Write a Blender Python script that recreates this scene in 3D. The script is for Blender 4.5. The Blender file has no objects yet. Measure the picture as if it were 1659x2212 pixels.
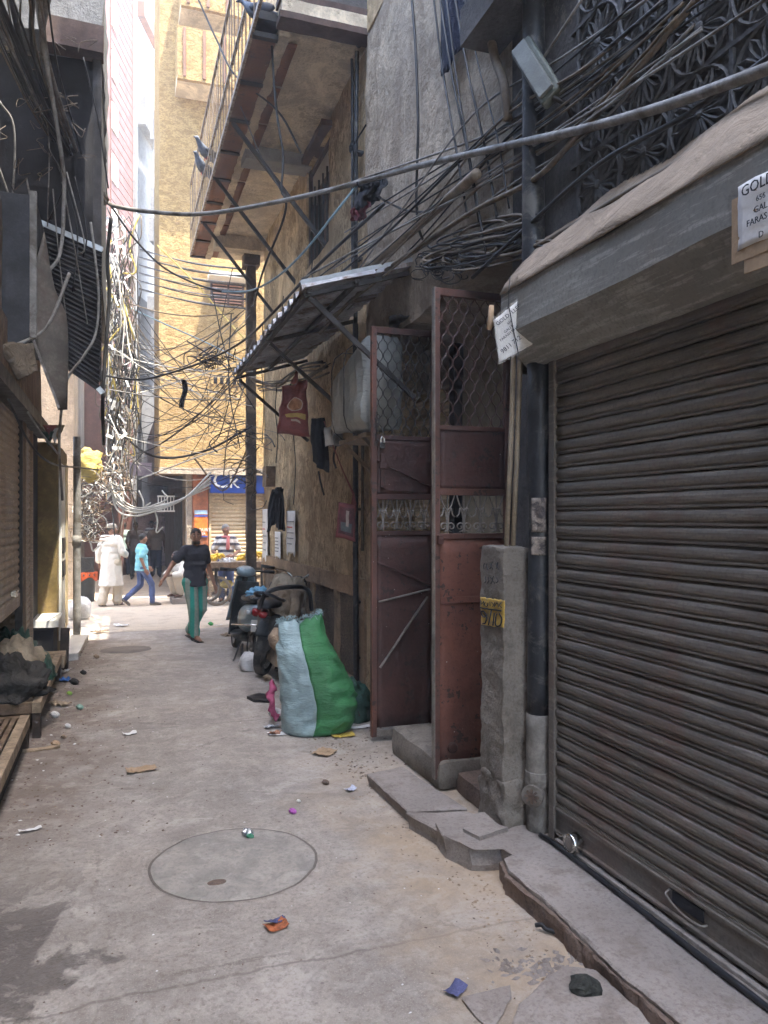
import bpy, bmesh, math, random
from mathutils import Vector, Matrix, noise
random.seed(7)
R = math.radians
SC = bpy.context.scene
COL = SC.collection
# ---------------------------------------------------------------- camera
# The lane runs along +Y; the camera stands 0.9 m from the shop fronts on its west side and looks 19 degrees east of the lane.
TH = R(19.03); CT, ST = math.cos(TH), math.sin(TH)
H = 1.8; F = 1661.0; U0 = 829.5; V0 = 1120.0
cam = bpy.data.cameras.new('camera'); co = bpy.data.objects.new('camera', cam); COL.objects.link(co)
co.location = (0, 0, H); co.rotation_euler = (R(90), 0, -TH)
cam.sensor_fit = 'HORIZONTAL'; cam.sensor_width = 36; cam.lens = 36 * F / 1659
cam.shift_y = 14 / 1659; cam.clip_start = .05; cam.clip_end = 2000
SC.camera = co
# ---------------------------------------------------------------- sky and sun
SUN_AZ = Vector((.60, -.80)); SUN_EL = R(72)
w = bpy.data.worlds.new('World'); SC.world = w; w.use_nodes = True
nt = w.node_tree; nt.nodes.clear()
sky = nt.nodes.new('ShaderNodeTexSky'); sky.sky_type = 'NISHITA'; sky.sun_disc = False
sky.sun_elevation = SUN_EL; sky.sun_rotation = math.atan2(SUN_AZ.x, SUN_AZ.y)
sky.air_density = 1.3; sky.dust_density = 2.5; sky.ozone_density = 1.0
bg = nt.nodes.new('ShaderNodeBackground'); bg.inputs['Strength'].default_value = .15
wo = nt.nodes.new('ShaderNodeOutputWorld')
nt.links.new(sky.outputs[0], bg.inputs[0]); nt.links.new(bg.outputs[0], wo.inputs[0])
sl = bpy.data.lights.new('sun', 'SUN'); sl.energy = 2.0; sl.angle = R(.53); sl.color = (1, .93, .80)
so = bpy.data.objects.new('sun', sl); COL.objects.link(so)
sd = Vector((SUN_AZ.x * math.cos(SUN_EL), SUN_AZ.y * math.cos(SUN_EL), math.sin(SUN_EL)))
so.rotation_euler = sd.to_track_quat('Z', 'Y').to_euler(); so.location = sd * 60
vs = SC.view_settings; vs.view_transform = 'Standard'; vs.look = 'None'; vs.gamma = 1; vs.use_curve_mapping = False
vs.exposure = 3.4
SC.render.engine = 'CYCLES'
cy = SC.cycles; cy.max_bounces = 10; cy.diffuse_bounces = 5; cy.glossy_bounces = 3; cy.transmission_bounces = 6
cy.transparent_max_bounces = 8; cy.adaptive_threshold = .02; cy.use_denoising = True; cy.sample_clamp_indirect = 6; cy.caustics_reflective = False; cy.caustics_refractive = False

# ---------------------------------------------------------------- picture-to-place helpers: where a sight line meets a real surface
def ray(u, v):
    c = (u - U0) / F
    return Vector((c * CT + ST, -c * ST + CT, (V0 - v) / F))
def onx(u, v, x): d = ray(u, v); return Vector((0, 0, H)) + d * (x / d.x)
def ony(u, v, y): d = ray(u, v); return Vector((0, 0, H)) + d * (y / d.y)
def onz(u, v, z=0.): d = ray(u, v); return Vector((0, 0, H)) + d * ((z - H) / d.z)
def atd(u, v, t): return Vector((0, 0, H)) + ray(u, v) * t
def V3(*a): return Vector(a)
XR = 2.27      # face of the east wall
XL = -.91      # face of the west shop fronts
# ---------------------------------------------------------------- objects
ORG = {}
def thing(name, label, cat, loc, group=None, kind=None):
    o = bpy.data.objects.new(name, None); COL.objects.link(o); o.location = loc; o.empty_display_size = .1
    ORG[o] = Vector(loc); tag(o, label, cat, group, kind); return o
def tag(o, label=None, cat=None, group=None, kind=None):
    if label: o['label'] = label
    if cat: o['category'] = cat
    if group: o['group'] = group
    if kind: o['kind'] = kind
    return o
def rand(a, b): return random.uniform(a, b)
def fbm(p, f=1., o=3):
    return noise.fractal(Vector(p) * f, .5, 2., o)
def catmull(pts, n=6):
    P = [Vector(p) for p in pts]
    if len(P) < 3 or n < 2: return P
    P = [P[0] * 2 - P[1]] + P + [P[-1] * 2 - P[-2]]; out = []
    for i in range(1, len(P) - 2):
        a, b, c, d = P[i - 1:i + 3]
        for k in range(n):
            t = k / n
            out.append(.5 * ((2 * b) + (c - a) * t + (2 * a - 5 * b + 4 * c - d) * t * t + (3 * b - a - 3 * c + d) * t ** 3))
    out.append(P[-2]); return out
class MB:
    def __init__(s): s.v = []; s.f = []
    def add(s, vs, fs):
        o = len(s.v); s.v += [Vector(p) for p in vs]; s.f += [tuple(i + o for i in f) for f in fs]; return s
    def box(s, x0, x1, y0, y1, z0, z1):
        return s.add([(x0, y0, z0), (x1, y0, z0), (x1, y1, z0), (x0, y1, z0), (x0, y0, z1), (x1, y0, z1), (x1, y1, z1), (x0, y1, z1)],
                     [(0, 3, 2, 1), (4, 5, 6, 7), (0, 1, 5, 4), (1, 2, 6, 5), (2, 3, 7, 6), (3, 0, 4, 7)])
    def bar(s, a, b, w, h, up=(0, 0, 1)):
        a = Vector(a); b = Vector(b); d = (b - a).normalized(); up = Vector(up)
        if abs(d.dot(up)) > .98: up = Vector((0, 1, 0)) if abs(d.y) < .9 else Vector((1, 0, 0))
        x = d.cross(up).normalized() * w / 2; y = x.cross(d).normalized() * h / 2
        vs = [p + sx * x + sy * y for p in (a, b) for sx, sy in ((-1, -1), (1, -1), (1, 1), (-1, 1))]
        return s.add(vs, [(0, 1, 2, 3), (7, 6, 5, 4), (0, 4, 5, 1), (1, 5, 6, 2), (2, 6, 7, 3), (3, 7, 4, 0)])
    def rings(s, rs, cap=True, closed=True):
        n = len(rs[0]); vs = [p for r in rs for p in r]; fs = []
        for i in range(len(rs) - 1):
            for j in range(n if closed else n - 1):
                k = (j + 1) % n
                fs.append((i * n + j, i * n + k, (i + 1) * n + k, (i + 1) * n + j))
        if cap:
            fs.append(tuple(range(n))[::-1]); fs.append(tuple((len(rs) - 1) * n + j for j in range(n)))
        return s.add(vs, fs)
    def tube(s, pts, r, n=6, cap=True, flat=1.):
        P = [Vector(p) for p in pts]; m = len(P)
        rr = r if isinstance(r, (list, tuple)) else [r] * m
        t0 = (P[1] - P[0]).normalized(); up = Vector((0, 0, 1)) if abs(t0.z) < .9 else Vector((1, 0, 0))
        x = t0.cross(up).normalized(); rs = []
        for i in range(m):
            t = (P[min(i + 1, m - 1)] - P[max(i - 1, 0)]).normalized()
            x = (x - t * x.dot(t))
            x = x.normalized() if x.length > 1e-6 else t.orthogonal().normalized()
            y = t.cross(x)
            rs.append([P[i] + rr[i] * (math.cos(6.28319 * k / n) * x + flat * math.sin(6.28319 * k / n) * y) for k in range(n)])
        return s.rings(rs, cap)
    def ell(s, c, r, n=12, m=8):
        c = Vector(c); rs = []
        for i in range(m + 1):
            a = math.pi * (i + .02) / (m + .04) ; z = -math.cos(a); q = math.sin(a)
            rs.append([c + Vector((r[0] * q * math.cos(6.28319 * k / n), r[1] * q * math.sin(6.28319 * k / n), r[2] * z)) for k in range(n)])
        return s.rings(rs)
    def caps(s, a, b, ra, rb, n=10):
        a = Vector(a); b = Vector(b); d = b - a; L = d.length
        d = d / L if L > 1e-6 else Vector((0, 0, 1)); x = d.orthogonal().normalized(); y = d.cross(x); rs = []
        for i in range(4):
            q = math.pi / 2 * (i + .05) / 4; rs.append((a - d * ra * math.cos(q), ra * math.sin(q)))
        rs.append((a, ra)); rs.append((b, rb))
        for i in range(3, -1, -1):
            q = math.pi / 2 * (i + .05) / 4; rs.append((b + d * rb * math.cos(q), rb * math.sin(q)))
        return s.rings([[c + r * (math.cos(6.28319 * k / n) * x + math.sin(6.28319 * k / n) * y) for k in range(n)] for c, r in rs])
    def chain(s, pts, rs, n=10):
        for i in range(len(pts) - 1): s.caps(pts[i], pts[i + 1], rs[i], rs[i + 1], n)
        return s
    def rbox(s, x0, x1, y0, y1, z0, z1, step=.05, amp=.006, fr=9., off=0., rnd=.0):
        """a box of rough masonry: finely divided, its faces pushed about"""
        c = Vector(((x0 + x1) / 2, (y0 + y1) / 2, (z0 + z1) / 2)); h = Vector(((x1 - x0) / 2, (y1 - y0) / 2, (z1 - z0) / 2))
        def dv(p):
            q = p - c
            if rnd:   # round the edges
                e = [max(0, abs(q[i]) - (h[i] - rnd)) for i in range(3)]; L = math.sqrt(sum(k * k for k in e))
                if L > rnd:
                    for i in range(3):
                        if e[i] > 0: q[i] = math.copysign(h[i] - rnd + e[i] * rnd / L, q[i])
            p = c + q
            return p + Vector(noise.turbulence_vector(p * fr + Vector((off, 0, 0)), 3, False)) * amp
        def face(o, a, b):
            na = max(1, int(a.length / step + .5)); nb = max(1, int(b.length / step + .5))
            s.add([dv(o + a * (i / na) + b * (j / nb)) for i in range(na + 1) for j in range(nb + 1)],
                  [(i * (nb + 1) + j, (i + 1) * (nb + 1) + j, (i + 1) * (nb + 1) + j + 1, i * (nb + 1) + j + 1) for i in range(na) for j in range(nb)])
        X, Y, Z = Vector((x1 - x0, 0, 0)), Vector((0, y1 - y0, 0)), Vector((0, 0, z1 - z0)); o = Vector((x0, y0, z0))
        face(o, Y, X); face(o + Z, X, Y); face(o, X, Z); face(o + Y, Z, X); face(o, Z, Y); face(o + X, Y, Z)
        return s
    def sheet(s, fn, nu, nv, th=0.):
        """a curved sheet fn(a, b) with real thickness"""
        g = [[Vector(fn(i / nu, j / nv)) for j in range(nv + 1)] for i in range(nu + 1)]
        vs = [p for r in g for p in r]; m = nv + 1
        fs = [(i * m + j, (i + 1) * m + j, (i + 1) * m + j + 1, i * m + j + 1) for i in range(nu) for j in range(nv)]
        if not th: return s.add(vs, fs)
        nr = []
        for i in range(nu + 1):
            for j in range(nv + 1):
                du = g[min(i + 1, nu)][j] - g[max(i - 1, 0)][j]; dv = g[i][min(j + 1, nv)] - g[i][max(j - 1, 0)]
                c = du.cross(dv); nr.append(c.normalized() if c.length > 1e-9 else Vector((0, 0, 1)))
        N = len(vs); vs = vs + [p - k * th for p, k in zip(vs, nr)]; fs += [tuple(i + N for i in f)[::-1] for f in fs]
        bd = [i * m for i in range(nu + 1)] + [nu * m + j for j in range(1, m)] + [i * m + nv for i in range(nu - 1, -1, -1)] + [j for j in range(nv - 1, 0, -1)]
        for i in range(len(bd)):
            a, b = bd[i], bd[(i + 1) % len(bd)]; fs.append((b, a, a + N, b + N))
        return s.add(vs, fs)
    def xf(s, M):
        s.v = [M @ p for p in s.v]; return s
    def wob(s, amp, fr, oct=3):
        s.v = [p + Vector(noise.turbulence_vector(p * fr, oct, False)) * amp for p in s.v]; return s
    def build(s, name, mat, parent=None, smooth=False, label=None, cat=None, group=None, kind=None, bevel=0, weld=0, mods=()):
        if parent is not None: org = ORG[parent]
        else:
            lo = [min(p[i] for p in s.v) for i in range(3)]; hi = [max(p[i] for p in s.v) for i in range(3)]
            org = Vector(((lo[0] + hi[0]) / 2, (lo[1] + hi[1]) / 2, lo[2]))
        me = bpy.data.meshes.new(name); me.from_pydata([p - org for p in s.v], [], s.f); me.update()
        if weld:
            bm = bmesh.new(); bm.from_mesh(me); bmesh.ops.remove_doubles(bm, verts=bm.verts, dist=weld)
            bmesh.ops.recalc_face_normals(bm, faces=bm.faces); bm.to_mesh(me); bm.free()
        if smooth:
            me.polygons.foreach_set('use_smooth', [True] * len(me.polygons))
        for m in (mat if isinstance(mat, (list, tuple)) else [mat]): me.materials.append(m)
        o = bpy.data.objects.new(name, me); COL.objects.link(o)
        if parent is not None: o.parent = parent; ORG[o] = org
        else: o.location = org; ORG[o] = org
        tag(o, label, cat, group, kind)
        if bevel:
            b = o.modifiers.new('bevel', 'BEVEL'); b.width = bevel; b.segments = 2; b.limit_method = 'ANGLE'
        for t, kw in mods:
            m = o.modifiers.new(t.lower(), t)
            for k, q in kw.items(): setattr(m, k, q)
        return o
def piece(name, mesh, parent, loc=(0, 0, 0), rot=(0, 0, 0), scale=(1, 1, 1)):
    """one more piece of a kind: shares the mesh; loc is in world space"""
    o = bpy.data.objects.new(name, mesh); COL.objects.link(o); o.parent = parent; ORG[o] = ORG[parent]
    o.location = Vector(loc) - ORG[parent]; o.rotation_euler = rot; o.scale = scale; return o
def mesh_of(mb, name, mat, smooth=False):
    me = bpy.data.meshes.new(name); me.from_pydata(mb.v, [], mb.f); me.update(); me.materials.append(mat)
    if smooth: me.polygons.foreach_set('use_smooth', [True] * len(me.polygons))
    return me
def letters(txt, mat, parent, loc, rot, size, ext=.0008, sx=1., name='lettering', align='LEFT', shear=0.):
    cu = bpy.data.curves.new(name, 'FONT'); cu.body = txt; cu.size = size; cu.extrude = ext; cu.align_x = align; cu.shear = shear; cu.resolution_u = 2
    tmp = bpy.data.objects.new('tmp', cu); COL.objects.link(tmp); bpy.context.view_layer.update()
    me = bpy.data.meshes.new_from_object(tmp.evaluated_get(bpy.context.evaluated_depsgraph_get())); bpy.data.objects.remove(tmp); me.name = name
    me.materials.clear(); me.materials.append(mat); o = bpy.data.objects.new(name, me); COL.objects.link(o); o.parent = parent
    o.location = Vector(loc) - ORG[parent]; o.rotation_euler = rot; o.scale = (sx, 1, 1); ORG[o] = ORG[parent]; return o
# ---------------------------------------------------------------- materials (all procedural, in world space)
def newmat(name):
    m = bpy.data.materials.new(name); m.use_nodes = True; t = m.node_tree; t.nodes.clear()
    o = t.nodes.new('ShaderNodeOutputMaterial'); b = t.nodes.new('ShaderNodeBsdfPrincipled'); t.links.new(b.outputs[0], o.inputs[0])
    return m, t, b
class NT:
    """short hand for wiring a material"""
    def __init__(s, name):
        s.m, s.t, s.b = newmat(name); s.pos = s.n('NewGeometry').outputs['Position']
    def n(s, k): return s.t.nodes.new('ShaderNode' + k)
    def l(s, a, b): s.t.links.new(a, b)
    def set(s, sock, v):
        if hasattr(v, 'is_output'): s.l(v, sock)
        elif isinstance(v, (tuple, list)) and len(v) == 3 and sock.type == 'RGBA': sock.default_value = (*v, 1)
        else: sock.default_value = v
    def map(s, scale=(1, 1, 1), rot=(0, 0, 0), loc=(0, 0, 0)):
        k = s.n('Mapping'); s.l(s.pos, k.inputs[0]); k.inputs['Scale'].default_value = scale; k.inputs['Rotation'].default_value = rot; k.inputs['Location'].default_value = loc
        return k.outputs[0]
    def noise(s, scale=5., detail=4., rough=.6, vec=None, dist=0.):
        k = s.n('TexNoise'); s.l(vec or s.pos, k.inputs['Vector']); k.inputs['Scale'].default_value = scale
        k.inputs['Detail'].default_value = detail; k.inputs['Roughness'].default_value = rough; k.inputs['Distortion'].default_value = dist
        g = s.n('Math'); g.operation = 'MULTIPLY_ADD'; s.l(k.outputs['Fac'], g.inputs[0]); g.inputs[1].default_value = 1.65; g.inputs[2].default_value = -.325; return g.outputs[0]
    def vor(s, scale=5., vec=None, feat='F1', out='Distance'):
        k = s.n('TexVoronoi'); s.l(vec or s.pos, k.inputs['Vector']); k.inputs['Scale'].default_value = scale; k.feature = feat
        return k.outputs[out]
    def ramp(s, x, a, b, c0=0., c1=1.):
        k = s.n('MapRange'); s.l(x, k.inputs[0]); k.inputs[1].default_value = a; k.inputs[2].default_value = b; k.inputs[3].default_value = c0; k.inputs[4].default_value = c1
        return k.outputs[0]
    def math(s, op, a, b=0.):
        k = s.n('Math'); k.operation = op; s.set(k.inputs[0], a); s.set(k.inputs[1], b); return k.outputs[0]
    def mix(s, f, a, b, mode='MIX'):
        k = s.n('Mix'); k.data_type = 'RGBA'; k.blend_type = mode; s.set(k.inputs[0], f); s.set(k.inputs[6], a); s.set(k.inputs[7], b); return k.outputs[2]
    def xyz(s, i):
        k = s.n('SeparateXYZ'); s.l(s.pos, k.inputs[0]); return k.outputs[i]
    def bump(s, h, strength=.3, dist=.01):
        k = s.n('Bump'); s.l(h, k.inputs['Height']); k.inputs['Strength'].default_value = strength; k.inputs['Distance'].default_value = dist
        s.l(k.outputs[0], s.b.inputs['Normal'])
    def out(s, col, rough=.8, metal=0., spec=.4):
        s.set(s.b.inputs['Base Color'], col); s.set(s.b.inputs['Roughness'], rough); s.set(s.b.inputs['Metallic'], metal); s.b.inputs['Specular IOR Level'].default_value = spec
        return s.m
def mul(c, k): return tuple(min(1, x * k) for x in c)
_mc = {}
def plain(name, c, rough=.7, metal=0., var=.35, scale=6., bump=.15, bs=60., spec=.35, dirt=None, dirt_amt=.5, dscale=3.):
    """a used surface of one colour: two sizes of mottling, optional dirt, fine relief"""
    if name in _mc: return _mc[name]
    s = NT(name); a = s.noise(scale, 5, .65); b = s.noise(scale * 9, 3, .6)
    col = s.mix(s.ramp(a, .3, .7), mul(c, 1 - var), mul(c, 1 + var * .6))
    col = s.mix(s.ramp(b, .35, .7, 0, .5), col, mul(c, 1 - var))
    if dirt:
        d = s.noise(dscale, 6, .7, dist=.6); col = s.mix(s.ramp(d, .62 - dirt_amt * .25, .75 - dirt_amt * .1), col, dirt)
    if bump: s.bump(s.noise(bs, 4, .6), bump, .01)
    _mc[name] = s.out(col, s.ramp(a, .2, .8, min(1, rough + .08), max(.05, rough - .1)), metal, spec); return _mc[name]
def plaster(name, c, c2, stain, patch=None, patch_at=.62, streak=.5, bump=.5, bs=14., pits=False):
    s = NT(name); big = s.noise(.9, 6, .62, dist=.4); mid = s.noise(5, 6, .7); fine = s.noise(45, 4, .6)
    col = s.mix(s.ramp(big, .35, .65), c, c2)
    st = s.noise(4.5, 5, .7, vec=s.map((1, 1, .14)))
    col = s.mix(s.math('MULTIPLY', s.ramp(st, .5, .72), streak), col, stain)
    col = s.mix(s.ramp(mid, .55, .75, 0, .45), col, stain)
    hgt = s.math('ADD', s.math('MULTIPLY', s.noise(bs, 6, .7), 1.), s.math('MULTIPLY', fine, .25))
    if patch:
        pn = s.math('ADD', s.math('MULTIPLY', s.noise(2.4, 7, .68, dist=.5), .75), s.math('MULTIPLY', s.noise(16, 4, .7), .25))
        pf = s.ramp(pn, patch_at, patch_at + .03); col = s.mix(pf, col, patch)
        hgt = s.math('SUBTRACT', hgt, s.math('MULTIPLY', pf, .5))
    col = s.mix(s.ramp(fine, .45, .7, 0, .45), col, mul(c, .5))
    bl = s.noise(1.7, 8, .72, dist=.8); col = s.mix(s.ramp(bl, .5, .66, 0, .7), col, mul(c2, .62)); col = s.mix(s.ramp(bl, .42, .3, 0, .55), col, mul(c, 1.25))
    if pits:
        pv = s.noise(26, 5, .7, vec=s.map((1, 1, .55))); pf2 = s.math('MULTIPLY', s.ramp(pv, .56, .62), s.ramp(s.noise(1.1, 4, .6), .42, .55)); col = s.mix(pf2, col, mul(stain, .8)); hgt = s.math('SUBTRACT', hgt, s.math('MULTIPLY', pf2, .8))
    s.bump(hgt, bump, .04)
    return s.out(col, .92, 0, .2)
C_CREAM = plaster('cream_plaster', (.64, .49, .30), (.56, .42, .255), (.30, .21, .125), (.38, .26, .15), .57, .7, .8, pits=True)
C_CEIL = plaster('soffit_plaster', (.74, .64, .49), (.66, .56, .43), (.36, .27, .18), (.50, .42, .31), .61, .2, .8, 9)
C_DADO = plaster('dado_plaster', (.40, .275, .17), (.33, .23, .145), (.16, .11, .075), (.24, .165, .105), .58, .3, .5)
def _rough():
    s = NT('rough_cast'); v = s.vor(48, feat='F1'); n = s.noise(3, 5, .7); f = s.noise(70, 3, .6)
    col = s.mix(s.ramp(n, .3, .7), (.20, .145, .10), (.31, .225, .15)); col = s.mix(s.ramp(f, .35, .7, 0, .7), col, (.07, .05, .038))
    s.bump(s.math('ADD', v, f), .9, .03); return s.out(col, .95, 0, .15)
C_ROUGH = _rough()
def _facade():
    s = NT('yellow_facade'); a = s.noise(5., 6, .75, vec=s.map((1, 1, 2.2)), dist=.5); b = s.noise(22, 4, .7, vec=s.map((1, 1, 1.8))); g = s.noise(.7, 4, .6)
    col = s.mix(s.ramp(g, .3, .7), (.50, .355, .165), (.43, .30, .14)); col = s.mix(s.ramp(a, .48, .60, 0, .7), col, (.26, .165, .07)); col = s.mix(s.ramp(b, .5, .64, 0, .65), col, (.20, .125, .05))
    st = s.noise(2.5, 5, .7, vec=s.map((1, 1, .12))); col = s.mix(s.ramp(st, .55, .75, 0, .5), col, (.28, .18, .08))
    s.bump(s.math('ADD', a, s.math('MULTIPLY', b, .6)), .75, .06); return s.out(col, .93, 0, .15)
C_FACADE = _facade()
def _ground():
    s = NT('lane_concrete'); big = s.noise(.55, 5, .62, dist=.5); mid = s.noise(2.6, 7, .7, dist=.3); fine = s.noise(42, 5, .65); pep = s.noise(150, 3, .7)
    col = s.mix(s.ramp(big, .36, .64), (.352, .308, .264), (.282, .252, .224))
    col = s.mix(s.ramp(mid, .52, .72, 0, .55), col, (.195, .17, .148))
    col = s.mix(s.ramp(mid, .42, .30, 0, .6), col, (.45, .41, .37))
    pt = s.noise(1.15, 8, .75, dist=1.1); col = s.mix(s.ramp(pt, .53, .60, 0, .38), col, (.20, .175, .155)); col = s.mix(s.ramp(pt, .43, .37, 0, .35), col, (.44, .40, .36))
    ck = s.vor(.55, vec=s.map((1, 1, 1), loc=(0, 0, 0)), feat='DISTANCE_TO_EDGE'); ckn = s.math('ADD', ck, s.math('MULTIPLY', s.math('SUBTRACT', s.noise(6, 4, .7), .5), .05)); cf = s.math('MULTIPLY', s.ramp(ckn, .005, .001, 0, .45), s.ramp(s.noise(.9, 2), .5, .56)); col = s.mix(cf, col, (.10, .085, .07))
    col = s.mix(s.ramp(fine, .5, .74, 0, .55), col, (.17, .14, .115)); col = s.mix(s.ramp(pep, .62, .72, 0, .5), col, (.50, .45, .39))
    spk = s.ramp(s.vor(9.), .05, .085, 1, 0); spk2 = s.math('MULTIPLY', spk, s.ramp(s.noise(3.1, 2), .5, .58)); col = s.mix(s.math('MULTIPLY', spk2, .6), col, (.10, .08, .07))
    y = s.xyz(1); x = s.xyz(0)
    for jy in (6.9, 9.6, 3.05):
        jd = s.math('ABSOLUTE', s.math('ADD', s.math('SUBTRACT', y, jy), s.math('MULTIPLY', s.math('SUBTRACT', s.noise(2.2, 4, .6), .5), .10))); col = s.mix(s.ramp(jd, .004, .012, .55, 0), col, (.12, .10, .085))
    # sandy dust drifted against the east kerb
    w = s.math('ADD', x, s.math('MULTIPLY', s.math('SUBTRACT', s.noise(1.8, 5, .6), .5), 1.6))
    sand = s.math('MULTIPLY', s.ramp(w, 1.05, 1.75, 0, .75), s.ramp(y, 6.5, 4.0)); col = s.mix(sand, col, (.40, .30, .20))
    # earth swept along the west side
    ww = s.math('ADD', x, s.math('MULTIPLY', s.math('SUBTRACT', s.noise(2.3, 6, .65), .5), 1.3))
    col = s.mix(s.math('MULTIPLY', s.ramp(ww, .05, -.55, 0, .75), s.ramp(y, 4.4, 5.4)), col, (.15, .11, .085))
    # wet patches by the west wall near the viewer
    wet = s.noise(2.2, 6, .6, dist=.4, vec=s.map((1, .7, 1), loc=(3.3, 1.2, 0)))
    wx = s.math('ADD', wet, s.ramp(x, .30, -.45, -.28, .20)); wf = s.math('MULTIPLY', s.ramp(wx, .56, .60), s.ramp(y, 4.6, 3.7))
    col = s.mix(s.math('MULTIPLY', wf, .75), col, (.075, .062, .055))
    hgt = s.math('ADD', s.math('MULTIPLY', fine, .6), s.math('MULTIPLY', mid, .8)); md2 = s.noise(9, 7, .75, dist=.4); col = s.mix(s.ramp(md2, .5, .68, 0, .3), col, (.205, .178, .152)); col = s.mix(s.ramp(md2, .46, .32, 0, .35), col, (.44, .395, .34))
    s.bump(hgt, .5, .025)
    return s.out(col, s.ramp(wf, 0, 1, .86, .5), 0, .3)
C_GROUND = _ground()
def _road():
    s = NT('street_concrete'); big = s.noise(.5, 5, .6); mid = s.noise(3, 6, .7); fine = s.noise(40, 4, .6)
    col = s.mix(s.ramp(big, .35, .65), (.52, .43, .33), (.46, .385, .30)); col = s.mix(s.ramp(mid, .5, .75, 0, .5), col, (.26, .21, .16)); col = s.mix(s.ramp(fine, .5, .75, 0, .4), col, (.2, .17, .14))
    s.bump(fine, .3, .02); return s.out(col, .9, 0, .25)
C_ROAD = _road()
def _stone(name, c, d):
    s = NT(name); big = s.noise(1.7, 5, .6); mid = s.noise(7, 6, .7); fine = s.noise(60, 4, .6)
    col = s.mix(s.ramp(big, .35, .65), c, mul(c, .78)); col = s.mix(s.ramp(mid, .5, .72, 0, .7), col, d); col = s.mix(s.ramp(fine, .5, .75, 0, .4), col, mul(d, .7))
    s.bump(s.math('ADD', mid, s.math('MULTIPLY', fine, .5)), .5, .02); return s.out(col, .9, 0, .25)
C_STEP = _stone('worn_step_stone', (.315, .272, .24), (.185, .15, .125))
C_KERB = _stone('broken_kerb_face', (.19, .135, .105), (.075, .055, .045))
C_CONC = _stone('raw_concrete', (.23, .20, .165), (.12, .10, .08))
C_CONC2 = _stone('grey_concrete', (.34, .34, .34), (.20, .20, .20))
def _shutter(name, c, d, r=.55, met=.0):
    s = NT(name); st = s.noise(3, 5, .65, vec=s.map((1, 1, .25))); g = s.noise(1.1, 5, .6); f = s.noise(60, 4, .6); h = s.noise(9, 5, .7, vec=s.map((1, .35, 5)))
    col = s.mix(s.ramp(g, .35, .65), c, mul(c, .72)); col = s.mix(s.ramp(st, .5, .72, 0, .6), col, d); col = s.mix(s.ramp(h, .52, .7, 0, .7), col, mul(c, 1.5))
    col = s.mix(s.ramp(f, .5, .72, 0, .5), col, mul(c, .5))
    s.bump(f, .12, .01); return s.out(col, s.ramp(st, .3, .7, r + .15, r - .08), met, .4)
C_SHUT = _shutter('dusty_steel_shutter', (.150, .128, .106), (.13, .075, .055), .5)
C_SHUT2 = _shutter('brown_steel_shutter', (.30, .215, .15), (.15, .10, .07), .5)
C_SHUT3 = _shutter('cream_shutter', (.52, .40, .25), (.36, .26, .15), .6)
C_SHUT4 = _shutter('beige_louvre', (.60, .48, .32), (.42, .31, .19), .7)
C_HOOD = _shutter('galvanised_hood', (.24, .23, .205), (.16, .14, .115), .6)
def _redpaint(name, c, rust, chip=(.035, .022, .018)):
    s = NT(name); g = s.noise(1.6, 6, .62, dist=.3); f = s.noise(38, 4, .65); p = s.math('ADD', s.math('MULTIPLY', s.noise(7, 6, .7), .6), s.math('MULTIPLY', s.noise(30, 4, .6), .4))
    col = s.mix(s.ramp(g, .35, .65), c, mul(c, .6)); col = s.mix(s.ramp(g, .55, .72, 0, .6), col, rust); col = s.mix(s.ramp(p, .60, .63, 0, .9), col, chip)
    sp = s.ramp(s.vor(16), .05, .075, 1, 0); col = s.mix(s.math('MULTIPLY', sp, s.ramp(s.noise(6, 2), .55, .6)), col, (.45, .40, .36)); col = s.mix(s.ramp(f, .55, .75, 0, .35), col, mul(c, .4))
    s.bump(s.math('SUBTRACT', f, s.ramp(p, .6, .63)), .25, .01); return s.out(col, .62, 0, .4)
C_RED = _redpaint('red_oxide_paint', (.185, .070, .045), (.11, .05, .035))
C_REDD = _redpaint('dark_red_oxide_paint', (.085, .036, .028), (.055, .028, .023))
C_RUST = _redpaint('rusty_balcony_sheet', (.24, .105, .055), (.16, .075, .045), (.08, .045, .032))
C_DMETAL = plain('dark_steel', (.045, .04, .038), .6, .3, .4, 8)
C_GREYMETAL = plain('worn_bare_steel', (.30, .27, .24), .45, .6, .35, 10)
C_TIN = plain('corrugated_tin', (.42, .43, .46), .45, .1, .4, 4, .15, 40, dirt=(.11, .07, .045), dirt_amt=.5)
C_TINL = plain('bare_tin_edge', (.42, .44, .45), .4, .5, .25, 8)
C_TIND = plain('dark_tin', (.035, .036, .042), .6, .2, .4, 5)
C_BLACK = plain('black_plastic', (.016, .016, .018), .45, 0, .4, 9, .1)
C_CABLE = plain('black_cable_sheath', (.022, .021, .022), .5, 0, .4, 5, 0)
C_CABLEG = plain('grey_cable_sheath', (.24, .23, .215), .6, 0, .35, 7, .1, dirt=(.09, .075, .06))
C_CABLEB = plain('brown_dusty_cable', (.16, .125, .09), .7, 0, .4, 7, .1)
C_CABLEW = plain('white_cable_sheath', (.62, .60, .55), .55, 0, .25, 6, 0)
C_CABLEY = plain('yellow_cable_sheath', (.55, .42, .10), .6, 0, .25, 6, 0)
C_CABLEC = plain('pale_blue_cable_sheath', (.24, .36, .42), .5, 0, .2, 6, 0)
C_CABLEO = plain('orange_cable_sheath', (.55, .16, .05), .6, 0, .2, 6, 0)
C_PIPEB = plain('black_painted_pipe', (.026, .028, .033), .5, 0, .5, 6, .1, dirt=(.10, .095, .085), dirt_amt=.3, dscale=7)
C_PIPEG = plain('grey_pipe', (.20, .18, .155), .65, 0, .4, 6, .12, dirt=(.09, .07, .055))
C_PIPEC = plain('beige_conduit', (.27, .215, .15), .6, 0, .3, 9, .05)
C_WOOD = plain('weathered_wood', (.20, .135, .085), .85, 0, .45, 9, .3, 50)
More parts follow.
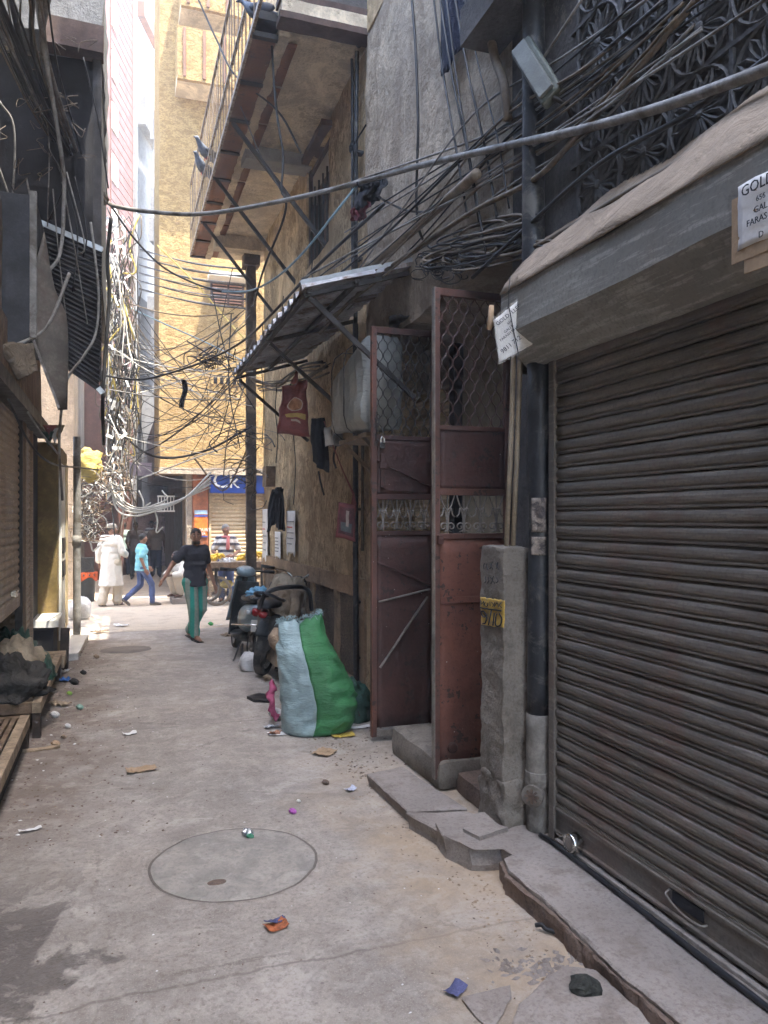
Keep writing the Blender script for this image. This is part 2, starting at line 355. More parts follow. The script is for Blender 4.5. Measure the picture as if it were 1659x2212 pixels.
C_WOODD = plain('dark_wood', (.06, .042, .032), .8, 0, .45, 9, .3, 50)
C_WOODP = plain('pale_old_plank', (.34, .255, .17), .85, 0, .4, 10, .3, 40)
C_BROWNBEAM = plain('brown_painted_beam', (.085, .05, .04), .7, 0, .4, 6)
C_VOID = plain('painted_dark_void', (.02, .02, .024), .95, 0, .3, 3)  # near-black colour stands in for shade inside openings and recesses
C_OCHRE = plain('ochre_wall_paint', (.20, .14, .05), .85, 0, .4, 3, .3, 30, dirt=(.14, .09, .035), dirt_amt=.6, dscale=9)
C_WHITEP = plain('white_paint', (.72, .70, .65), .7, 0, .15, 4)
C_PAPER = plain('white_paper', (.72, .70, .68), .8, 0, .12, 8)
C_INK = plain('black_ink', (.02, .02, .025), .8, 0, .1, 8, 0)
C_INKR = plain('red_ink', (.55, .06, .05), .8, 0, .1, 8, 0)
C_CARD = plain('brown_cardboard', (.36, .25, .155), .85, 0, .2, 8)
def cloth(name, c, var=.3, bs=9., bump=.9, rough=.9, scale=4., weave=True, sheen=0., spec=.2):
    s = NT(name); a = s.noise(scale, 5, .6); w = s.noise(bs, 4, .55, dist=1.2)
    col = s.mix(s.ramp(a, .3, .7), mul(c, 1 - var), mul(c, 1 + var * .5)); f = s.noise(120, 2, .5)
    col = s.mix(s.ramp(f, .4, .7, 0, .25), col, mul(c, .5)); s.bump(s.math('ADD', w, s.math('MULTIPLY', f, .12)), bump, .03); return s.out(col, rough, 0, spec)
def sackmat(name, c, spec=.35):
    """woven polypropylene: crinkles, dirt and a faint weave"""
    s = NT(name); cr = s.noise(6, 5, .7, vec=s.map((.7, .7, 3.2)), dist=1.); w = s.noise(16, 5, .65, vec=s.map((.8, .8, 2.)), dist=1.2); wv = s.noise(260, 2, .5); a = s.noise(2.2, 5, .6)
    col = s.mix(s.ramp(a, .35, .7), c, mul(c, .62)); col = s.mix(s.ramp(w, .58, .75, 0, .5), col, mul(c, .5))
    s.bump(s.math('ADD', s.math('ADD', cr, s.math('MULTIPLY', w, .7)), s.math('MULTIPLY', wv, .06)), .4, .03); return s.out(col, .5, 0, spec)
C_SGREEN = sackmat('green_woven_plastic', (.055, .235, .085)); C_SBLUE = sackmat('pale_aqua_woven_plastic', (.36, .48, .49)); C_SWHITE = sackmat('white_woven_plastic', (.68, .66, .64))
C_SDGREEN = sackmat('dark_green_plastic', (.018, .07, .05)); C_SYELLOW = sackmat('yellow_woven_plastic', (.62, .48, .14)); C_SRED = sackmat('red_printed_sack', (.30, .085, .08)); C_STAN = sackmat('tan_sacking', (.40, .30, .20))
C_CGREY = cloth('charcoal_cloth', (.05, .047, .043)); C_CBEIGE = cloth('beige_canvas', (.33, .27, .195)); C_CBLACK = cloth('black_cloth', (.02, .021, .026)); C_CNAVY = cloth('navy_cloth', (.025, .03, .055)); C_CTAN = cloth('dusty_tan_cloth', (.30, .22, .15))
C_SKIN = plain('brown_skin', (.25, .12, .072), .55, 0, .12, 20, .05, 150, spec=.4); C_SKIND = plain('dark_brown_skin', (.11, .052, .033), .55, 0, .12, 20, .05, 150, spec=.4); C_HAIR = plain('black_hair', (.012, .011, .011), .5, 0, .3, 60, .5, 90); C_HAIRG = plain('grey_hair', (.20, .19, .18), .6, 0, .3, 60, .5, 90)
C_WHITE = plain('bright_white_plastic', (.8, .8, .78), .4, 0, .08, 6, 0)
def film(name):
    s = NT(name); s.bump(s.noise(11, 4, .7, dist=2.), .9, .04); s.b.inputs['Transmission Weight'].default_value = 0.; s.b.inputs['Alpha'].default_value = .3
    return s.out((.82, .80, .74), .12, 0, .8)
C_FILM = film('clear_plastic_film')
# ---------------------------------------------------------------- the ground
MH = onz(507, 1862); MH.z = 0          # centre of the manhole
def gz(x, y):
    k = min(1, max(0, ((Vector((x, y, 0)) - MH).length - .45) / .3))
    return (.010 * fbm((x, y, 0), .9, 3) + .003 * fbm((x, y, 3), 6, 2)) * k
def sheet_grid(name, x0, x1, y0, y1, st, mat, zf):
    nx = int((x1 - x0) / st); ny = int((y1 - y0) / st); mb = MB()
    vs = [(x0 + (x1 - x0) * i / nx, y0 + (y1 - y0) * j / ny, 0) for i in range(nx + 1) for j in range(ny + 1)]
    vs = [(x, y, zf(x, y)) for x, y, _ in vs]
    mb.add(vs, [(i * (ny + 1) + j, (i + 1) * (ny + 1) + j, (i + 1) * (ny + 1) + j + 1, i * (ny + 1) + j + 1) for i in range(nx) for j in range(ny)])
    return mb.build(name, mat, smooth=True, kind='structure')
MB().add([(-90, -90, -.05), (90, -90, -.05), (90, 90, -.05), (-90, 90, -.05)], [(0, 1, 2, 3)]).build('ground', C_ROAD, kind='structure')
sheet_grid('lane_ground', -1.6, 2.9, -2.4, 12.9, .07, C_GROUND, gz)
sheet_grid('street_ground', -9, 14, 12.9, 30, .25, C_ROAD, lambda x, y: .012 * fbm((x, y, 0), .7, 3))
# ---------------------------------------------------------------- east side: shop building (dark, carved lattice) and the cream house
C_DWALL = plaster('grimy_dark_wall', (.115, .108, .105), (.09, .087, .088), (.045, .04, .038), (.16, .145, .13), .64, .4, .4)
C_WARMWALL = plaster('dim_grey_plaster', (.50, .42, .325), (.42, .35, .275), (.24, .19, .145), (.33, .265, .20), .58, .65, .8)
shop = thing('shop_building', 'grimy dark shop building with carved lattice above the big steel shutter', 'building', (4, 1.5, 0))
b = MB(); b.box(2.27, 9, -6, .55, 0, 21); b.box(2.27, 2.9, 3.62, 4.18, 0, 3.18); b.box(2.9, 9, .55, 4.18, 0, 3.18); b.box(2.27, 9, .55, 4.18, 3.18, 21)  # unseen upper height added to block the sun from the lane
b.build('wall', C_DWALL, shop)
MB().box(2.55, 2.6, .55, 3.62, 0, 3.18).build('inner_wall', C_VOID, shop)
house = thing('plaster_house', 'cream plaster house with peeling walls behind the awning and balcony', 'building', (5, 9, 0))
WY0, WY1, WZ0, WZ1 = 8.72, 9.88, 5.05, 6.36      # first-floor window
b = MB()
b.rbox(2.33, 3.2, 7.12, WY0, 1.1, 6.50, .11, .022, 2.6); b.rbox(2.33, 3.2, WY1, 13.0, 1.1, 6.50, .11, .022, 2.6)
b.rbox(2.33, 3.2, WY0, WY1, 1.1, WZ0, .11, .022, 2.6); b.rbox(2.33, 3.2, WY0, WY1, WZ1, 6.50, .11, .022, 2.6)
b.build('wall', C_CREAM, house, smooth=True)
b = MB(); b.box(2.36, 9, 7.2, 11.6, 6.5, 13); b.box(2.36, 9, 11.6, 13., 6.5, 20); b.box(2.4, 9, 7.2, 8, 13, 16); b.box(3.2, 9, 4.18, 13.0, 0, 6.5); b.box(2.27, 9, 4.18, 7.2, 6.5, 16.); b.build('rear_wall', C_CREAM, house)  # unseen upper blocks stepped so sun reaches the corner but not the lane
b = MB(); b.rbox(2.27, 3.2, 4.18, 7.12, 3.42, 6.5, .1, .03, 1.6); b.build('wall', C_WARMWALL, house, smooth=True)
# recess behind the gate
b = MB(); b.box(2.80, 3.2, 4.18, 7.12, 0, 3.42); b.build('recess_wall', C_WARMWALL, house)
b = MB(); b.rbox(2.33, 2.8, 7.12, 7.3, 0, 3.42, .1, .01, 5); b.build('recess_jamb', C_CREAM, house, smooth=True)
# dado: rough-cast panels framed by smooth bands, ledge on top
b = MB(); b.rbox(2.345, 2.9, 7.3, 13.0, 0, 1.14, .12, .01, 4); b.build('dado_backing', C_ROUGH, house, smooth=True)
b = MB()
b.rbox(2.29, 2.4, 7.3, 13.0, 1.00, 1.19, .09, .012, 5); b.rbox(2.31, 2.4, 7.3, 13.0, 0, .14, .1, .01, 5)
b.build('ledge', C_DADO, house, smooth=True)
dy = [7.3, 8.35, 9.5, 10.7, 11.9, 13.0]
for i, y in enumerate(dy):
    y0, y1 = (y, y + .13) if i == 0 else (y - .13, y) if i == len(dy) - 1 else (y - .065, y + .065)
    MB().rbox(2.305, 2.4, y0, y1, .14, 1.00, .08, .01, 5).build('dado_band', C_DADO, house, smooth=True)
for y0, y1 in zip(dy[:-1], dy[1:]):
    MB().rbox(2.335, 2.42, y0 + .09, y1 - .09, .15, .99, .06, .014, 14).build('rough_panel', C_ROUGH, house, smooth=True)
# ---------------------------------------------------------------- west side: shop row
row = thing('shop_row', 'dim row of old shops with steel shutters along the lane', 'building', (-3, 6, 0))
b = MB(); b.box(-7, XL, -6, 4.9, 0, 8.2); b.box(-7, -1.25, 4.9, 12.3, 0, 8.2); b.build('rear_wall', C_DWALL, row)
C_SHOPW = plaster('brown_shop_plaster', (.22, .15, .10), (.17, .12, .085), (.08, .055, .04), (.28, .2, .14), .62, .6, .5)
b = MB(); b.rbox(-1.25, XL, 4.9, 10.4, 2.95, 4.4, .15, .012, 4); b.rbox(-1.25, XL, 8.52, 8.74, 0, 2.95, .1, .01, 5); b.rbox(-1.25, XL - .02, 9.45, 9.62, 0, 2.95, .1, .01, 5); b.build('wall', C_SHOPW, row, smooth=True)
b = MB(); b.rbox(-1.25, -.72, 10.4, 12.3, .05, 2.75, .1, .008, 5, rnd=.02); b.build('corner_pier', C_OCHRE, row, smooth=True)
MB().box(-1.24, -.95, 9.62, 10.4, .45, 2.95).build('recess_shade_block', C_VOID, row)  # solid near-black block stands in for the shade of a recess
# ---------------------------------------------------------------- across the cross street
far = thing('yellow_building', 'tall yellow rough-plastered building across the street, lit by the sun', 'building', (5, 22, 0))
FY = 18.0
b = MB(); b.rbox(.87, 6, FY, FY + .4, 2.95, 15.8, .3, .03, 1.5); b.build('wall', C_FACADE, far, smooth=True)
b = MB(); b.box(.90, 14, FY + .4, 21.5, 2.95, 15.7); b.box(6, 14, FY, FY + .4, 0, 15.7); b.build('upper_wall', C_FACADE, far)
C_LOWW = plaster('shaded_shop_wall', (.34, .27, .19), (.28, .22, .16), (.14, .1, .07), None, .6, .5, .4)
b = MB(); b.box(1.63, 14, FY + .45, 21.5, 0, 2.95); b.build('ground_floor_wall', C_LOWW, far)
end = thing('lane_end_building', 'dim lilac and grey buildings closing the lane behind the crowd', 'building', (0, 31, 0))
C_LILAC = plain('lilac_wall', (.42, .33, .36), .9, 0, .3, 2, .2, 20, dirt=(.2, .16, .16))
MB().box(-3, 2.4, 30.5, 34, 0, 3.6).build('wall', C_LILAC, end)
MB().box(-3, 2.4, 30.9, 34, 3.6, 5.6).build('upper_wall', C_CONC2, end)
west = thing('corner_building', 'shaded building across the street beyond the dustbin', 'building', (-4, 21, 0))
MB().box(-9, -.95, 18.4, 30, 0, 10).build('wall', plaster('brown_corner_plaster', (.30, .23, .165), (.25, .19, .14), (.12, .09, .065)), west)
# ---------------------------------------------------------------- broken steps along the east side
def slab(outline, z0, z1, name, mat, jit=.012, step=.05, under=.02, tilt=(0, 0), dz=.004, **kw):
    """a worn slab: ragged outline, undercut side, slightly uneven top"""
    P = []; n = len(outline)
    for i in range(n):
        a = Vector((*outline[i][:2], 0)); b = Vector((*outline[(i + 1) % n][:2], 0)); k = max(1, int((b - a).length / step))
        P += [a.lerp(b, j / k) for j in range(k)]
    c = sum(P, Vector()) / len(P); mb = MB(); rs = []
    for q, (f, ins) in enumerate(((0, under), (.35, under * 1.3), (.7, under * .4), (.93, .0), (1, .012), (1.0, .05))):
        r = []
        for p in P:
            d = (p - c); d.normalize(); m = noise.noise_vector(p * 7 + Vector((0, 0, q * .45))) + noise.noise_vector(p * 26) * .6
            w = p - d * ins + Vector((m.x, m.y, 0)) * jit
            z = z0 + (z1 - z0) * f + (m.z * dz if f > .5 else 0) + (tilt[0] * (p.x - c.x) + tilt[1] * (p.y - c.y)) * f
            r.append(Vector((w.x, w.y, z)))
        rs.append(r)
    mb.rings(rs); return mb.build(name, mat, **kw)
o = slab([(1.80, .4), (1.775, 1.6), (1.78, 2.15), (1.765, 2.4), (1.785, 2.9), (1.775, 3.3), (1.81, 3.42), (1.875, 3.46), (1.86, 3.56), (1.70, 3.60), (1.635, 3.78), (1.66, 3.95), (1.80, 4.0), (2.24, 4.02), (2.24, .4)], -.02, .11, 'door_step', C_STEP, .010, .03, .02, dz=.005, label='long broken stone step under the big steel shutter', cat='step')
slab([(1.778, .4), (1.755, 1.6), (1.762, 2.4), (1.768, 2.9), (1.758, 3.3), (1.80, 3.44), (1.9, 3.46), (2.0, 3.4), (2.0, .4)], -.03, .085, 'riser', C_KERB, .014, .025, .004, parent=o)
def zpoly(pts, z): return [(onz(u, v, z).x, onz(u, v, z).y) for u, v in pts]
slab(zpoly([(792, 1676), (868, 1659), (1010, 1752), (880, 1756)], .06), -.02, .075, 'stone_slab', C_STEP, .005, .04, .015, label='long cracked slab running towards the gate doorstep', cat='slab')
slab(zpoly([(876, 1760), (1010, 1757), (1078, 1782), (950, 1802)], .075), -.02, .09, 'stone_slab', C_STEP, .006, .04, .015, label='short worn slab between the long slab and the pillar', cat='slab')
slab(zpoly([(1000, 1790), (1040, 1772), (1098, 1788), (1036, 1808)], .13), .11, .135, 'loose_tile', C_STEP, .003, .05, .0, label='loose square paving tile lying by the concrete pillar', cat='tile')
# crazy paving at the foot of the picture
slab(zpoly([(1120, 2170), (1215, 2085), (1330, 2100), (1405, 2212), (1380, 2330), (1180, 2330), (1085, 2260)], .03), -.02, .034, 'paving_stone', C_STEP, .012, .05, .02, label='wide worn paving stone carrying the lump of dark dung', cat='paving')
slab(zpoly([(1415, 2190), (1500, 2180), (1580, 2300), (1420, 2330)], .03), -.02, .028, 'paving_stone', C_STEP, .012, .05, .02, label='paving stone wedged between the kerb and the wide stone', cat='paving')
slab(zpoly([(1000, 2148), (1105, 2120), (1108, 2150), (1060, 2215), (1030, 2190)], .02), -.02, .012, 'paving_stone', C_STEP, .012, .05, .02, label='small broken paving stone beside the wide stone', cat='paving')
b = MB(); b.rbox(1.98, 2.8, 4.66, 5.60, -.01, .20, .06, .015, 4, rnd=.05); b.build('door_step', C_CONC, smooth=True, label='low concrete doorstep under the open gate', cat='step')
b = MB(); b.rbox(2.1, 2.8, 4.1, 4.66, -.01, .13, .06, .02, 4, rnd=.03); b.build('rubble_step', C_KERB, smooth=True, label='dark rough masonry footing between pillar and gate', cat='step')
# ---------------------------------------------------------------- the big roller shutter
SY0, SY1, SX = .62, 3.55, 2.20
sh = thing('roller_shutter', 'wide dusty brown steel roller shutter, closed, beside the kerb', 'shutter', (SX, 2.1, .1))
PITCH = .0742; sl_ = MB()
prof = [(.008, 0), (-.006, .002), (-.010, .006), (-.010, .011), (-.003, .014), (-.003, .018), (-.012, .026), (-.014, .036), (-.013, .050), (-.008, .062), (.001, .068), (.004, .0725), (.012, .0735), (.012, 0)]
sl_.rings([[Vector((x, y, z)) for x, z in prof] for y in [SY0 - 2.1 + (SY1 - SY0) * k / 6 for k in range(7)]])
slat_me = mesh_of(sl_, 'slat', C_SHUT)
sl_ = MB(); sl_.rings([[Vector((x + .006 * fbm((y * 3, 0, 0), 1.) - .004 * math.exp(-((y - .3) / .08) ** 2), y, z)) for x, z in prof] for y in [SY0 - 2.1 + (SY1 - SY0) * k / 24 for k in range(25)]]); slat_me2 = mesh_of(sl_, 'slat', C_SHUT)
for i in range(33):
    piece('slat', slat_me if i % 3 else slat_me2, sh, (SX + rand(-.002, .002), 2.1, .285 + i * PITCH), (rand(-.001, .001), rand(-.06, .06), rand(-.0008, .0008)))
b = MB(); b.box(SX - .012, SX + .004, SY0, SY1, .145, .287); b.box(SX - .032, SX - .012, SY0, SY1, .145, .160); b.box(SX - .024, SX - .012, SY0, SY1, .262, .276); b.build('bottom_bar', C_SHUT, sh, bevel=.002)
b = MB(); b.bar((SX - .015, 2.64, .225), (SX - .015, 2.46, .225), .006, .05); b.build('handle_slot', C_VOID, sh)
b = MB(); b.tube(catmull([(SX - .014, 2.66, .245), (SX - .04, 2.65, .228), (SX - .045, 2.56, .20), (SX - .04, 2.46, .195), (SX - .014, 2.44, .20)], 5), .006, 6); b.build('pull_handle', C_SHUT, sh, smooth=True)
b = MB(); b.box(SX - .045, SX + .02, SY1, SY1 + .022, .10, 2.72); b.box(SX - .045, SX - .037, SY1 - .03, SY1, .1, 2.72); b.build('guide_rail', C_SHUT, sh, bevel=.002)
b = MB(); b.box(SX - .05, SX + .04, SY0 - .1, SY1 - .04, .100, .128); b.build('sill', C_STEP, sh, bevel=.004)
b = MB(); c = onx(1236, 1822, SX - .06)
ang = [R(a) for a in range(0, 360, 20)]
C_CHROME = plain('worn_chrome', (.62, .60, .56), .22, 1., .2, 14, .05)
b.rings([[c + Vector((dx, .052 * k * math.cos(a), .052 * k * math.sin(a))) for a in ang] for dx, k in ((.04, .8), (.03, 1), (-.012, 1), (-.022, .9), (-.022, .72), (-.016, .70))])
lk = b.build('disc_lock', C_CHROME, smooth=True, label='round chrome disc padlock at the corner of the big shutter', cat='padlock')
b = MB(); b.rings([[c + Vector((dx, .036 * k * math.cos(a), .036 * k * math.sin(a))) for a in ang] for dx, k in ((-.015, 1), (-.021, .95))]); b.build('lock_face', C_GREYMETAL, lk)
b = MB(); b.tube(catmull([c + V3(.02, .05, .02), c + V3(0, .065, .01), c + V3(-.01, .10, .005), c + V3(0, .14, 0)], 5), .008, 6); b.build('hasp', C_CHROME, lk, smooth=True)
# ---------------------------------------------------------------- hood over the shutter
HY0, HY1 = .5, 3.76
hd = thing('shutter_hood', 'grey galvanised hood box over the big shutter with streaky underside', 'shutter hood', (2.1, 2.1, 2.6))
pf = [(1.975, 3.02), (1.970, 2.79), (2.13, 2.635), (2.16, 2.628), (2.27, 2.66), (2.27, 3.10)]
ys = [HY0 + (HY1 - HY0) * k / 30 for k in range(31)]
b = MB(); b.rings([[Vector((x + .006 * fbm((y, z, 1), 1.6), y, z + .008 * fbm((y, x, 4), 1.3))) for x, z in pf] for y in ys]); b.build('housing', C_HOOD, hd)
C_TARP = cloth('dusty_beige_tarpaulin', (.30, .235, .175), .2, 6, .6)
def tp(a, c):
    y = HY0 + (HY1 - HY0) * a; x = 1.966 + (2.255 - 1.966) * c
    return (x, y, 3.012 + .36 * c ** .9 + (.004 if c < .1 else .022 * fbm((x * 2, y, 0), 2.2) + .018 * math.sin(y * 7 + c * 5) * c))
b = MB(); b.sheet(tp, 60, 8, .006); b.build('tarpaulin_cover', C_TARP, hd, smooth=True)
MB().tube(catmull([(2.105, .4, .128), (2.11, 1.2, .124), (2.10, 2.1, .126), (2.115, 2.9, .124), (2.12, 3.45, .126), (2.11, 3.58, .124)], 6), .013, 8).build('gap_shade', C_BLACK, smooth=True, label='black tube standing in for the shaded gap at the foot of the big shutter', cat='gap_shade')  # black tube paints the dark gap between step and sill
# printed notice at the edge of the picture
def oriented(parent, org, X, Y):
    Z = X.cross(Y); return Matrix((X, Y, Z)).transposed().to_euler()
ps = thing('paper_notice', 'white printed paper notice taped on the hood at the frame edge', 'notice', onx(1640, 450, 1.955))
px = 1.962
def pq(u, v): p = onx(u, v, px); return (p.y, p.z)
t0 = onx(1594, 412, px); yy = t0.y; zt = t0.z
hgt = .215
b = MB(); b.sheet(lambda a, c: (px + .004 * fbm((a * 3, c * 3, 0), 1.5), yy - .30 * c, zt + .012 - hgt * a + .004 * math.sin(c * 7)), 10, 12, .0015); sheet_ = b.build('paper', C_PAPER, ps, smooth=True)
EU = (R(90), 0, R(-90))
for txt, s_, dz, dyy, sx in (('GOLD', .052, .045, .022, .95), ('656', .026, .083, .085, 1.), ('GAL', .030, .118, .075, 1.), ('FARAS', .030, .152, .045, 1.), ('D', .030, .205, .095, 1.)):
    letters(txt, C_INK, sheet_, (px - .008, yy - dyy, zt + .012 - dz), EU, s_, sx=sx)
b = MB(); b.box(px + .002, px + .006, yy - .3, yy + .028, zt - .24, zt - .02); b.box(px + .002, px + .007, yy - .3, yy - .02, zt - .29, zt - .2); b.wob(.008, 12); b.build('card_backing', C_CARD, ps)
# ---------------------------------------------------------------- hanging notice in clear plastic at the end of the hood
hn = thing('hanging_notice', 'printed notice wrapped in shiny clear plastic, tied to the hood end', 'notice', ony(1108, 720, HY1 - .04))
def hp(u, v, t=4.02): return atd(u, v, t)
A, B_, C_, D_ = hp(1068, 690), hp(1130, 640), hp(1150, 742), hp(1080, 782)
nrm = (B_ - A).cross(D_ - A).normalized()
def hs(a, c, k=0., gr=0.):
    p = A.lerp(B_, c).lerp(D_.lerp(C_, c), a); p = p + (p - (A + C_) / 2) * gr
    return p + nrm * (k + .012 * math.sin(c * 3.1) + .004 * fbm((a * 4, c * 4, 2), 1.3))
b = MB(); b.sheet(lambda a, c: hs(a, c, 0), 14, 12, .012); pp = b.build('paper_stack', C_PAPER, hn, smooth=True)
b = MB(); b.sheet(lambda a, c: hs(a, c, -.006 - .006 * abs(fbm((a * 9, c * 9, 5), 1.)), .10), 26, 24); b.build('plastic_film', C_FILM, hn, smooth=True)
X = (B_ - A).normalized(); Yv = ((A - D_) - X * (A - D_).dot(X)).normalized(); eu = oriented(None, None, X, Yv)
for txt, s_, a, c in (('GOLD  LLERS', .030, .20, .06), ('656', .018, .33, .40), ('GALI B', .020, .46, .26), ('FARASH KHANA', .020, .58, .10), ('9811 712', .034, .86, .10)):
    p = hs(a, c, -.010); letters(txt, C_INK, pp, p - X.cross(Yv) * -.004, eu, s_)
b = MB(); b.tube(catmull([hs(-.02, .5, .03), hs(0, .5, -.02), hs(.5, .52, -.022), hs(1.0, .55, -.02), hs(1.05, .6, .05)], 5), .003, 5); b.tube([hs(-.02, .5, -.01), hs(-.3, .62, .02), hs(-.62, .8, .06)], .0025, 5); b.build('string', C_CABLE, hn)
b = MB(); b.tube([hp(1062, 660, 4.06), hp(1060, 690, 4.06), hp(1056, 712, 4.06)], [.014, .016, .013], 9); b.build('paper_roll', C_CARD, hn, smooth=True)
# ---------------------------------------------------------------- carved lattice panel (jali) above the hood
C_JALI = plain('grimy_carved_stone', (.095, .095, .10), .9, 0, .35, 6, .3, 40)
jl = thing('stone_lattice', 'dark carved stone lattice of flower rosettes above the hood', 'lattice', (2.26, 2.4, 3.3))
MB().box(2.262, 2.268, .9, 3.5, 3.24, 4.9).build('backing', C_DWALL, jl)
ro = MB(); NP = 12
for k in range(NP):
    a = 6.28319 * k / NP; da = .20
    def pt(r, an): return Vector((0, r * math.cos(an), r * math.sin(an)))
    for sgn in (-1, 1):
        ro.tube([pt(.022, a), pt(.075, a + sgn * da * .9), pt(.125, a + sgn * da * .72), pt(.165, a)], [.006, .008, .008, .006], 4)
ro.tube([pt(.172, 6.28319 * k / 24) for k in range(25)], .009, 4, cap=False)
ro.ell((0, 0, 0), (.016, .026, .026), 8, 5)
rme = mesh_of(ro, 'rosette', C_JALI)
for i in range(7):
    for j in range(4):
        piece('rosette', rme, jl, (2.250, 1.15 + i * .352, 3.46 + j * .352), (rand(-.2, .2), 0, 0))
b = MB()
for i in range(8): b.box(2.246, 2.262, .965 + i * .352, .985 + i * .352, 3.24, 4.9)
for j in range(5): b.box(2.244, 2.262, .9, 3.5, 3.275 + j * .352, 3.295 + j * .352)
b.build('lattice_frame', C_JALI, jl)
# ---------------------------------------------------------------- concrete pillar with the painted number
pl = thing('concrete_pillar', 'rough short concrete pillar with a yellow painted number panel', 'pillar', (2.05, 3.9, .08))
b = MB(); b.rbox(1.99, 2.16, 3.77, 4.05, .05, 1.645, .014, .009, 9, rnd=.012); b.wob(.004, 42); b.build('shaft', C_CONC, pl, smooth=True)
b = MB(); b.rbox(1.985, 2.2, 3.755, 4.08, .02, .36, .02, .022, 11, off=3, rnd=.03); b.build('footing', C_CONC, pl, smooth=True)
C_YEL = plain('flaking_yellow_paint', (.62, .40, .085), .8, 0, .25, 12, .2, 50, dirt=(.26, .2, .12), dirt_amt=.3, dscale=14)
def pn(u, v, o=.0): p = onx(u, v, 1.985 - o); return p
yb = [pn(1042, 1290), pn(1091, 1297), pn(1089, 1356), pn(1041, 1349)]
b = MB()
def ypf(a, c):
    p = yb[0].lerp(yb[1], c).lerp(yb[3].lerp(yb[2], c), a)
    q = p + Vector(noise.turbulence_vector(p * 9, 3, False)) * .009
    e = .0025 * fbm((a * 9, c * 9, 0), 1.)
    return Vector((min(q.x, 1.99) - .006, p.y + (e if .02 < c < .98 else e * 2), p.z + (e if .02 < a < .98 else e * 2.2)))
b.sheet(ypf, 16, 12, .004); yp = b.build('painted_panel', C_YEL, pl, smooth=True)
def stroke(pts, r=.0055):
    P = []
    for a, c in catmull([Vector((a, c, 0)) for a, c in pts], 5) and [(q.x, q.y) for q in catmull([Vector((a, c, 0)) for a, c in pts], 5)]:
        P.append(ypf(a, c) + Vector((-.006, 0, 0)))
    return P, r
b = MB()
for pts in ([(.60, .30), (.53, .22), (.48, .12), (.55, .05), (.66, .10), (.70, .22), (.60, .30), (.74, .30), (.90, .24), (.96, .12)],
            [(.42, .48), (.98, .40)], [(.50, .60), (.96, .58)], [(.50, .74), (.68, .68), (.90, .70), (.97, .80), (.88, .92), (.66, .93), (.50, .82)],
            [(.37, .03), (.39, .40), (.38, .90)], [(.10, .06), (.25, .10), (.12, .18), (.27, .2)], [(.14, .27), (.26, .24), (.28, .34), (.16, .36)], [(.10, .44), (.28, .44)], [(.12, .5), (.2, .58), (.28, .52)],
            [(.08, .66), (.28, .62), (.10, .74), (.28, .80)], [(.10, .88), (.20, .84), (.28, .93)]):
    P, r = stroke(pts); b.tube(P, .0042 if pts[0][0] > .3 else .0026, 5)
b.build('painted_number', C_INK, yp, smooth=True)
b = MB()
for u0, v0, n_ in ((1046, 1222, 6), (1048, 1252, 5)):
    for k in range(n_):
        q = [pn(u0 + 6 * k + rand(-1, 1), v0 + rand(-9, -4), .022), pn(u0 + 6 * k + rand(-3, 4), v0 + rand(0, 3), .022), pn(u0 + 6 * k + rand(-1, 3), v0 + rand(4, 9), .022)]
        b.tube(catmull(q, 4), .003, 4)
b.build('faded_number', C_INK, pl)
# ---------------------------------------------------------------- pipes beside the pillar
dp = thing('drain_pipe', 'thick black drain pipe with a capped grey lower section', 'pipe', (2.16, 3.68, .1))
PXY = (2.165, 3.685)
def vtube(mb, x, y, z0, z1, r, n=16, k=8):
    mb.tube([(x + .004 * fbm((x, y, z0 + (z1 - z0) * i / k), 1.), y, z0 + (z1 - z0) * i / k) for i in range(k + 1)], r, n)
b = MB(); vtube(b, *PXY, .72, 2.64, .064); vtube(b, PXY[0] + .04, PXY[1] + .13, 2.62, 6.2, .064); b.build('upper_pipe', C_PIPEB, dp, smooth=True)
b = MB(); vtube(b, *PXY, .08, .74, .068); b.build('lower_pipe', C_PIPEG, dp, smooth=True)
b = MB(); vtube(b, *PXY, .36, .43, .076, k=2); b.build('collar', C_PIPEG, dp, bevel=.004)
cc = atd(1130, 1736, 4.0); pc = Vector((*PXY, cc.z)); dr = (cc - pc); dr.z = 0; dr.normalize()
b = MB(); b.tube([pc, pc + dr * .088], .052, 16); b.tube([pc + dr * .088, pc + dr * .105], .060, 16); cap = b.build('cleanout_cap', C_PIPEG, dp, bevel=.003)
b = MB(); ax = dr.cross(V3(0, 0, 1))
for k in range(4):
    a = k * math.pi / 4; q = ax * math.cos(a) + V3(0, 0, 1) * math.sin(a); b.bar(pc + dr * .108 - q * .038, pc + dr * .108 + q * .038, .012, .010, up=dr)
b.build('cap_ribs', C_KERB, cap)
C_OLDPAPER = plain('torn_old_paper', (.30, .25, .21), .9, 0, .5, 18, .2, 60, dirt=(.06, .05, .05), dirt_amt=.7, dscale=20)
for v0, v1, u0, u1 in ((1075, 1150, 1137, 1175), (1160, 1200, 1137, 1168)):
    def pc2(a, c, v0=v0, v1=v1):
        z = atd(1150, v0 + (v1 - v0) * a, 4.1).z; an = R(200 + 75 * c + 4 * fbm((a * 5, c * 5, v0), 1.))
        return (PXY[0] + .0665 * math.cos(an), PXY[1] + .0665 * math.sin(an), z)
    b = MB(); b.sheet(pc2, 10, 10, .001); b.build('torn_sticker', C_OLDPAPER, dp, smooth=True)
cd = thing('conduit_pair', 'two thin beige conduits running down into the pillar top', 'conduit', (2.08, 4.0, 1.6))
for du, k in ((0, 0), (14, .0)):
    b = MB(); b.tube([atd(1098 + du - 4, 1180, 4.28), atd(1102 + du, 1000, 4.29), atd(1107 + du, 860, 4.3), atd(1113 + du - 1, 640, 4.32)], .0145, 10); b.build('conduit', C_PIPEC, cd, smooth=True)
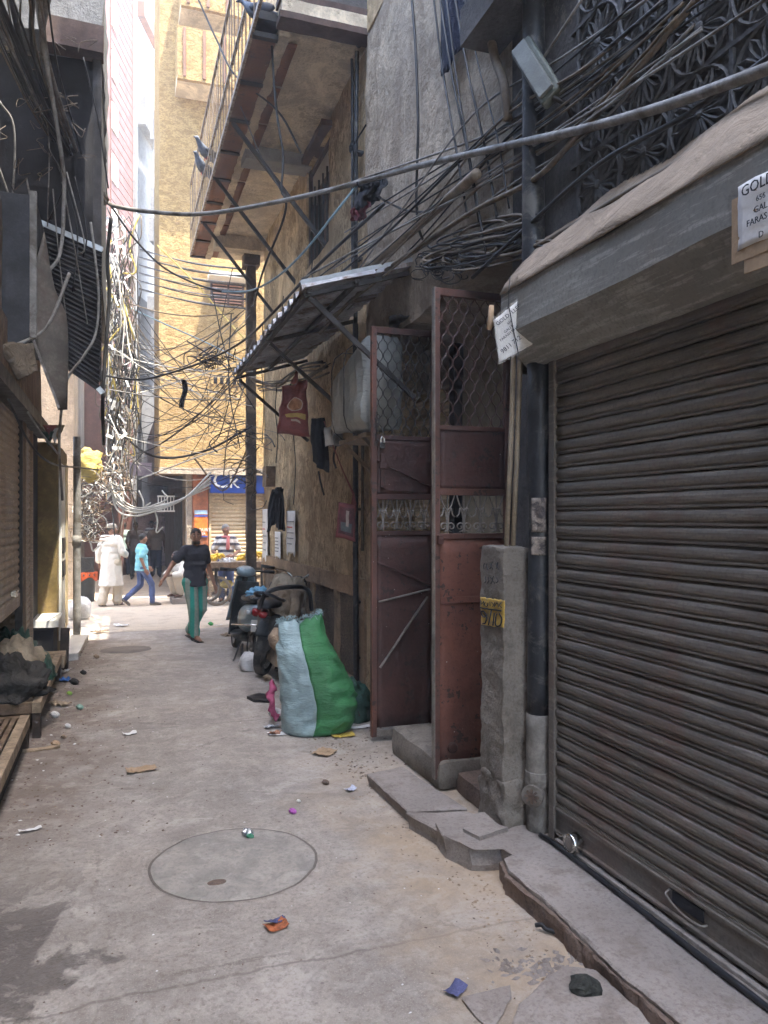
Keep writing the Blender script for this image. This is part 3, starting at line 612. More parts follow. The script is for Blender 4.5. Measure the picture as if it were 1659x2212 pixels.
# ---------------------------------------------------------------- the two gate leaves, both standing open
C_RED2 = _redpaint('brown_red_frame_paint', (.125, .055, .04), (.08, .04, .03))
def gate_leaf(y, x0, x1, z0, z1, label, nwire, back):
    g = thing('gate_leaf', label, 'gate', (x0, y, z0), 'open gate leaves at the doorway')
    L = dict(panel0=(z0 + .07, 1.665), orn=(1.70, 1.955), pan2=(2.0, 2.39), grille=(2.42, z1 - .05))
    if back: L['pan2'] = (2.0, 2.44); L['grille'] = (2.47, z1 - .05)
    sw = .036; FR = C_REDD if back else C_RED2
    MB().box(x0, x0 + sw, y - .02, y + .02, z0, z1).build('stile', C_RED2, g, bevel=.003); MB().box(x1 - sw, x1, y - .02, y + .02, z0, z1).build('stile', FR, g, bevel=.003)
    MB().box(x0 - .006, x0, y - .024, y + .024, z0, z1).build('edge_strip', C_GREYMETAL if not back else C_RED, g)
    for za, zb in ((z0, z0 + .05), (1.665, 1.70), (1.955, 2.0), (L['pan2'][1], L['pan2'][1] + .03), (z1 - .05, z1)):
        MB().box(x0 + sw, x1 - sw, y - .018, y + .018, za, zb).build('rail', C_GREYMETAL if za == z0 else FR, g, bevel=.002)
    def pan(za, zb, nm, m):
        MB().sheet(lambda a, c: (x0 + sw + (x1 - x0 - 2 * sw) * c, y - .004 + .008 * fbm((c * 2, a * 3, za + y), 1.) * math.sin(math.pi * c) * math.sin(math.pi * a), za + (zb - za) * a), 14, 10, .004).build(nm, m, g, smooth=True)
    pan(*L['panel0'], 'lower_panel', C_REDD if back else C_RED); pan(*L['pan2'], 'upper_panel', C_REDD)
    # expanded-metal grille
    za, zb = L['grille']; n = nwire; dxw = (x1 - x0 - 2 * sw) / n; per = .152
    for i in range(n + 1):
        sg = 1 if i % 2 else -1; pts = []; m = 46
        for k in range(m + 1):
            z = za + (zb - za) * k / m; q = math.sin(6.28319 * (z - za) / per); q = math.copysign(abs(q) ** .6, q)
            x = x0 + sw + dxw * i + sg * dxw * .44 * q
            pts.append((min(max(x, x0 + sw), x1 - sw), y + .004 * sg, z))
        MB().tube(pts, .0042, 4).build('grille_wire', C_DMETAL if back else C_REDD, g)
    # scroll work
    za, zb = L['orn']; W = x1 - x0 - 2 * sw; nb = 4; dx = W / nb
    def spiral(cx, cz, s, r0=.034, turns=1.35):
        return [(cx + s * (r0 * (1 - .75 * t / 20)) * math.cos(math.pi / 2 + s * 0 + 6.28319 * turns * t / 20), y, cz + (r0 * (1 - .75 * t / 20)) * math.sin(-math.pi / 2 + 6.28319 * turns * t / 20)) for t in range(21)]
    for i in range(nb):
        xc = x0 + sw + dx * (i + .5)
        for s in (-1, 1):
            b = MB(); b.tube(spiral(xc + s * dx * .24, za + .045, s), .0048, 5)
            b.tube(catmull([(xc + s * dx * .06, y, za + .02), (xc + s * dx * .05, y, za + .10), (xc + s * dx * .22, y, za + .17), (xc + s * dx * .30, y, za + .13), (xc + s * dx * .46, y, za + .11)], 5), .0048, 5)
            b.tube(catmull([(xc, y, zb - .10), (xc + s * dx * .2, y, zb - .075), (xc + s * dx * .38, y, zb - .02), (xc + s * dx * .42, y, zb)], 5), .0048, 5)
            b.build('scroll', C_GREYMETAL, g, smooth=True)
        MB().tube([(xc, y, za), (xc, y, zb)], .005, 5).build('baluster', C_GREYMETAL, g)
    if back:
        for a, c in (((.03, 1.13), (.97, 1.22)), ((.05, .60), (.92, 1.16)), ((.0, 1.45), (1., 1.25)), ((.0, 2.27), (1., 2.06))):
            MB().bar((x0 + sw + W * a[0], y - .026, a[1]), (x0 + sw + W * c[0], y - .026, c[1]), .012, .028 if a[1] < 2 else .02, up=(0, 1, 0)).build('brace', C_GREYMETAL if a[1] in (1.13, .60) else C_REDD, g, bevel=.002)
        b = MB()
        for k in range(12):
            p = Vector((x0 + .03 + .012 * math.sin(k * 2.1), y - .035 - .008 * (k % 2), 2.64 - .022 * k)); q = []
            for t in range(9): q.append(p + Vector((.012 * math.cos(t * .785) * (k % 2), .012 * math.cos(t * .785) * ((k + 1) % 2), .016 * math.sin(t * .785))))
            b.tube(q, .0035, 5, cap=False)
        b.build('chain', C_DMETAL, g, smooth=True)
        b = MB(); b.box(x0 + .055, x0 + .095, y - .055, y - .035, 2.36, 2.41); b.tube(catmull([(x0 + .062, y - .045, 2.41), (x0 + .062, y - .045, 2.44), (x0 + .075, y - .045, 2.455), (x0 + .088, y - .045, 2.44), (x0 + .088, y - .045, 2.41)], 4), .004, 6); b.build('padlock', C_CHROME, g, bevel=.003)
        b = MB(); b.box(x0 + .06, x0 + .10, y - .05, y - .02, 2.05, 2.32); b.box(x0 + .05, x0 + .115, y - .06, y - .02, 2.20, 2.25); b.build('bolt', C_REDD, g, bevel=.004)
    else:
        MB().box(x0 + sw, x1 - sw, y - .026, y - .018, 1.235, 1.28).build('mid_band', C_RED, g, bevel=.003)
        b = MB(); p = ony(978, 1616, y - .025); b.rings([[p + V3(.036 * k * math.cos(a), d, .036 * k * math.sin(a)) for a in ang] for d, k in ((.02, 1), (-.004, 1), (-.010, .8), (-.010, .5))]); b.build('round_boss', C_REDD, g, smooth=True)
        MB().box(x0 + .01, x0 + .05, y - .05, y - .02, 1.63, 1.69).build('hinge', C_REDD, g, bevel=.004)
    return g
gate_leaf(4.71, 1.975, 2.53, .075, 3.33, 'rust red gate leaf nearer the concrete pillar, with doorbell-like boss', 12, False)
gate_leaf(5.88, 1.925, 2.47, .045, 3.345, 'rust red gate leaf beside the green sack, with chain and diagonal braces', 12, True)
# what stands in the recess behind the gate
rs_ = thing('inner_shutter', 'beige ribbed shutter in the recess seen through the gate', 'shutter', (2.78, 6.6, 1.0))
m_ = MB(); m_.rings([[Vector((x, y, z)) for x, z in ((0, 0), (-.012, .012), (-.014, .034), (-.004, .05), (-.004, .062), (.01, .062), (.01, 0))] for y in (-.46, 0, .46)]); me_ = mesh_of(m_, 'rib', C_SHUT4)
for i in range(36): piece('rib', me_, rs_, (2.78, 6.64, .75 + .0625 * i))
MB().box(2.74, 2.80, 6.12, 6.18, .2, 3.1).build('side_post', C_SHUT4, rs_, bevel=.004)
b = MB(); b.box(2.72, 2.79, 4.9, 5.12, .1, 3.2); b.box(2.70, 2.79, 6.0, 6.1, .1, 3.3); b.build('door_post', C_VOID, label='dark door post in the recess behind the open gate', cat='post')
b = MB(); b.box(2.77, 2.795, 5.16, 5.98, .2, 3.0); b.build('inner_door', plain('grey_beige_door', (.30, .26, .19), .8, 0, .3, 3), label='plain grey-beige door in the recess behind the gate grille', cat='door')
# ---------------------------------------------------------------- corrugated awning over the gate side wall
aw = thing('tin_awning', 'dark corrugated tin awning on steel struts above the red bag', 'awning', (1.9, 7.8, 3.6))
AY0, AY1 = 5.87, 9.75; AXO = 1.36; AZO, AZI = 3.60, 3.88
def awp(y, c, lift=0.):
    x = AXO + (2.30 - AXO) * c
    k = (y / .23) % 1; rib = .062 if k < .25 else .062 * (1 - (k - .25) / .12) if k < .37 else .006 * math.sin(k * 30) if k < .88 else .062 * (k - .88) / .12
    return Vector((x, y, AZO + (AZI - AZO) * c + rib + lift + .004 * fbm((x, y, 0), 2.)))
cuts = [AY0, 6.85, 7.85, 8.82, AY1]
for i in range(4):
    y0, y1 = cuts[i] - (.03 if i else 0), cuts[i + 1]; n = int((y1 - y0) / .0205)
    MB().sheet(lambda a, c: awp(y0 + (y1 - y0) * a, c * (1.0 - .03 * (i % 2)) + (.0 if i % 2 else .01), .006 * (i % 2)), n, 5, -.003).build('corrugated_sheet', C_TIN, aw)
MB().sheet(lambda a, c: (AXO - .03 + (2.29 - AXO) * a, AY0 - .035 + (.10 * max(0, c - .4)), AZO + (AZI - AZO) * a + .01 + .034 * min(1, c / .4) + (.005 * fbm((a * 6, 0, 0), 1.))), 24, 5, .002).build('edge_flashing', C_TINL, aw)
for x in (AXO + .05, 1.80): 
    z = AZO + (AZI - AZO) * (x - AXO) / (2.30 - AXO) - .02
    MB().box(x - .018, x + .018, AY0, AY1, z - .035, z - .002).build('purlin', C_DMETAL, aw)
for y in (AY0 + .06, 7.6, AY1 - .05):
    MB().bar((AXO + .02, y, AZO - .045), (2.30, y, AZI - .045), .035, .035).build('rafter', C_DMETAL, aw)
    MB().bar((AXO + .06, y, AZO - .06), (2.31, y, AZO - .80), .035, .035).build('strut', C_DMETAL, aw)
MB().bar(atd(678, 648, 6.3), atd(800, 770, 6.45), .03, .03).build('strut', C_DMETAL, aw)
# ---------------------------------------------------------------- box wrapped in plastic on a bracket under the awning
def quadbox(P, depth, name, mat, parent, n=18, wr=.02, fr=5.):
    A, B, C, D = [Vector(p) for p in P]
    def fn(a, c):
        p = A.lerp(B, c).lerp(D.lerp(C, c), a); return p + Vector(noise.turbulence_vector(p * fr, 3, False)) * wr
    return MB().sheet(fn, n, n, depth).build(name, mat, parent, smooth=True)
C_POLY = sackmat('grey_polythene_wrap', (.42, .42, .38), .6)
wb = thing('wrapped_box', 'bulky box wrapped in grey polythene sheeting under the awning', 'box', (2.0, 6.7, 2.7))
y0, y1 = 6.12, 7.10; b = MB()
rs = []
for k in range(22):
    y = y0 + (y1 - y0) * k / 21; e = min(1, min(k, 21 - k) / 3 + .55); ring = []
    for t in range(28):
        a = 6.28319 * t / 28; cx, cz = math.cos(a), math.sin(a); q = 1 / max(abs(cx), abs(cz)) ** .96
        f_ = k / 21; p = Vector((2.10 + (.19 - .012 * math.sin(y * 37)) * cx * q * (.9 + .1 * e), y, 2.945 - .09 * f_ + (.40 - .17 * f_) * cz * q * (.93 + .07 * e)))
        ring.append(p + Vector(noise.turbulence_vector(p * Vector((6, 9, 3)).length * .5, 4, False)) * .03)
    rs.append(ring)
b.rings(rs); b.build('polythene_wrap', C_POLY, wb, smooth=True)
b = MB(); b.box(1.98, 2.33, 6.2, 7.05, 2.50, 2.535); b.bar((2.0, 6.4, 2.52), (2.33, 6.4, 2.2), .03, .03); b.bar((2.0, 7.0, 2.52), (2.33, 7.0, 2.2), .03, .03); b.build('bracket', C_WOODP, wb)
b = MB()
for y in (6.45, 6.85):
    b.tube([(2.09 + .235 * math.cos(a) * min(1.25, 1 / max(abs(math.cos(a)), abs(math.sin(a)))), y, 2.93 + .40 * math.sin(a) * min(1.2, 1 / max(abs(math.cos(a)), abs(math.sin(a))))) for a in [6.28319 * k / 24 for k in range(25)]], .005, 5, cap=False)
b.build('rope', C_CABLE, wb)
b = MB(); b.sheet(lambda a, c: atd(840 + 78 * c, 684 - 6 * math.sin(c * 3) + 34 * a + 10 * fbm((a * 2, c * 3, 0), 1.), 6.32 + .3 * a), 8, 12, .004); b.build('tin_scrap', C_TIND, smooth=True, label='dark bent tin scrap lying on top of the gate', cat='scrap')
# ---------------------------------------------------------------- bags and clothes hanging under the awning
def bag(name, quad, t, thick, mat, label, cat='bag', puff=1., wob=.03, folds=5., grp=None, print_=None):
    A, B, C, D = [atd(u, v, t) for u, v in quad]; N = (B - A).cross(D - A).normalized(); ob = thing(name, label, cat, (A + B + C + D) / 4, grp)
    def surf(a, c, s):
        p = A.lerp(B, c).lerp(D.lerp(C, c), a); e = (math.sin(math.pi * min(max(a, .0), 1.)) ** .5) * (math.sin(math.pi * c) ** .5)
        return p + N * (-s) * thick * e * puff + Vector(noise.turbulence_vector(p * folds, 3, False)) * wob
    n = 22; b = MB(); b.sheet(lambda a, c: surf(a, c, 1), n, n); b.sheet(lambda a, c: surf(a, 1 - c, -1) - N * 0, n, n)
    body = b.build('bag_body', mat, ob, smooth=True, weld=.0005); return ob, body, surf
ob, body, sf = bag('printed_sack', [(612, 832), (662, 822), (668, 944), (598, 934)], 8.3, .09, C_SRED, 'faded red rice sack with a round picture hung under the awning')
front = lambda a, c, k=.006: sf(a, c, 1 if True else -1)
def decal(sf, a0, a1, c0, c1, mat, name, parent, off=.006, n=10, shape=None):
    P = [sf(.5, .5, 1), sf(.5, .55, 1), sf(.55, .5, 1)]; N = (P[1] - P[0]).cross(P[2] - P[0]).normalized(); view = (Vector((0, 0, H)) - P[0]).normalized(); s = 1 if sf(.5, .5, 1).dot(view) > sf(.5, .5, -1).dot(view) else -1
    def fn(a, c):
        if shape:
            r = a; th_ = 6.28319 * c; aa = (a0 + a1) / 2 + (a1 - a0) / 2 * r * math.sin(th_); cc = (c0 + c1) / 2 + (c1 - c0) / 2 * r * math.cos(th_)
        else: aa = a0 + (a1 - a0) * a; cc = c0 + (c1 - c0) * c
        return sf(aa, cc, s) + view * off
    return MB().sheet(fn, n, 16 if shape else n).build(name, mat, parent, smooth=True)
C_PINK = plain('faded_pink_print', (.45, .16, .13), .6, 0, .2, 9); C_FOOD = plain('rice_bowl_print', (.50, .24, .13), .6, 0, .4, 16); C_YELP = plain('yellow_print', (.55, .38, .12), .6, 0, .2, 9); C_CREAMP = plain('cream_print', (.55, .42, .34), .6, 0, .2, 9)
decal(sf, .30, .58, .28, .86, C_CREAMP, 'print', body, .006, 8, True); decal(sf, .32, .56, .32, .82, C_FOOD, 'print', body, .010, 8, True); decal(sf, .62, .70, .22, .92, C_YELP, 'print', body, .008); decal(sf, .73, .76, .40, .75, C_CREAMP, 'print', body, .008)
MB().tube([atd(636, 830, 8.3), atd(640, 812, 8.3), atd(642, 795, 8.3)], [.05, .02, .012], 8).build('tied_neck', C_SRED, ob, smooth=True)
ob, body, sf = bag('printed_sack', [(732, 1082), (768, 1090), (768, 1170), (724, 1160)], 7.5, .05, C_SRED, 'small crimson printed carrier bag hung on the black wall pipe', wob=.012)
decal(sf, .12, .88, .10, .90, plain('dark_red_print', (.16, .05, .05), .6, 0, .5, 20), 'print', body, .006); decal(sf, .2, .65, .46, .62, C_CREAMP, 'print', body, .009); decal(sf, .55, .8, .2, .8, plain('grey_print', (.16, .17, .17), .6, 0, .3, 20), 'print', body, .008)
MB().tube([atd(764, 1092, 7.5), atd(764, 1068, 7.55), atd(742, 1020, 7.6), atd(722, 970, 7.7), atd(700, 910, 7.8)], [.03, .012, .006, .006, .006], 6).build('strap', C_SRED, ob, smooth=True)
def hangcloth(name, L, R_, t, mat, label, cat, th=.03, wob=.02):
    """a hanging strip of cloth between two edge lines given from top to bottom"""
    Lp = catmull([atd(u, v, t) for u, v in L], 5); Rp = catmull([atd(u, v, t) for u, v in R_], 5); n = min(len(Lp), len(Rp)) - 1
    def fn(a, c):
        i = min(n, int(a * n + .5)); p = Lp[i].lerp(Rp[i], c); d = ray(700, 900).normalized()
        return p + d * (.05 * math.sin(c * 9 + i * .15)) + Vector(noise.turbulence_vector(p * 6, 3, False)) * wob
    return MB().sheet(fn, n, 14, th).build(name, mat, smooth=True, label=label, cat=cat)
hangcloth('hanging_trousers', [(592, 1058), (582, 1090), (576, 1150)], [(604, 1052), (600, 1085), (592, 1128)], 11.2, C_CBLACK, 'black trousers hung on the plaster wall above torn notices', 'trousers')
hangcloth('hanging_cloth', [(600, 1060), (598, 1100), (596, 1140)], [(606, 1056), (611, 1100), (613, 1146)], 11.1, C_CBLACK, 'black waistcoat hung next to the trousers on the plaster wall', 'clothing')
hangcloth('black_bag', [(678, 905), (676, 945), (674, 995)], [(694, 903), (702, 940), (704, 1020)], 7.9, C_CBLACK, 'long black cloth bag hung under the wrapped box', 'bag')
b = MB(); b.tube(catmull([atd(688, 1018, 7.9), atd(692, 1040, 7.9), atd(700, 1070, 7.9)], 5), .025, 6, flat=.3); b.build('black_strap', C_CBLACK, smooth=True, label='loose black strap dangling below the long black bag', cat='strap')
ob, body, sf = bag('plastic_bag', [(700, 925), (716, 920), (720, 962), (702, 965)], 7.6, .03, C_SWHITE, 'crumpled white plastic bag tucked beside the meter box', wob=.02)
# ---------------------------------------------------------------- things fixed on the plaster wall
mbx = thing('meter_box', 'small grey electric meter box on the plaster wall', 'meter box', onx(730, 945, 2.29))
c = onx(731, 942, 2.31); MB().box(c.x - .09, c.x + .02, c.y - .11, c.y + .11, c.z - .11, c.z + .11).build('case', C_CONC2, mbx, bevel=.008); MB().box(c.x - .095, c.x - .088, c.y - .07, c.y + .07, c.z - .03, c.z + .07).build('window', C_BLACK, mbx)
MB().tube(catmull([c + V3(-.03, 0, -.11), c + V3(-.05, .03, -.25), c + V3(-.02, .02, -.36)], 5), .012, 6).build('lead', C_CABLE, mbx)
c = onx(587, 1030, 2.31); MB().rbox(c.x - .12, c.x + .03, c.y - .16, c.y + .16, c.z - .16, c.z + .16, .05, .006, 8).build('junction_box', C_WOOD, smooth=False, label='small brown wooden junction box high on the plaster wall', cat='box')
def wallpaper(u0, v0, u1, v1, x, label, red=None, torn=.02):
    A, B = onx(u0, v0, x), onx(u1, v0, x); C = onx(u1, v1, x); zt, zb = A.z, C.z
    ob = thing('torn_notice', label, 'notice', ((A + C) / 2)); 
    MB().sheet(lambda a, c: (x - .004 * fbm((a * 4, c * 4, u0), 1.) - .002, A.y + (B.y - A.y) * c + torn * fbm((a * 5, c, u0 + 3), 1.) * (1 if c in (0, 1) else 0), zt + (zb - zt) * a + torn * 3 * fbm((c * 5, a, u0), 1.) * (1 if a == 1 else 0)), 16, 10, .002).build('paper', C_PAPER, ob, smooth=True)
    for k in range(5):
        z = zt + (zb - zt) * (.25 + .13 * k); y0 = A.y + (B.y - A.y) * .15; y1 = A.y + (B.y - A.y) * rand(.6, .9)
        MB().box(x - .014, x - .008, min(y0, y1), max(y0, y1), z - .008, z + .008).build('print_line', C_INKR if k == 1 and red else C_CONC2, ob)
wallpaper(567, 1100, 578, 1215, 2.29, 'pale torn notice on the plaster wall by the corner post', True)
wallpaper(619, 1104, 638, 1198, 2.29, 'long curling white notice sheet on the plaster wall', True)
wallpaper(594, 1148, 606, 1205, 2.29, 'small ragged pinkish notice behind the hanging trousers')
# pipes on the wall
pp_ = thing('wall_pipe', 'thin black wall pipe running down to the ledge with elbow at top', 'pipe', (2.28, 7.75, 0))
b = MB(); b.tube(catmull([onx(668, 35, 2.2), onx(765, 92, 2.24), onx(771, 100, 2.26), onx(771, 125, 2.27)], 4) + [onx(769, 300, 2.27), onx(768, 700, 2.27)], .022, 8); b.build('pipe', C_PIPEB, pp_, smooth=True)
b = MB(); b.tube([onx(768, 700, 2.27), onx(768, 1235, 2.26), onx(770, 1490, 2.26)], .03, 8); b.build('lower_pipe', C_PIPEB, pp_, smooth=True)
b = MB(); b.tube(catmull([onx(648, 10, 2.15), onx(660, 40, 2.17), onx(750, 108, 2.24), onx(760, 120, 2.25), onx(761, 300, 2.27), onx(762, 640, 2.27)], 4), .016, 8); b.build('thin_pipe', C_PIPEB, pp_, smooth=True)
for v in (330, 560, 930, 1100, 1300, 1420):
    p = onx(769, v, 2.27); MB().box(p.x - .01, p.x + .07, p.y - .045, p.y + .045, p.z - .012, p.z + .012).build('clamp', C_DMETAL, pp_)
b = MB(); b.tube([onx(783, 860, 2.30), onx(783, 1190, 2.30)], .016, 6); b.build('conduit', C_CABLEB, smooth=True, label='thin brown conduit between black wall pipe and gate post', cat='conduit')
b = MB()
for k in range(3):
    p = onx(766, 318 + k * 3, 2.24); b.tube([p + V3(-.03, .07 * math.cos(a + k), .05 * math.sin(a + k * 2)) for a in [6.28319 * t / 14 for t in range(15)]], .007, 5)
b.tube([onx(766, 310, 2.22), onx(790, 270, 2.22)], .008, 5); b.build('tied_rag', C_CBLACK, smooth=True, label='knotted black cord tied round the wall pipe', cat='cord')
# tilted lamp housing high on the dark wall
lp = thing('lamp_housing', 'pale green tilted lamp housing bracketed high on the dark wall', 'lamp', onx(1165, 170, 2.1))
p0, p1 = onx(1128, 102, 2.12), onx(1196, 212, 2.16); d = (p1 - p0); 
MB().bar(p0, p1, .13, .06, up=(-1, -.3, .5)).build('housing', plain('pale_green_enamel', (.10, .11, .092), .6, 0, .3, 8), lp, bevel=.01)
MB().bar(p0.lerp(p1, .05) + V3(-.045, -.02, .0), p0.lerp(p1, .95) + V3(-.045, -.02, .0), .09, .02, up=(-1, -.3, .5)).build('diffuser', plain('dusty_white_diffuser', (.12, .125, .11), .5, 0, .2, 8), lp, bevel=.004)
MB().tube([p1, p1 + V3(.05, -.05, -.05), V3(2.28, p1.y, p1.z - .1)], .015, 6).build('arm', C_DMETAL, lp)
# dark net curtain and the slab above
b = MB(); b.sheet(lambda a, c: onx(952 + 112 * c, -60 + (225 - 150 * c + 12 * fbm((c * 5, a, 0), 1.)) * a, 2.2 - .03 * math.sin(c * 11)), 14, 16, .01); b.build('net_curtain', C_CNAVY, smooth=True, label='dark blue net curtain hanging from the top of the grey wall', cat='curtain')
b = MB(); b.box(2.0, 2.27, 3.5, 4.35, 4.72, 4.95); b.build('ledge_slab', C_DWALL, label='dark projecting ledge slab above the lamp housing', cat='ledge')
# first-floor window
wn = thing('wall_window', 'narrow brown window with iron bars on the plaster wall', 'window', (2.4, (WY0 + WY1) / 2, WZ0))
MB().box(2.52, 2.56, WY0, WY1, WZ0, WZ1).build('shutter_panel', plain('brown_shutter_paint', (.13, .075, .05), .7, 0, .4, 6), wn)
for y in (WY0, WY1 - .07): MB().box(2.36, 2.52, y, y + .07, WZ0, WZ1).build('frame', C_BROWNBEAM, wn)
for z in (WZ0, WZ1 - .07, WZ0 + .85): MB().box(2.38, 2.52, WY0 + .07, WY1 - .07, z, z + .06).build('frame_rail', C_BROWNBEAM, wn)
for k in range(5): MB().tube([(2.35, WY0 + .17 + .2 * k, WZ0 + .02), (2.35, WY0 + .17 + .2 * k, WZ0 + .95)], .014, 6).build('bar', C_DMETAL, wn)
MB().box(2.40, 2.42, WY0 + .07, WY1 - .07, WZ0 + .93, WZ1 - .1).build('pane', plain('dusty_pane', (.35, .30, .23), .4, 0, .3, 3), wn)
MB().rbox(2.22, 2.4, WY0 - .08, WY1 + .08, WZ1, WZ1 + .07, .1, .008, 5).build('lintel', C_BROWNBEAM, wn)
# corner post
cp = thing('corner_post', 'tall dark iron corner post carrying the balcony end', 'post', (2.1, 13.15, 0))
C_POST = plain('grimy_brown_post', (.10, .075, .058), .8, 0, .5, 5, .4, 30, dirt=(.22, .17, .12), dirt_amt=.5)
MB().rbox(2.05, 2.22, 13.08, 13.25, 0, 6.1, .08, .012, 5, rnd=.02).build('shaft', C_POST, cp, smooth=True); MB().rbox(2.0, 2.27, 13.03, 13.3, 6.1, 6.3, .08, .006, 5).build('capital', C_POST, cp); MB().rbox(2.0, 2.27, 13.03, 13.3, 0, .3, .08, .01, 5).build('base', C_POST, cp)
# ---------------------------------------------------------------- projecting balcony on the east side
bal = thing('balcony', 'old projecting balcony with rusty underside and barred railing above the lane', 'balcony', (1.8, 10.5, 6.5))
BZ = 6.5; BX0, BX1 = 1.20, 2.36; BY0, BY1 = 7.3, 14.1
b = MB(); b.rbox(1.50, 2.5, BY0, 9.72, BZ + .0, BZ + .16, .1, .02, 3); b.rbox(1.50, 2.5, 9.98, 12.9, BZ, BZ + .16, .1, .02, 3); b.rbox(1.5, 2.5, 12.9, BY1, BZ, BZ + .16, .15, .01, 3); b.build('soffit', C_CEIL, bal, smooth=True)
b = MB(); b.rbox(1.46, 1.56, BY0, BY1, BZ - .05, BZ + .16, .06, .018, 7); b.build('soffit_trim', C_CEIL, bal, smooth=True)
b = MB(); b.rbox(1.5, 2.36, 9.70, 10.0, BZ - .16, BZ + .1, .1, .012, 4); b.build('cross_beam', C_CONC2, bal, smooth=True)
b = MB(); b.rbox(1.5, 2.36, 12.86, 13.12, BZ - .22, BZ + .1, .1, .012, 4); b.build('cross_beam', C_CEIL, bal, smooth=True)
for z, h, x, m in ((BZ - .02, .06, 1.42, C_BROWNBEAM), (BZ + .04, .12, 1.44, C_CEIL), (BZ + .16, .06, 1.42, C_BROWNBEAM), (BZ + .22, .5, 1.46, C_DWALL)):
    MB().rbox(x, 2.36, BY0 - .22, BY0 - .01, z, z + h, .08, .006, 6).build('end_moulding', m, bal, smooth=True)
nj = 9; js = [BY0 + .12 + (BY1 - BY0 - .2) * k / (nj - 1) for k in range(nj)]
for i, y in enumerate(js):
    MB().bar((BX0 + .02, y, BZ - .03), (1.465, y, BZ - .03), .06, .05).build('joist', C_DMETAL, bal)
    if i < nj - 1:
        y1 = js[i + 1]; MB().sheet(lambda a, c: (BX0 + .03 + .435 * c, y + .03 + (y1 - y - .06) * a, BZ - .025 + .008 * math.sin(a * 3.1) + .012 * fbm((a * 3, c * 3, i), 1.)), 8, 6, -.012).build('rust_sheet', C_RUST, bal, smooth=True)
MB().box(BX0 + .03, 1.5, BY0, BY1, BZ + .06, BZ + .14).build('floor_edge', C_DMETAL, bal)
C_EDGE = plain('pale_painted_angle', (.45, .38, .30), .6, .2, .4, 20, .1, dirt=(.18, .1, .06), dirt_amt=.6, dscale=18)
MB().box(BX0, BX0 + .03, BY0 - .6, BY1, BZ - .03, BZ + .03).build('edge_angle', C_EDGE, bal)
# struts down to the wall
for y in (9.1, 10.7, 12.35):
    MB().bar((BX0 + .06, y, BZ - .06), (2.34, y - .15, BZ - 1.42), .045, .045).build('strut', C_DMETAL, bal)
# railing: slim bars, two rails
C_RAIL = plain('brown_railing_bar', (.24, .17, .11), .6, .1, .4, 8)
bar_me = mesh_of(MB().tube([(0, 0, 0), (0, 0, .6), (0, 0, 1.25)], .008, 5), 'rail_bar', C_RAIL)
n = 30
for i in range(n):
    y = BY0 - .5 + (BY1 - BY0 + .5) * i / (n - 1); piece('rail_bar', bar_me, bal, (BX0 + .015, y, BZ + .03), (rand(-.02, .02), rand(-.01, .01), 0))
for z in (.45, 1.25): MB().box(BX0, BX0 + .032, BY0 - .6, BY1, BZ + z, BZ + z + .03).build('hand_rail', C_EDGE if z < 1 else C_RAIL, bal)
# sunlit yellow balconies on the far building, above the street
for k, (z0, lab) in enumerate(((12.95, 'sunlit yellow balcony box higher on the yellow building'), (11.35, 'sunlit yellow balcony box lower on the yellow building'))):
    yb_ = thing('yellow_balcony', lab, 'balcony', (2.0, 17.5, z0), 'balconies of the yellow building')
    x0, x1 = 1.28 - .08 * k, 2.7; MB().rbox(x0, x1, 17.2, 17.3, z0, z0 + 1.15, .1, .008, 5).build('parapet', C_FACADE, yb_); MB().box(x0, x1, 17.3, 18.02, z0, z0 + .12).build('floor', C_CEIL, yb_)
    MB().rbox(x0, x0 + .1, 17.3, 18.0, z0 + .12, z0 + 1.15, .1, .008, 5).build('side_parapet', C_FACADE, yb_); 
    for q in range(3): MB().box(x0 + .12 + .42 * q, x0 + .18 + .42 * q, 17.16, 17.2, z0 + .05, z0 + 1.1).build('rust_batten', C_RUST, yb_)
# ---------------------------------------------------------------- pigeons
C_PIG = plain('slate_pigeon_feather', (.12, .14, .18), .7, 0, .35, 25, .2); C_PIGD = plain('dark_pigeon_feather', (.03, .03, .04), .6, 0, .3, 25, .2)
def pigeon(p, ang_, label, mat, s=1.):
    M = Matrix.Translation(p) @ Matrix.Rotation(ang_, 4, 'Z') @ Matrix.Scale(s, 4); ob = thing('pigeon', label, 'bird', p, 'pigeons')
    prof = [(-.17, .02, .012, .02), (-.10, .035, .03, .035), (-.03, .05, .055, .07), (.05, .055, .06, .085), (.10, .045, .05, .115), (.125, .032, .034, .145), (.14, .028, .03, .17), (.155, .024, .026, .19), (.175, .012, .014, .19), (.20, .004, .005, .185)]
    b = MB(); b.rings([[Vector((w_ * math.cos(a), x, z + h_ * math.sin(a))) for a in [6.28319 * k / 10 for k in range(10)]] for x, w_, h_, z in prof]); b.xf(M).build('body', mat, ob, smooth=True)
    for sx in (-1, 1):
        b = MB(); b.ell((0, 0, 0), (.014, .11, .04), 10, 6); b.xf(M @ Matrix.Translation((.05 * sx, -.03, .075)) @ Matrix.Rotation(.2, 4, 'X')).build('wing', C_PIGD, ob, smooth=True)
        MB().tube([(.02 * sx, .02, .03), (.02 * sx, .03, -.01)], .005, 5).xf(M).build('leg', C_INKR, ob)
pigeon(V3(BX0 + .015, 11.35, BZ + .48), 2.2, 'slate pigeon perched upper on the balcony rail', C_PIG, 1.3)
pigeon(V3(BX0 + .015, 11.85, BZ + .48), 2.4, 'slate pigeon perched lower on the balcony rail', C_PIG, 1.3)
pigeon(V3(BX0 + .10, 7.42, BZ + .10), 1.0, 'grey pigeon on the near end of the balcony floor', C_PIG, 1.3)
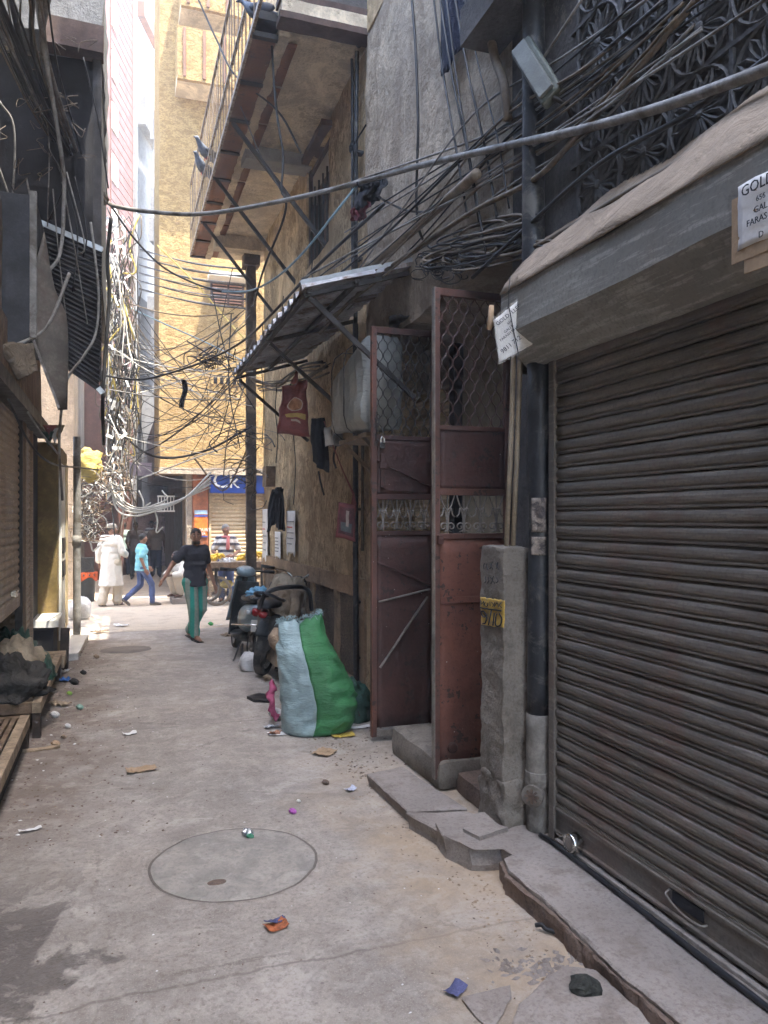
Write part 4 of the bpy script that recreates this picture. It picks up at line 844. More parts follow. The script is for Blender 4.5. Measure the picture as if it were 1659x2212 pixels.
pigeon(onx(705, 58, 2.17) - V3(0, 0, .02), -1.1, 'black bird perched on the elbow of the wall pipe', C_PIGD, 1.3)
# ---------------------------------------------------------------- west shops: shutters
def ribshutter(name, x, y0, y1, z0, z1, pitch, mat, label, depth=.014, face=1, bar=True, rail=C_DMETAL):
    """a closed roller shutter on a wall facing +x (face 1)"""
    s = thing(name, label, 'shutter', (x, (y0 + y1) / 2, z0)); ym = (y0 + y1) / 2; L = (y1 - y0) / 2
    m = MB().rings([[Vector((face * px, y, pz * pitch)) for px, pz in ((0, 0), (depth * .8, .2), (depth, .45), (depth * .7, .7), (0, .85), (.002, 1), (-.01, 1), (-.01, 0))] for y in (-L, 0, L)]); me = mesh_of(m, 'slat', mat); n = int((z1 - z0) / pitch)
    for i in range(n): piece('slat', me, s, (x, ym, z0 + i * pitch), (0, rand(-.04, .04), 0))
    if bar: MB().box(x - .02, x + .02, y0, y1, z0 - .13, z0).build('bottom_bar', mat, s, bevel=.003)
    for y in (y0 - .05, y1): MB().box(x - .03, x + .04, y, y + .05, z0 - .6, z1 + .02).build('guide_rail', rail, s, bevel=.003)
    return s
s1 = ribshutter('roller_shutter', -.95, 5.2, 8.44, 1.06, 2.92, .072, C_SHUT2, 'brown roller shutter half raised over the pile of sacking')
b = MB(); p = onx(32, 1281, -.92); b.box(p.x - .02, p.x + .03, p.y - .14, p.y + .02, p.z - .03, p.z + .03); b.build('lock_plate', C_CHROME, s1, bevel=.005)
s2 = ribshutter('roller_shutter', -.95, 8.82, 9.42, .25, 2.92, .072, C_SHUT2, 'narrow brown roller shutter beside the ochre corner pier', rail=C_SHUT2)
MB().box(-1.24, -1.2, 4.9, 8.5, 0, 2.95).build('shop_shade_plate', C_VOID, label='near-black plate painted as shop shade under the half raised shutter', cat='shop')  # near-black plate paints the unlit depth of the shop
# fascia boards and beam over the shutters
b = MB(); b.box(-.93, -.78, 5.0, 10.3, 2.78, 2.90); b.build('shop_beam', C_DMETAL, label='dark steel beam running over the west shutters', cat='beam')
fa = thing('shop_fascia', 'weathered board fascia above the west shutters', 'fascia', (-.88, 6.9, 2.92))
for k in range(7): MB().box(-.90, -.87, 5.3 + .45 * k, 5.73 + .45 * k, 2.92 + rand(0, .02), 3.45).build('board', C_WOOD, fa)
# pier dressings: white sill, panel and drain at the sunlit corner
b = MB(); b.rbox(-1.2, -.66, 9.66, 10.42, .54, .62, .06, .004, 6); b.build('stone_sill', C_WHITEP, label='white stone sill at the foot of the ochre pier', cat='sill')
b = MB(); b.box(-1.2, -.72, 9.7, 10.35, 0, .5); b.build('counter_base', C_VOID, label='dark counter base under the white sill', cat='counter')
b = MB(); b.bar((-.62, 9.9, .0), (-.60, 9.86, .5), .10, .04); b.build('leaning_board', C_WOODD, label='short dark board leaning under the white sill', cat='board')
b = MB(); b.box(-.84, -.58, 9.35, 9.68, .12, .26); b.wob(.01, 6); b.build('wooden_box', C_WOODP, label='small pale wooden box by the counter base', cat='box')
slab([(-1.1, 10.44), (-.48, 10.48), (-.42, 12.15), (-1.1, 12.2)], 0, .10, 'corner_step', C_WHITEP, .01, label='sunlit white step at the street corner', cat='step')
pn_ = thing('switchboard', 'tall pale switchboard panel on the sunlit side of the pier', 'panel', (-.7, 11.3, .3))
MB().box(-.72, -.685, 10.55, 11.25, .25, 2.5).build('board', C_WHITEP, pn_, bevel=.004); MB().box(-.72, -.68, 11.35, 11.75, .3, 2.55).build('board', plain('cream_enamel', (.60, .48, .28), .6), pn_, bevel=.004)
for z in (1.05, 1.35): MB().box(-.70, -.672, 10.62, 11.15, z, z + .2).build('dark_window', C_BLACK, pn_)
cdp = thing('corner_drain', 'pale grey drain pipe at the sunlit street corner', 'pipe', (-.60, 12.15, 0)); b = MB(); vtube(b, -.58, 12.15, .0, 3.0, .055, 10); b.build('pipe', C_CABLEG, cdp, smooth=True); b = MB(); vtube(b, -.58, 12.15, 1.4, 1.55, .066, 10, 2); b.build('collar', C_CABLEG, cdp, smooth=True)
# ---------------------------------------------------------------- projecting gallery above the west shops
gal = thing('upper_gallery', 'dark projecting upper gallery over the west shops with concrete slab', 'gallery', (-.7, 9.8, 3.2))
GY = 8.0; GX = -.15
MB().rbox(-1.6, GX, GY - .05, 11.8, 6.44, 7.9, .12, .03, 3).build('slab', _stone('weathered_slab', (.20, .205, .215), (.11, .11, .115)), gal, smooth=True)
MB().bar(ony(90, 70, GY), ony(224, 98, GY) , .2, .26).build('timber_beam', C_BROWNBEAM, gal)
MB().box(-1.6, GX - .02, GY + .35, 11.7, 4.35, 6.44).build('void_shade_block', C_VOID, gal)  # near-black block painted as the shade of the open void under the slab
MB().box(GX - .09, GX - .01, GY + .04, GY + .13, 3.15, 6.44).build('corner_post', C_DMETAL, gal)
e0, e1 = ony(-30, 430, GY), ony(222, 541, GY)
MB().bar(e0, e1, .05, .05).build('floor_edge', C_TINL, gal)
MB().box(-1.6, GX - .03, GY + .1, 11.7, 4.30, 4.36).build('floor', C_WOODD, gal)
# dark corrugated apron below the edge
for k in range(28):
    f = k / 28; a = ony(96, 492, GY).lerp(ony(150, 800, GY), f); c = ony(221, 546, GY).lerp(ony(214, 846, GY), f)
    MB().tube([a, c], .020, 6, flat=.7).build('apron_rib', C_TIND, gal, smooth=True)
a0, a1, a2, a3 = ony(90, 486, GY), ony(220, 544, GY), ony(213, 846, GY), ony(148, 800, GY)
MB().sheet(lambda a, c: a0.lerp(a1, c).lerp(a3.lerp(a2, c), a) + V3(0, .02, 0), 4, 4, -.004).build('apron_sheet', C_TIND, gal)
MB().bar(ony(212, 838, GY - .03), ony(222, 850, GY - .03), .05, .05).build('apron_foot', C_TINL, gal)
# ---------------------------------------------------------------- air cooler cabinet and flap hung over the first shop
ac = thing('air_cooler', 'battered dark air cooler cabinet hung over the half raised shutter', 'air cooler', (-.95, 7.2, 2.9))
C_COOL = plain('dusty_cream_enamel', (.12, .105, .09), .7, 0, .4, 5, .2, dirt=(.08, .06, .05), dirt_amt=.7, dscale=5)
MB().box(-1.35, -.66, 7.02, 7.7, 3.25, 4.5).build('cabinet', C_TIND, ac, bevel=.01)
MB().box(-.70, -.645, 6.98, 7.03, 3.30, 4.52).build('corner_trim', C_CABLEG, ac, bevel=.004)
for k in range(5): MB().bar((-1.3, 7.0, 3.9 + .11 * k), (-.95, 6.99, 3.93 + .11 * k), .05, .012, up=(0, -1, .6)).build('louvre', C_CABLEC if k % 2 else C_BROWNBEAM, ac)
q = [ony(96, 500, 7.1), ony(118, 620, 7.1), ony(146, 700, 7.1), ony(146, 885, 7.1)]; q2 = [ony(70, 600, 7.0), ony(72, 660, 7.0), ony(72, 720, 7.0), ony(128, 885, 7.0)]
P1, P2 = catmull(q, 5), catmull(q2, 5); n = len(P1) - 1
MB().sheet(lambda a, c: P2[int(a * n + .5)].lerp(P1[int(a * n + .5)], c) + V3(0, .1 * math.sin(c * 3) * 0, 0), n, 5, .012).build('side_flap', C_COOL, ac, smooth=True)
MB().bar(ony(72, 735, 6.98), ony(128, 882, 6.98), .02, .02).build('flap_rod', C_CABLEG, ac)
q0 = [ony(-10, 745, 6.8), ony(70, 738, 6.9), ony(82, 800, 6.9), ony(48, 830, 6.85), ony(40, 822, 6.85)]
MB().sheet(lambda a, c: q0[0].lerp(q0[1], c).lerp(q0[4].lerp(q0[2], c), a) + V3(0, -.04 * math.sin(c * 5), .02 * fbm((a * 3, c * 3, 9), 1.)), 12, 14, .012).build('torn_cloth', cloth('dim_tan_cloth', (.17, .135, .10)), label='torn tan cloth hanging under the air cooler', cat='cloth', smooth=True)
# bunting
for k, (u, v, m, nm) in enumerate(((108, 918, C_SRED, 'red'), (118, 925, C_SWHITE, 'white'), (104, 932, C_SDGREEN, 'green'), (125, 918, C_CTAN, 'tan'))):
    p = ony(u, v, 8.9); b = MB(); b.sheet(lambda a, c: p + V3(.14 * (c - .5) * (1 - a), .02 * math.sin(c * 6 + a * 4), -.16 * a), 6, 6, .002); b.build('bunting_flag', m, smooth=True, label=f'small {nm} bunting flag hung over the west shutters', cat='flag', group='bunting flags')
# ---------------------------------------------------------------- slatted platforms and the pile of sacking
def platform(name, x0, x1, y0, y1, z, n, label, along='x', leg=.07):
    p = thing(name, label, 'platform', ((x0 + x1) / 2, (y0 + y1) / 2, 0))
    MB().box(x1 - .07, x1, y0, y1, z - .09, z).build('side_rail', C_WOODP, p, bevel=.006); MB().box(x0, x0 + .07, y0, y1, z - .09, z).build('side_rail', C_WOODD, p, bevel=.006)
    for y in (y0, y1 - .06): MB().box(x0 + .07, x1 - .07, y, y + .06, z - .09, z - .002).build('end_rail', C_WOOD, p, bevel=.006)
    for x in (x0, x1 - leg):
        for y in (y0 + .002, y1 - leg - .002): MB().box(x + .002, x + leg - .004, y, y + leg, 0, z - .091).build('leg', C_WOODD, p, bevel=.006)
    for k in range(n):
        if along == 'x': yy_ = y0 + .1 + (y1 - y0 - .2) * (k + .5) / n; MB().box(x0 + .07, x1 - .07, yy_ - .04, yy_ + .04, z - .03, z + .004 + rand(0, .006)).build('slat', C_WOODP if k % 3 else C_WOOD, p, bevel=.004)
        else: xx = x0 + .08 + (x1 - x0 - .16) * (k + .5) / n; MB().box(xx - .018, xx + .018, y0 + .06, y1 - .06, z - .03, z - .008 + rand(0, .006)).build('slat', C_WOOD, p, bevel=.004)
    return p
platform('slatted_platform', -1.18, -.60, 6.86, 9.25, .30, 15, 'low slatted wooden platform carrying the heap of sacking')
platform('duckboard', -1.20, -.66, 4.4, 6.62, .26, 8, 'low slatted wooden frame lying in front of the platform', 'y')
MB().box(-1.17, -.7, 4.5, 6.5, .02, .10).build('junk_sheet', C_CGREY, label='dark sheet pushed under the slatted frame', cat='sheet')
def heap(c, r, mat, name, label, cat='sacking', amp=.12, fr=3., n=40, seed=0., flat=.0, parent=None):
    b = MB(); rs = []
    for i in range(n // 2 + 1):
        a = math.pi / 2 * i / (n // 2); rr, zz = math.cos(a * .98), math.sin(a)
        ring = []
        for k in range(n):
            t = 6.28319 * k / n; d = Vector((math.cos(t) * rr, math.sin(t) * rr, zz)); m = 1 + amp * noise.fractal(d * fr + Vector((seed, 0, 0)), 1.0, 2, 2) * 1.7 + amp * .5 * math.sin(t * 7 + seed + zz * 4) * noise.noise(d * 4)
            ring.append(Vector(c) + Vector((d.x * r[0] * m, d.y * r[1] * m, d.z * r[2] * m)))
        rs.append(ring)
    b.rings(rs); return b.build(name, mat, parent, smooth=True, label=label, cat=cat)
heap((-.92, 7.75, .30), (.30, .62, .38), C_CBEIGE, 'sacking', 'grey-beige canvas sacking heaped on the slatted platform', amp=.14, seed=2)
heap((-.90, 7.25, .30), (.34, .42, .28), C_CGREY, 'sacking', 'charcoal cloth bundle spilling over the front of the platform', amp=.2, seed=5, fr=2.4)
heap((-.72, 7.95, .29), (.15, .30, .25), C_SDGREEN, 'sacking', 'dark green plastic bundle at the platform edge', amp=.12, seed=8)
heap((-1.0, 8.55, .30), (.20, .38, .42), C_SDGREEN, 'sacking', 'dark green net heap against the raised shutter', amp=.2, seed=11)
# ---------------------------------------------------------------- corner odds and ends in the street
ys_ = thing('yellow_bundle', 'yellow plastic bundle tied among the cables at the corner', 'bundle', atd(195, 1005, 12.3))
b = MB(); b.ell((0, 0, 0), (.22, .14, .24), 22, 16); b.v = [p * (1 + .30 * fbm(p, 7., 4) + .06 * math.sin(p.z * 60 + p.x * 20)) for p in b.v]; b.xf(Matrix.Translation(atd(195, 1008, 12.3))).build('bundle_body', C_SYELLOW, ys_, smooth=True)
b = MB(); b.ell((0, 0, 0), (.10, .08, .09), 16, 10); b.v = [p * (1 + .3 * fbm(p, 8., 4)) for p in b.v]; b.xf(Matrix.Translation(atd(188, 978, 12.3))).build('knot', C_SYELLOW, ys_, smooth=True)
p = onz(172, 1338); b = MB(); b.ell((0, 0, .16), (.22, .15, .20), 22, 14); b.v = [Vector((q.x * (1 - .9 * max(0, q.z - .1)), q.y, max(q.z, 0) * 1.15)) * (1 + .14 * fbm(q, 6., 4)) for q in b.v]; b.xf(Matrix.Translation(p)).build('white_sack', C_SWHITE, smooth=True, label='small white plastic sack on the ground at the sunlit corner', cat='sack')
db = thing('dustbin', 'black plastic dustbin with an orange cloth over its rim', 'dustbin', onz(186, 1299))
p = onz(186, 1299); b = MB(); b.rings([[p + V3(r * math.cos(a), r * math.sin(a), z) for a in ang] for r, z in ((.17, 0), (.20, .55), (.22, .56), (.22, .60), (.20, .60), (.18, .3), (.05, .28))]); b.build('bin', plain('grey_black_plastic', (.05, .055, .055), .5), db, smooth=True)
b = MB(); b.sheet(lambda a, c: p + V3((.225 + .012 * math.sin(c * 40)) * math.cos(3.6 + c * 3.4), (.225 + .012 * math.sin(c * 40)) * math.sin(3.6 + c * 3.4), .64 - (.16 + .05 * math.sin(c * 11)) * a), 6, 40, .006); b.build('orange_cloth', cloth('orange_cloth', (.60, .11, .03)), db, smooth=True)
MB().box(p.x - .16, p.x + .16, p.y - .12, p.y + .12, .62, .95).build('crate_on_bin', C_CGREY, label='dark crate resting on top of the dustbin', cat='crate')
# ---------------------------------------------------------------- ground floor across the street
def onf(u, v, dy=0.): return ony(u, v, FY - dy)
sg = thing('shop_sign', 'blue shop signboard with white letters over the cream shutter', 'sign', onf(492, 1040, .1))
a, c = onf(453, 1012), onf(545, 1066); C_BLUE = plain('blue_sign_enamel', (.02, .06, .30), .45, 0, .2, 5)
MB().box(a.x, c.x + .5, FY - .14, FY + .1, c.z, a.z).build('board', C_BLUE, sg, bevel=.006)
q = onf(459, 1058, .15); letters('Ck', C_WHITE, sg, (q.x - .01, FY - .148, q.z + .05), (R(90), 0, 0), .50, .006, 1.05)
a, c = onf(457, 1070), onf(545, 1300)
fs = thing('shop_shutter', 'cream ribbed shutter closed behind the fruit seller', 'shutter', (2.6, FY, 0))
m_ = MB().rings([[Vector((x, y, z)) for y, z in ((0, 0), (-.016, .02), (-.018, .05), (-.003, .075), (-.003, .09), (.02, .09), (.02, 0))] for x in (-.62, 0, .62)]); me_ = mesh_of(m_, 'slat', C_SHUT3)
for i in range(26): piece('slat', me_, fs, (a.x + .62, FY + .1, .1 + .09 * i))
for x in (a.x - .05, a.x + 1.24): MB().box(x, x + .05, FY + .04, FY + .2, 0, 2.5).build('guide_rail', C_SHUT3, fs)
pi = thing('orange_pillar', 'orange stone-clad pillar with a small poster beside the passage', 'pillar', onf(435, 1290))
a, c = onf(416, 1018), onf(452, 1300); C_ORST = plain('orange_stone', (.34, .12, .055), .5, 0, .45, 7, .1, dirt=(.16, .06, .03))
MB().box(a.x, c.x - .02, FY + .0, FY + .45, 0, 2.95).build('shaft', C_ORST, pi, bevel=.01); MB().box(a.x - .12, a.x - .01, FY + .05, FY + .45, 0, 2.95).build('side_pilaster', C_WARMWALL, pi)
a, c = onf(420, 1102, .02), onf(448, 1160, .02); po = MB().box(a.x, c.x, FY - .02, FY - .008, c.z, a.z).build('poster', plain('orange_poster', (.75, .20, .03), .6, 0, .4, 12), pi)
MB().box(a.x, c.x, FY - .026, FY - .021, a.z - .09, a.z).build('poster_band', plain('pale_blue_print', (.35, .50, .65), .6), po); MB().box(a.x, c.x, FY - .026, FY - .021, a.z - .15, a.z - .11).build('poster_band', plain('blue_print', (.05, .08, .35), .6), po)
MB().box(a.x, c.x, FY - .026, FY - .021, c.z, c.z + .03).build('poster_band', plain('blue_print', (.05, .08, .35)), po)
letters('COURT', C_WHITE, po, (a.x + .02, FY - .03, c.z + .13), (R(90), 0, 0), .10, .003); letters('OFFER', C_WHITE, po, (a.x + .02, FY - .03, c.z + .05), (R(90), 0, 0), .08, .003)
# small windows on the yellow wall
yw = thing('facade_window', 'small brown window with white hood on the yellow wall', 'window', onf(490, 650))
a, c = onf(458, 612), onf(522, 660); MB().box(a.x, c.x, FY - .02, FY + .1, c.z, a.z).build('pane', C_VOID, yw)
for k in range(7): z = c.z + (a.z - c.z) * (k + .5) / 7; MB().box(a.x, c.x, FY - .05, FY - .02, z - .012, z + .012).build('bar', plain('salmon_paint', (.45, .25, .17), .7), yw)
for x in (a.x - .04, c.x, (a.x + c.x) / 2): MB().box(x, x + .05, FY - .06, FY - .02, c.z - .04, a.z + .04).build('frame', C_BROWNBEAM, yw)
MB().box(a.x - .1, c.x + .1, FY - .45, FY, a.z + .06, a.z + .16).build('hood', C_WHITEP, yw)
vt = thing('facade_vent', 'row of small vent openings on the yellow wall', 'vent', onf(490, 822)); a, c = onf(458, 815), onf(526, 832)
MB().box(a.x, c.x, FY - .015, FY + .05, c.z, a.z).build('opening', C_VOID, vt)
for k in range(6): x = a.x + (c.x - a.x) * k / 5; MB().box(x - .03, x + .03, FY - .05, FY - .016, c.z - .03, a.z + .03).build('mullion', C_FACADE, vt)
MB().box(.85, 6, FY - .25, FY + .02, 2.80, 2.94).build('string_course', C_WARMWALL, label='shallow canopy edge under the yellow wall', cat='canopy')
MB().box(6.02, 8.4, FY - .9, FY - .02, 2.5, 2.6).build('tin_canopy', C_TIN, label='small tin canopy further along the street', cat='canopy')
# the passage going on under the yellow building
ps_ = thing('passage_frontage', 'dim shop fronts along the passage behind the crowd', 'building', (1.7, 24, 0))
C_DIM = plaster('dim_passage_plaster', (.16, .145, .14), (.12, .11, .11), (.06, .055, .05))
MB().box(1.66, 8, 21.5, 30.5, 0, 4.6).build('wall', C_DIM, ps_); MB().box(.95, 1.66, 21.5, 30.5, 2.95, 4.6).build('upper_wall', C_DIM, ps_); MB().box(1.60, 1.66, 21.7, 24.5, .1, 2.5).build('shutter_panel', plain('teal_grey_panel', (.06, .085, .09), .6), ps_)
MB().box(1.55, 1.66, 18.5, 18.62, 0, 2.9).build('door_post', C_WARMWALL, ps_)
wc = thing('window_cage', 'white barred window cage at the side of the passage', 'window', atd(358, 1100, 19.5))
p0, p1 = atd(342, 1072, 19.2), atd(376, 1104, 19.2)
for k in range(6): x = p0.x + (p1.x - p0.x) * k / 5; MB().box(x - .012, x + .012, p0.y, p0.y + .03, p1.z, p0.z).build('bar', C_WHITEP, wc)
for z in (p1.z, (p0.z + p1.z) / 2, p0.z): MB().box(p0.x - .03, p1.x + .03, p0.y - .01, p0.y + .04, z - .02, z + .02).build('frame', C_WHITEP, wc)
MB().box(p0.x, p1.x, p0.y + .05, p0.y + .3, p1.z, p0.z).build('case', C_VOID, wc)
MB().box(p1.x, 1.66, p0.y + .1, p0.y + .2, p0.z, p0.z + .1).build('bracket', C_DMETAL, wc)
MB().box(-.9, 1.66, 24.5, 24.7, 3.1, 3.5).build('lane_sign', plain('lilac_board', (.40, .32, .36), .7), label='faded lilac board spanning the dim passage', cat='board')
# low step where people sit, kerb
MB().rbox(1.05, 1.62, 16.6, 17.4, 0, .12, .1, .008, 4).build('stone_step', C_STEP, label='low stone step where the white-clad person squats', cat='step')
MB().rbox(1.45, 1.64, 18.0, 18.4, 0, .5, .1, .01, 4).build('stone_block', C_CONC, label='rough stone block at the mouth of the passage', cat='block')
# ---------------------------------------------------------------- far buildings up the lane, against the sky
bt = thing('tiled_tower', 'tall brown tiled tower with white corner blocks beyond the street', 'building', (-.2, 24, 0))
C_TILE = plain('brown_cladding', (.21, .09, .065), .6, 0, .25, 3, .1)
T0, T1 = atd(238, 500, 23.0), atd(288, 500, 25.5); Dv = Vector((T1.x - T0.x, T1.y - T0.y, 0)); Ln = Dv.length; Dv.normalize(); Nv = Vector((Dv.y, -Dv.x, 0))
def tw(s, o, z): return Vector((T0.x, T0.y, 0)) + Dv * s + Nv * o + Vector((0, 0, z))
def tbox(mb, s0, s1, o0, o1, z0, z1):
    vs = [tw(s, o, z) for z in (z0, z1) for s, o in ((s0, o0), (s1, o0), (s1, o1), (s0, o1))]; mb.add(vs, [(0, 3, 2, 1), (4, 5, 6, 7), (0, 1, 5, 4), (1, 2, 6, 5), (2, 3, 7, 6), (3, 0, 4, 7)]); return mb
tbox(MB(), -.5, Ln, -3, 0, 0, 23).build('wall', C_TILE, bt)
n = 62
for k in range(n): tbox(MB(), .02, Ln - .02, .0, .025, 4.5 + k * .30, 4.5 + k * .30 + .27).build('cladding_plank', C_TILE, bt)
for k in range(12): tbox(MB(), .05, .62, .025, .06, 4.2 + k * 1.55, 4.2 + k * 1.55 + .8).build('white_quoin', C_WHITEP, bt)
tbox(MB(), Ln - .12, Ln + .05, -.2, .12, 0, 23).build('grey_pilaster', C_CONC2, bt)
def slabs(name, label, boxes, t):
    ob = thing(name, label, 'building', atd(boxes[0][0], 900, t))
    for u0, u1, v0, v1, m in boxes:
        a, c = atd(u0, v0, t), atd(u1, v1, t); X = Vector((CT, -ST, 0)) * ((u1 - u0) / F * t); Y = Vector((ST, CT, 0)) * 2.
        vs = [q + s for q in (a, Vector((a.x, a.y, c.z))) for s in (Vector(), X, X + Y, Y)]; MB().add(vs, [(0, 1, 2, 3), (7, 6, 5, 4), (0, 4, 5, 1), (1, 5, 6, 2), (2, 6, 7, 3), (3, 7, 4, 0)]).build('block', m, ob)
slabs('far_house', 'grey far house with stacked balconies at the edge of the sky', [(324, 352, 238, 300, C_CONC2), (325, 352, 405, 455, C_CONC2), (332, 352, 120, 1080, C_CONC2), (326, 352, 700, 730, C_CONC2), (322, 352, 470, 520, C_CONC2), (318, 352, 640, 668, C_CONC2), (306, 352, 845, 1100, C_CONC2)], 27)
slabs('far_house', 'dark narrow far house with a projecting box against the sky', [(287, 296, 60, 1100, C_CONC2), (293, 314, 198, 268, C_CONC2), (288, 303, 640, 760, C_DWALL), (280, 312, 770, 1100, C_DWALL), (296, 312, 0, 34, C_RUST)], 28)
# ---------------------------------------------------------------- fruit cart
cart = thing('fruit_cart', 'wooden fruit cart on spoked wheels heaped with bananas', 'cart', onz(480, 1306))
CX, CY = ony(500, 1300, 16.35).x, 16.35
MB().rbox(CX - .62, CX + .85, CY - .35, CY + .42, .80, .86, .1, .005, 5).build('deck', C_WOODP, cart)
for k in range(4): MB().box(CX - .6 + .001 * k, CX + .83, CY - .33 + .19 * k, CY - .15 + .19 * k, .861, .875).build('plank', C_WOODP, cart)
MB().box(CX - .62, CX + .85, CY - .37, CY - .355, .78, .90).build('side_board', C_WOOD, cart)
MB().bar((CX - .5, CY, .74), (CX + .8, CY, .74), .06, .08).build('axle_beam', C_WOODD, cart)
def spoke_wheel(c, r, ax, parent, name='wheel'):
    b = MB(); ax = Vector(ax).normalized(); u = ax.cross(V3(0, 0, 1)).normalized(); w_ = V3(0, 0, 1)
    P = lambda rr, a: Vector(c) + u * rr * math.cos(a) + w_ * rr * math.sin(a)
    b.tube([P(r, 6.28319 * k / 36) for k in range(37)], .026, 8, cap=False); wl = b.build(name, plain('dusty_tyre', (.22, .17, .12), .9), parent, smooth=True)
    b = MB(); b.tube([P(r * .9, 6.28319 * k / 36) for k in range(37)], .010, 6, cap=False); b.build('rim', C_GREYMETAL, wl, smooth=True)
    b = MB()
    for k in range(24): b.tube([P(.02, 6.28319 * k / 24 + .15), P(r * .9, 6.28319 * k / 24)], .0035, 4)
    b.tube([Vector(c) - ax * .05, Vector(c) + ax * .05], .028, 8); b.build('spokes', C_GREYMETAL, wl)
sp_ = ony(468, 1282, CY - .25); spoke_wheel((sp_.x, CY - .25, .31), .285, (.15, 1, 0), cart); spoke_wheel((sp_.x - .12, CY + .45, .31), .285, (.15, 1, 0), cart); spoke_wheel((CX + .6, CY - .25, .31), .285, (.1, 1, 0), cart)
for x in (CX - .35, CX + .6): MB().box(x - .03, x + .03, CY - .28, CY - .22, .3, .8).build('fork', C_DMETAL, cart)
C_BAN = plain('ripe_banana', (.78, .52, .05), .55, 0, .25, 20, .05)
def bananas(c, n, label, seed):
    ob = thing('banana_bunch', label, 'fruit', c, 'banana bunches on the cart'); rnd = random.Random(seed)
    for k in range(n):
        a = rnd.uniform(-.5, .5) + (k % 5) * .12; L = rnd.uniform(.16, .2); o = Vector(c) + V3(rnd.uniform(-.10, .10), rnd.uniform(-.12, .12), .04 + .035 * (k % 3)); d = V3(math.cos(a), math.sin(a), 0)
        pts = [o + d * (L * (t - .5)) + V3(0, 0, .05 * (1 - (2 * t - 1) ** 2)) for t in (0, .12, .35, .6, .85, 1)]
        MB().tube(pts, [.007, .016, .021, .021, .016, .005], 7).build('banana', C_BAN, ob, smooth=True)
for i, (dx, dz) in enumerate(((.18, .0), (.34, .02), (.50, .05), (.66, .03), (-.42, 0.), (-.30, .02))):
    bananas((CX + dx, CY - .12 + .08 * (i % 2), .88 + dz), 11, ['bunch of bananas on the cart nearest the white paper', 'bunch of bananas in the middle of the cart pile', 'bunch of bananas at the top of the cart pile', 'bunch of bananas at the corner post end of the cart', 'bunch of bananas at the outer end of the cart', 'bunch of bananas in front of the fruit seller'][i], i)
heap((CX - .08, CY - .1, .875), (.17, .12, .10), C_SWHITE, 'paper_wrap', 'crumpled white wrapping on the cart between the bananas', cat='wrapping', amp=.2, seed=4)
b = MB(); p = atd(440, 1262, 16.2); b.ell((0, 0, 0), (.14, .1, .09), 14, 8); b.xf(Matrix.Translation((CX - .1, CY, .42))).build('yellow_bag', C_SYELLOW, smooth=True, label='yellow bag slung under the fruit cart', cat='bag')
# ---------------------------------------------------------------- overhead cables
def east(u, v, t, r=0.):
    p = atd(u, v, t); return onx(u, v, 2.20 - r - rand(0, .03)) if p.x > 2.20 - r else p     # nothing runs inside the east wall
def cable(pts, r, mat, label, group=None, n=6, name='cable', seg=7):
    P = catmull([east(*p, r) for p in pts], seg); return MB().tube(P, r, n).build(name, mat, smooth=True, label=label, cat='cable', group=group)
mc = [(226, 432, 9.4), (250, 446, 9.2), (330, 458, 8.9), (440, 462, 8.4), (600, 436, 7.6), (770, 396, 6.8), (900, 360, 6.1), (1100, 314, 5.2), (1250, 281, 4.6), (1400, 240, 4.0), (1530, 196, 3.6), (1680, 140, 3.2)]
cable(mc, .024, C_CABLEG, 'thick grey cable sagging right across the lane', n=8)
cable([(690, 418, 7.1), (800, 380, 6.6), (1000, 312, 5.6), (1060, 280, 5.4), (1130, 190, 5.0), (1262, -10, 4.2)], .008, C_CABLEG, 'thin grey cable following the thick one then rising to the ledge')
for i, (a, b_) in enumerate((((1000, 330), (1545, -15)), ((985, 352), (1500, -10)), ((1010, 375), (1580, -20)), ((960, 430), (1620, 20)))):
    cable([(a[0] - 240, a[1] + 150, 7.2), (a[0], a[1], 5.6), ((a[0] + b_[0]) / 2, (a[1] + b_[1]) / 2 + 8, 4.4), (b_[0], b_[1], 3.5), (b_[0] + 200, b_[1] - 120, 3.0)], .0065, C_CABLEG if i % 2 else C_CABLE, ['uppermost thin cable running up past the stone lattice', 'second thin cable running up past the stone lattice', 'third thin cable running up past the stone lattice', 'lowest thin cable running up past the stone lattice'][i], 'parallel cables by the lattice')
cable([(690, 720, 7.4), (800, 610, 6.6), (1000, 470, 5.5), (1150, 390, 4.9), (1250, 290, 4.6), (1420, 100, 3.8), (1520, -20, 3.5)], .016, C_CABLEB, 'brown armoured cable climbing from the coils to the lattice')
cable([(1020, 600, 4.8), (1160, 470, 4.5), (1300, 350, 4.2), (1480, 250, 3.7), (1680, 110, 3.2)], .012, C_CABLE, 'black cable along the dark wall under the lattice')
cable([(930, 552, 5.6), (1010, 542, 5.3), (1090, 552, 5.0), (1180, 520, 4.5), (1330, 430, 4.0), (1500, 330, 3.5), (1690, 200, 3.1)], .013, C_CABLEB, 'tan cable running along the wall just over the hood')
cable([(888, -20, 6.4), (897, 90, 6.4), (903, 250, 6.4), (902, 330, 6.4), (900, 450, 6.3), (915, 520, 6.2), (975, 565, 5.9)], .011, C_CABLE, 'black cable hanging straight down the grey wall')
cable([(1040, -20, 5.6), (1055, 50, 5.6), (1068, 120, 5.6), (1088, 180, 5.5), (1098, 260, 5.4)], .028, C_CABLEB, 'thick crooked brown cable high on the grey wall')
for i, (u, v, u2, v2) in enumerate(((935, -20, 985, 320), (948, -20, 1010, 330), (962, -20, 1025, 400), (980, -20, 1050, 330), (1000, -20, 1075, 300))):
    cable([(u, v, 6.2), ((u + u2) / 2 - 4, (v + v2) / 2, 6.1), (u2, v2, 5.9), (u2 + 25, v2 + 150, 5.6)], rand(.005, .009), C_CABLE, 'thin dark wire hanging down the grey wall below the net curtain', 'wires down the grey wall')
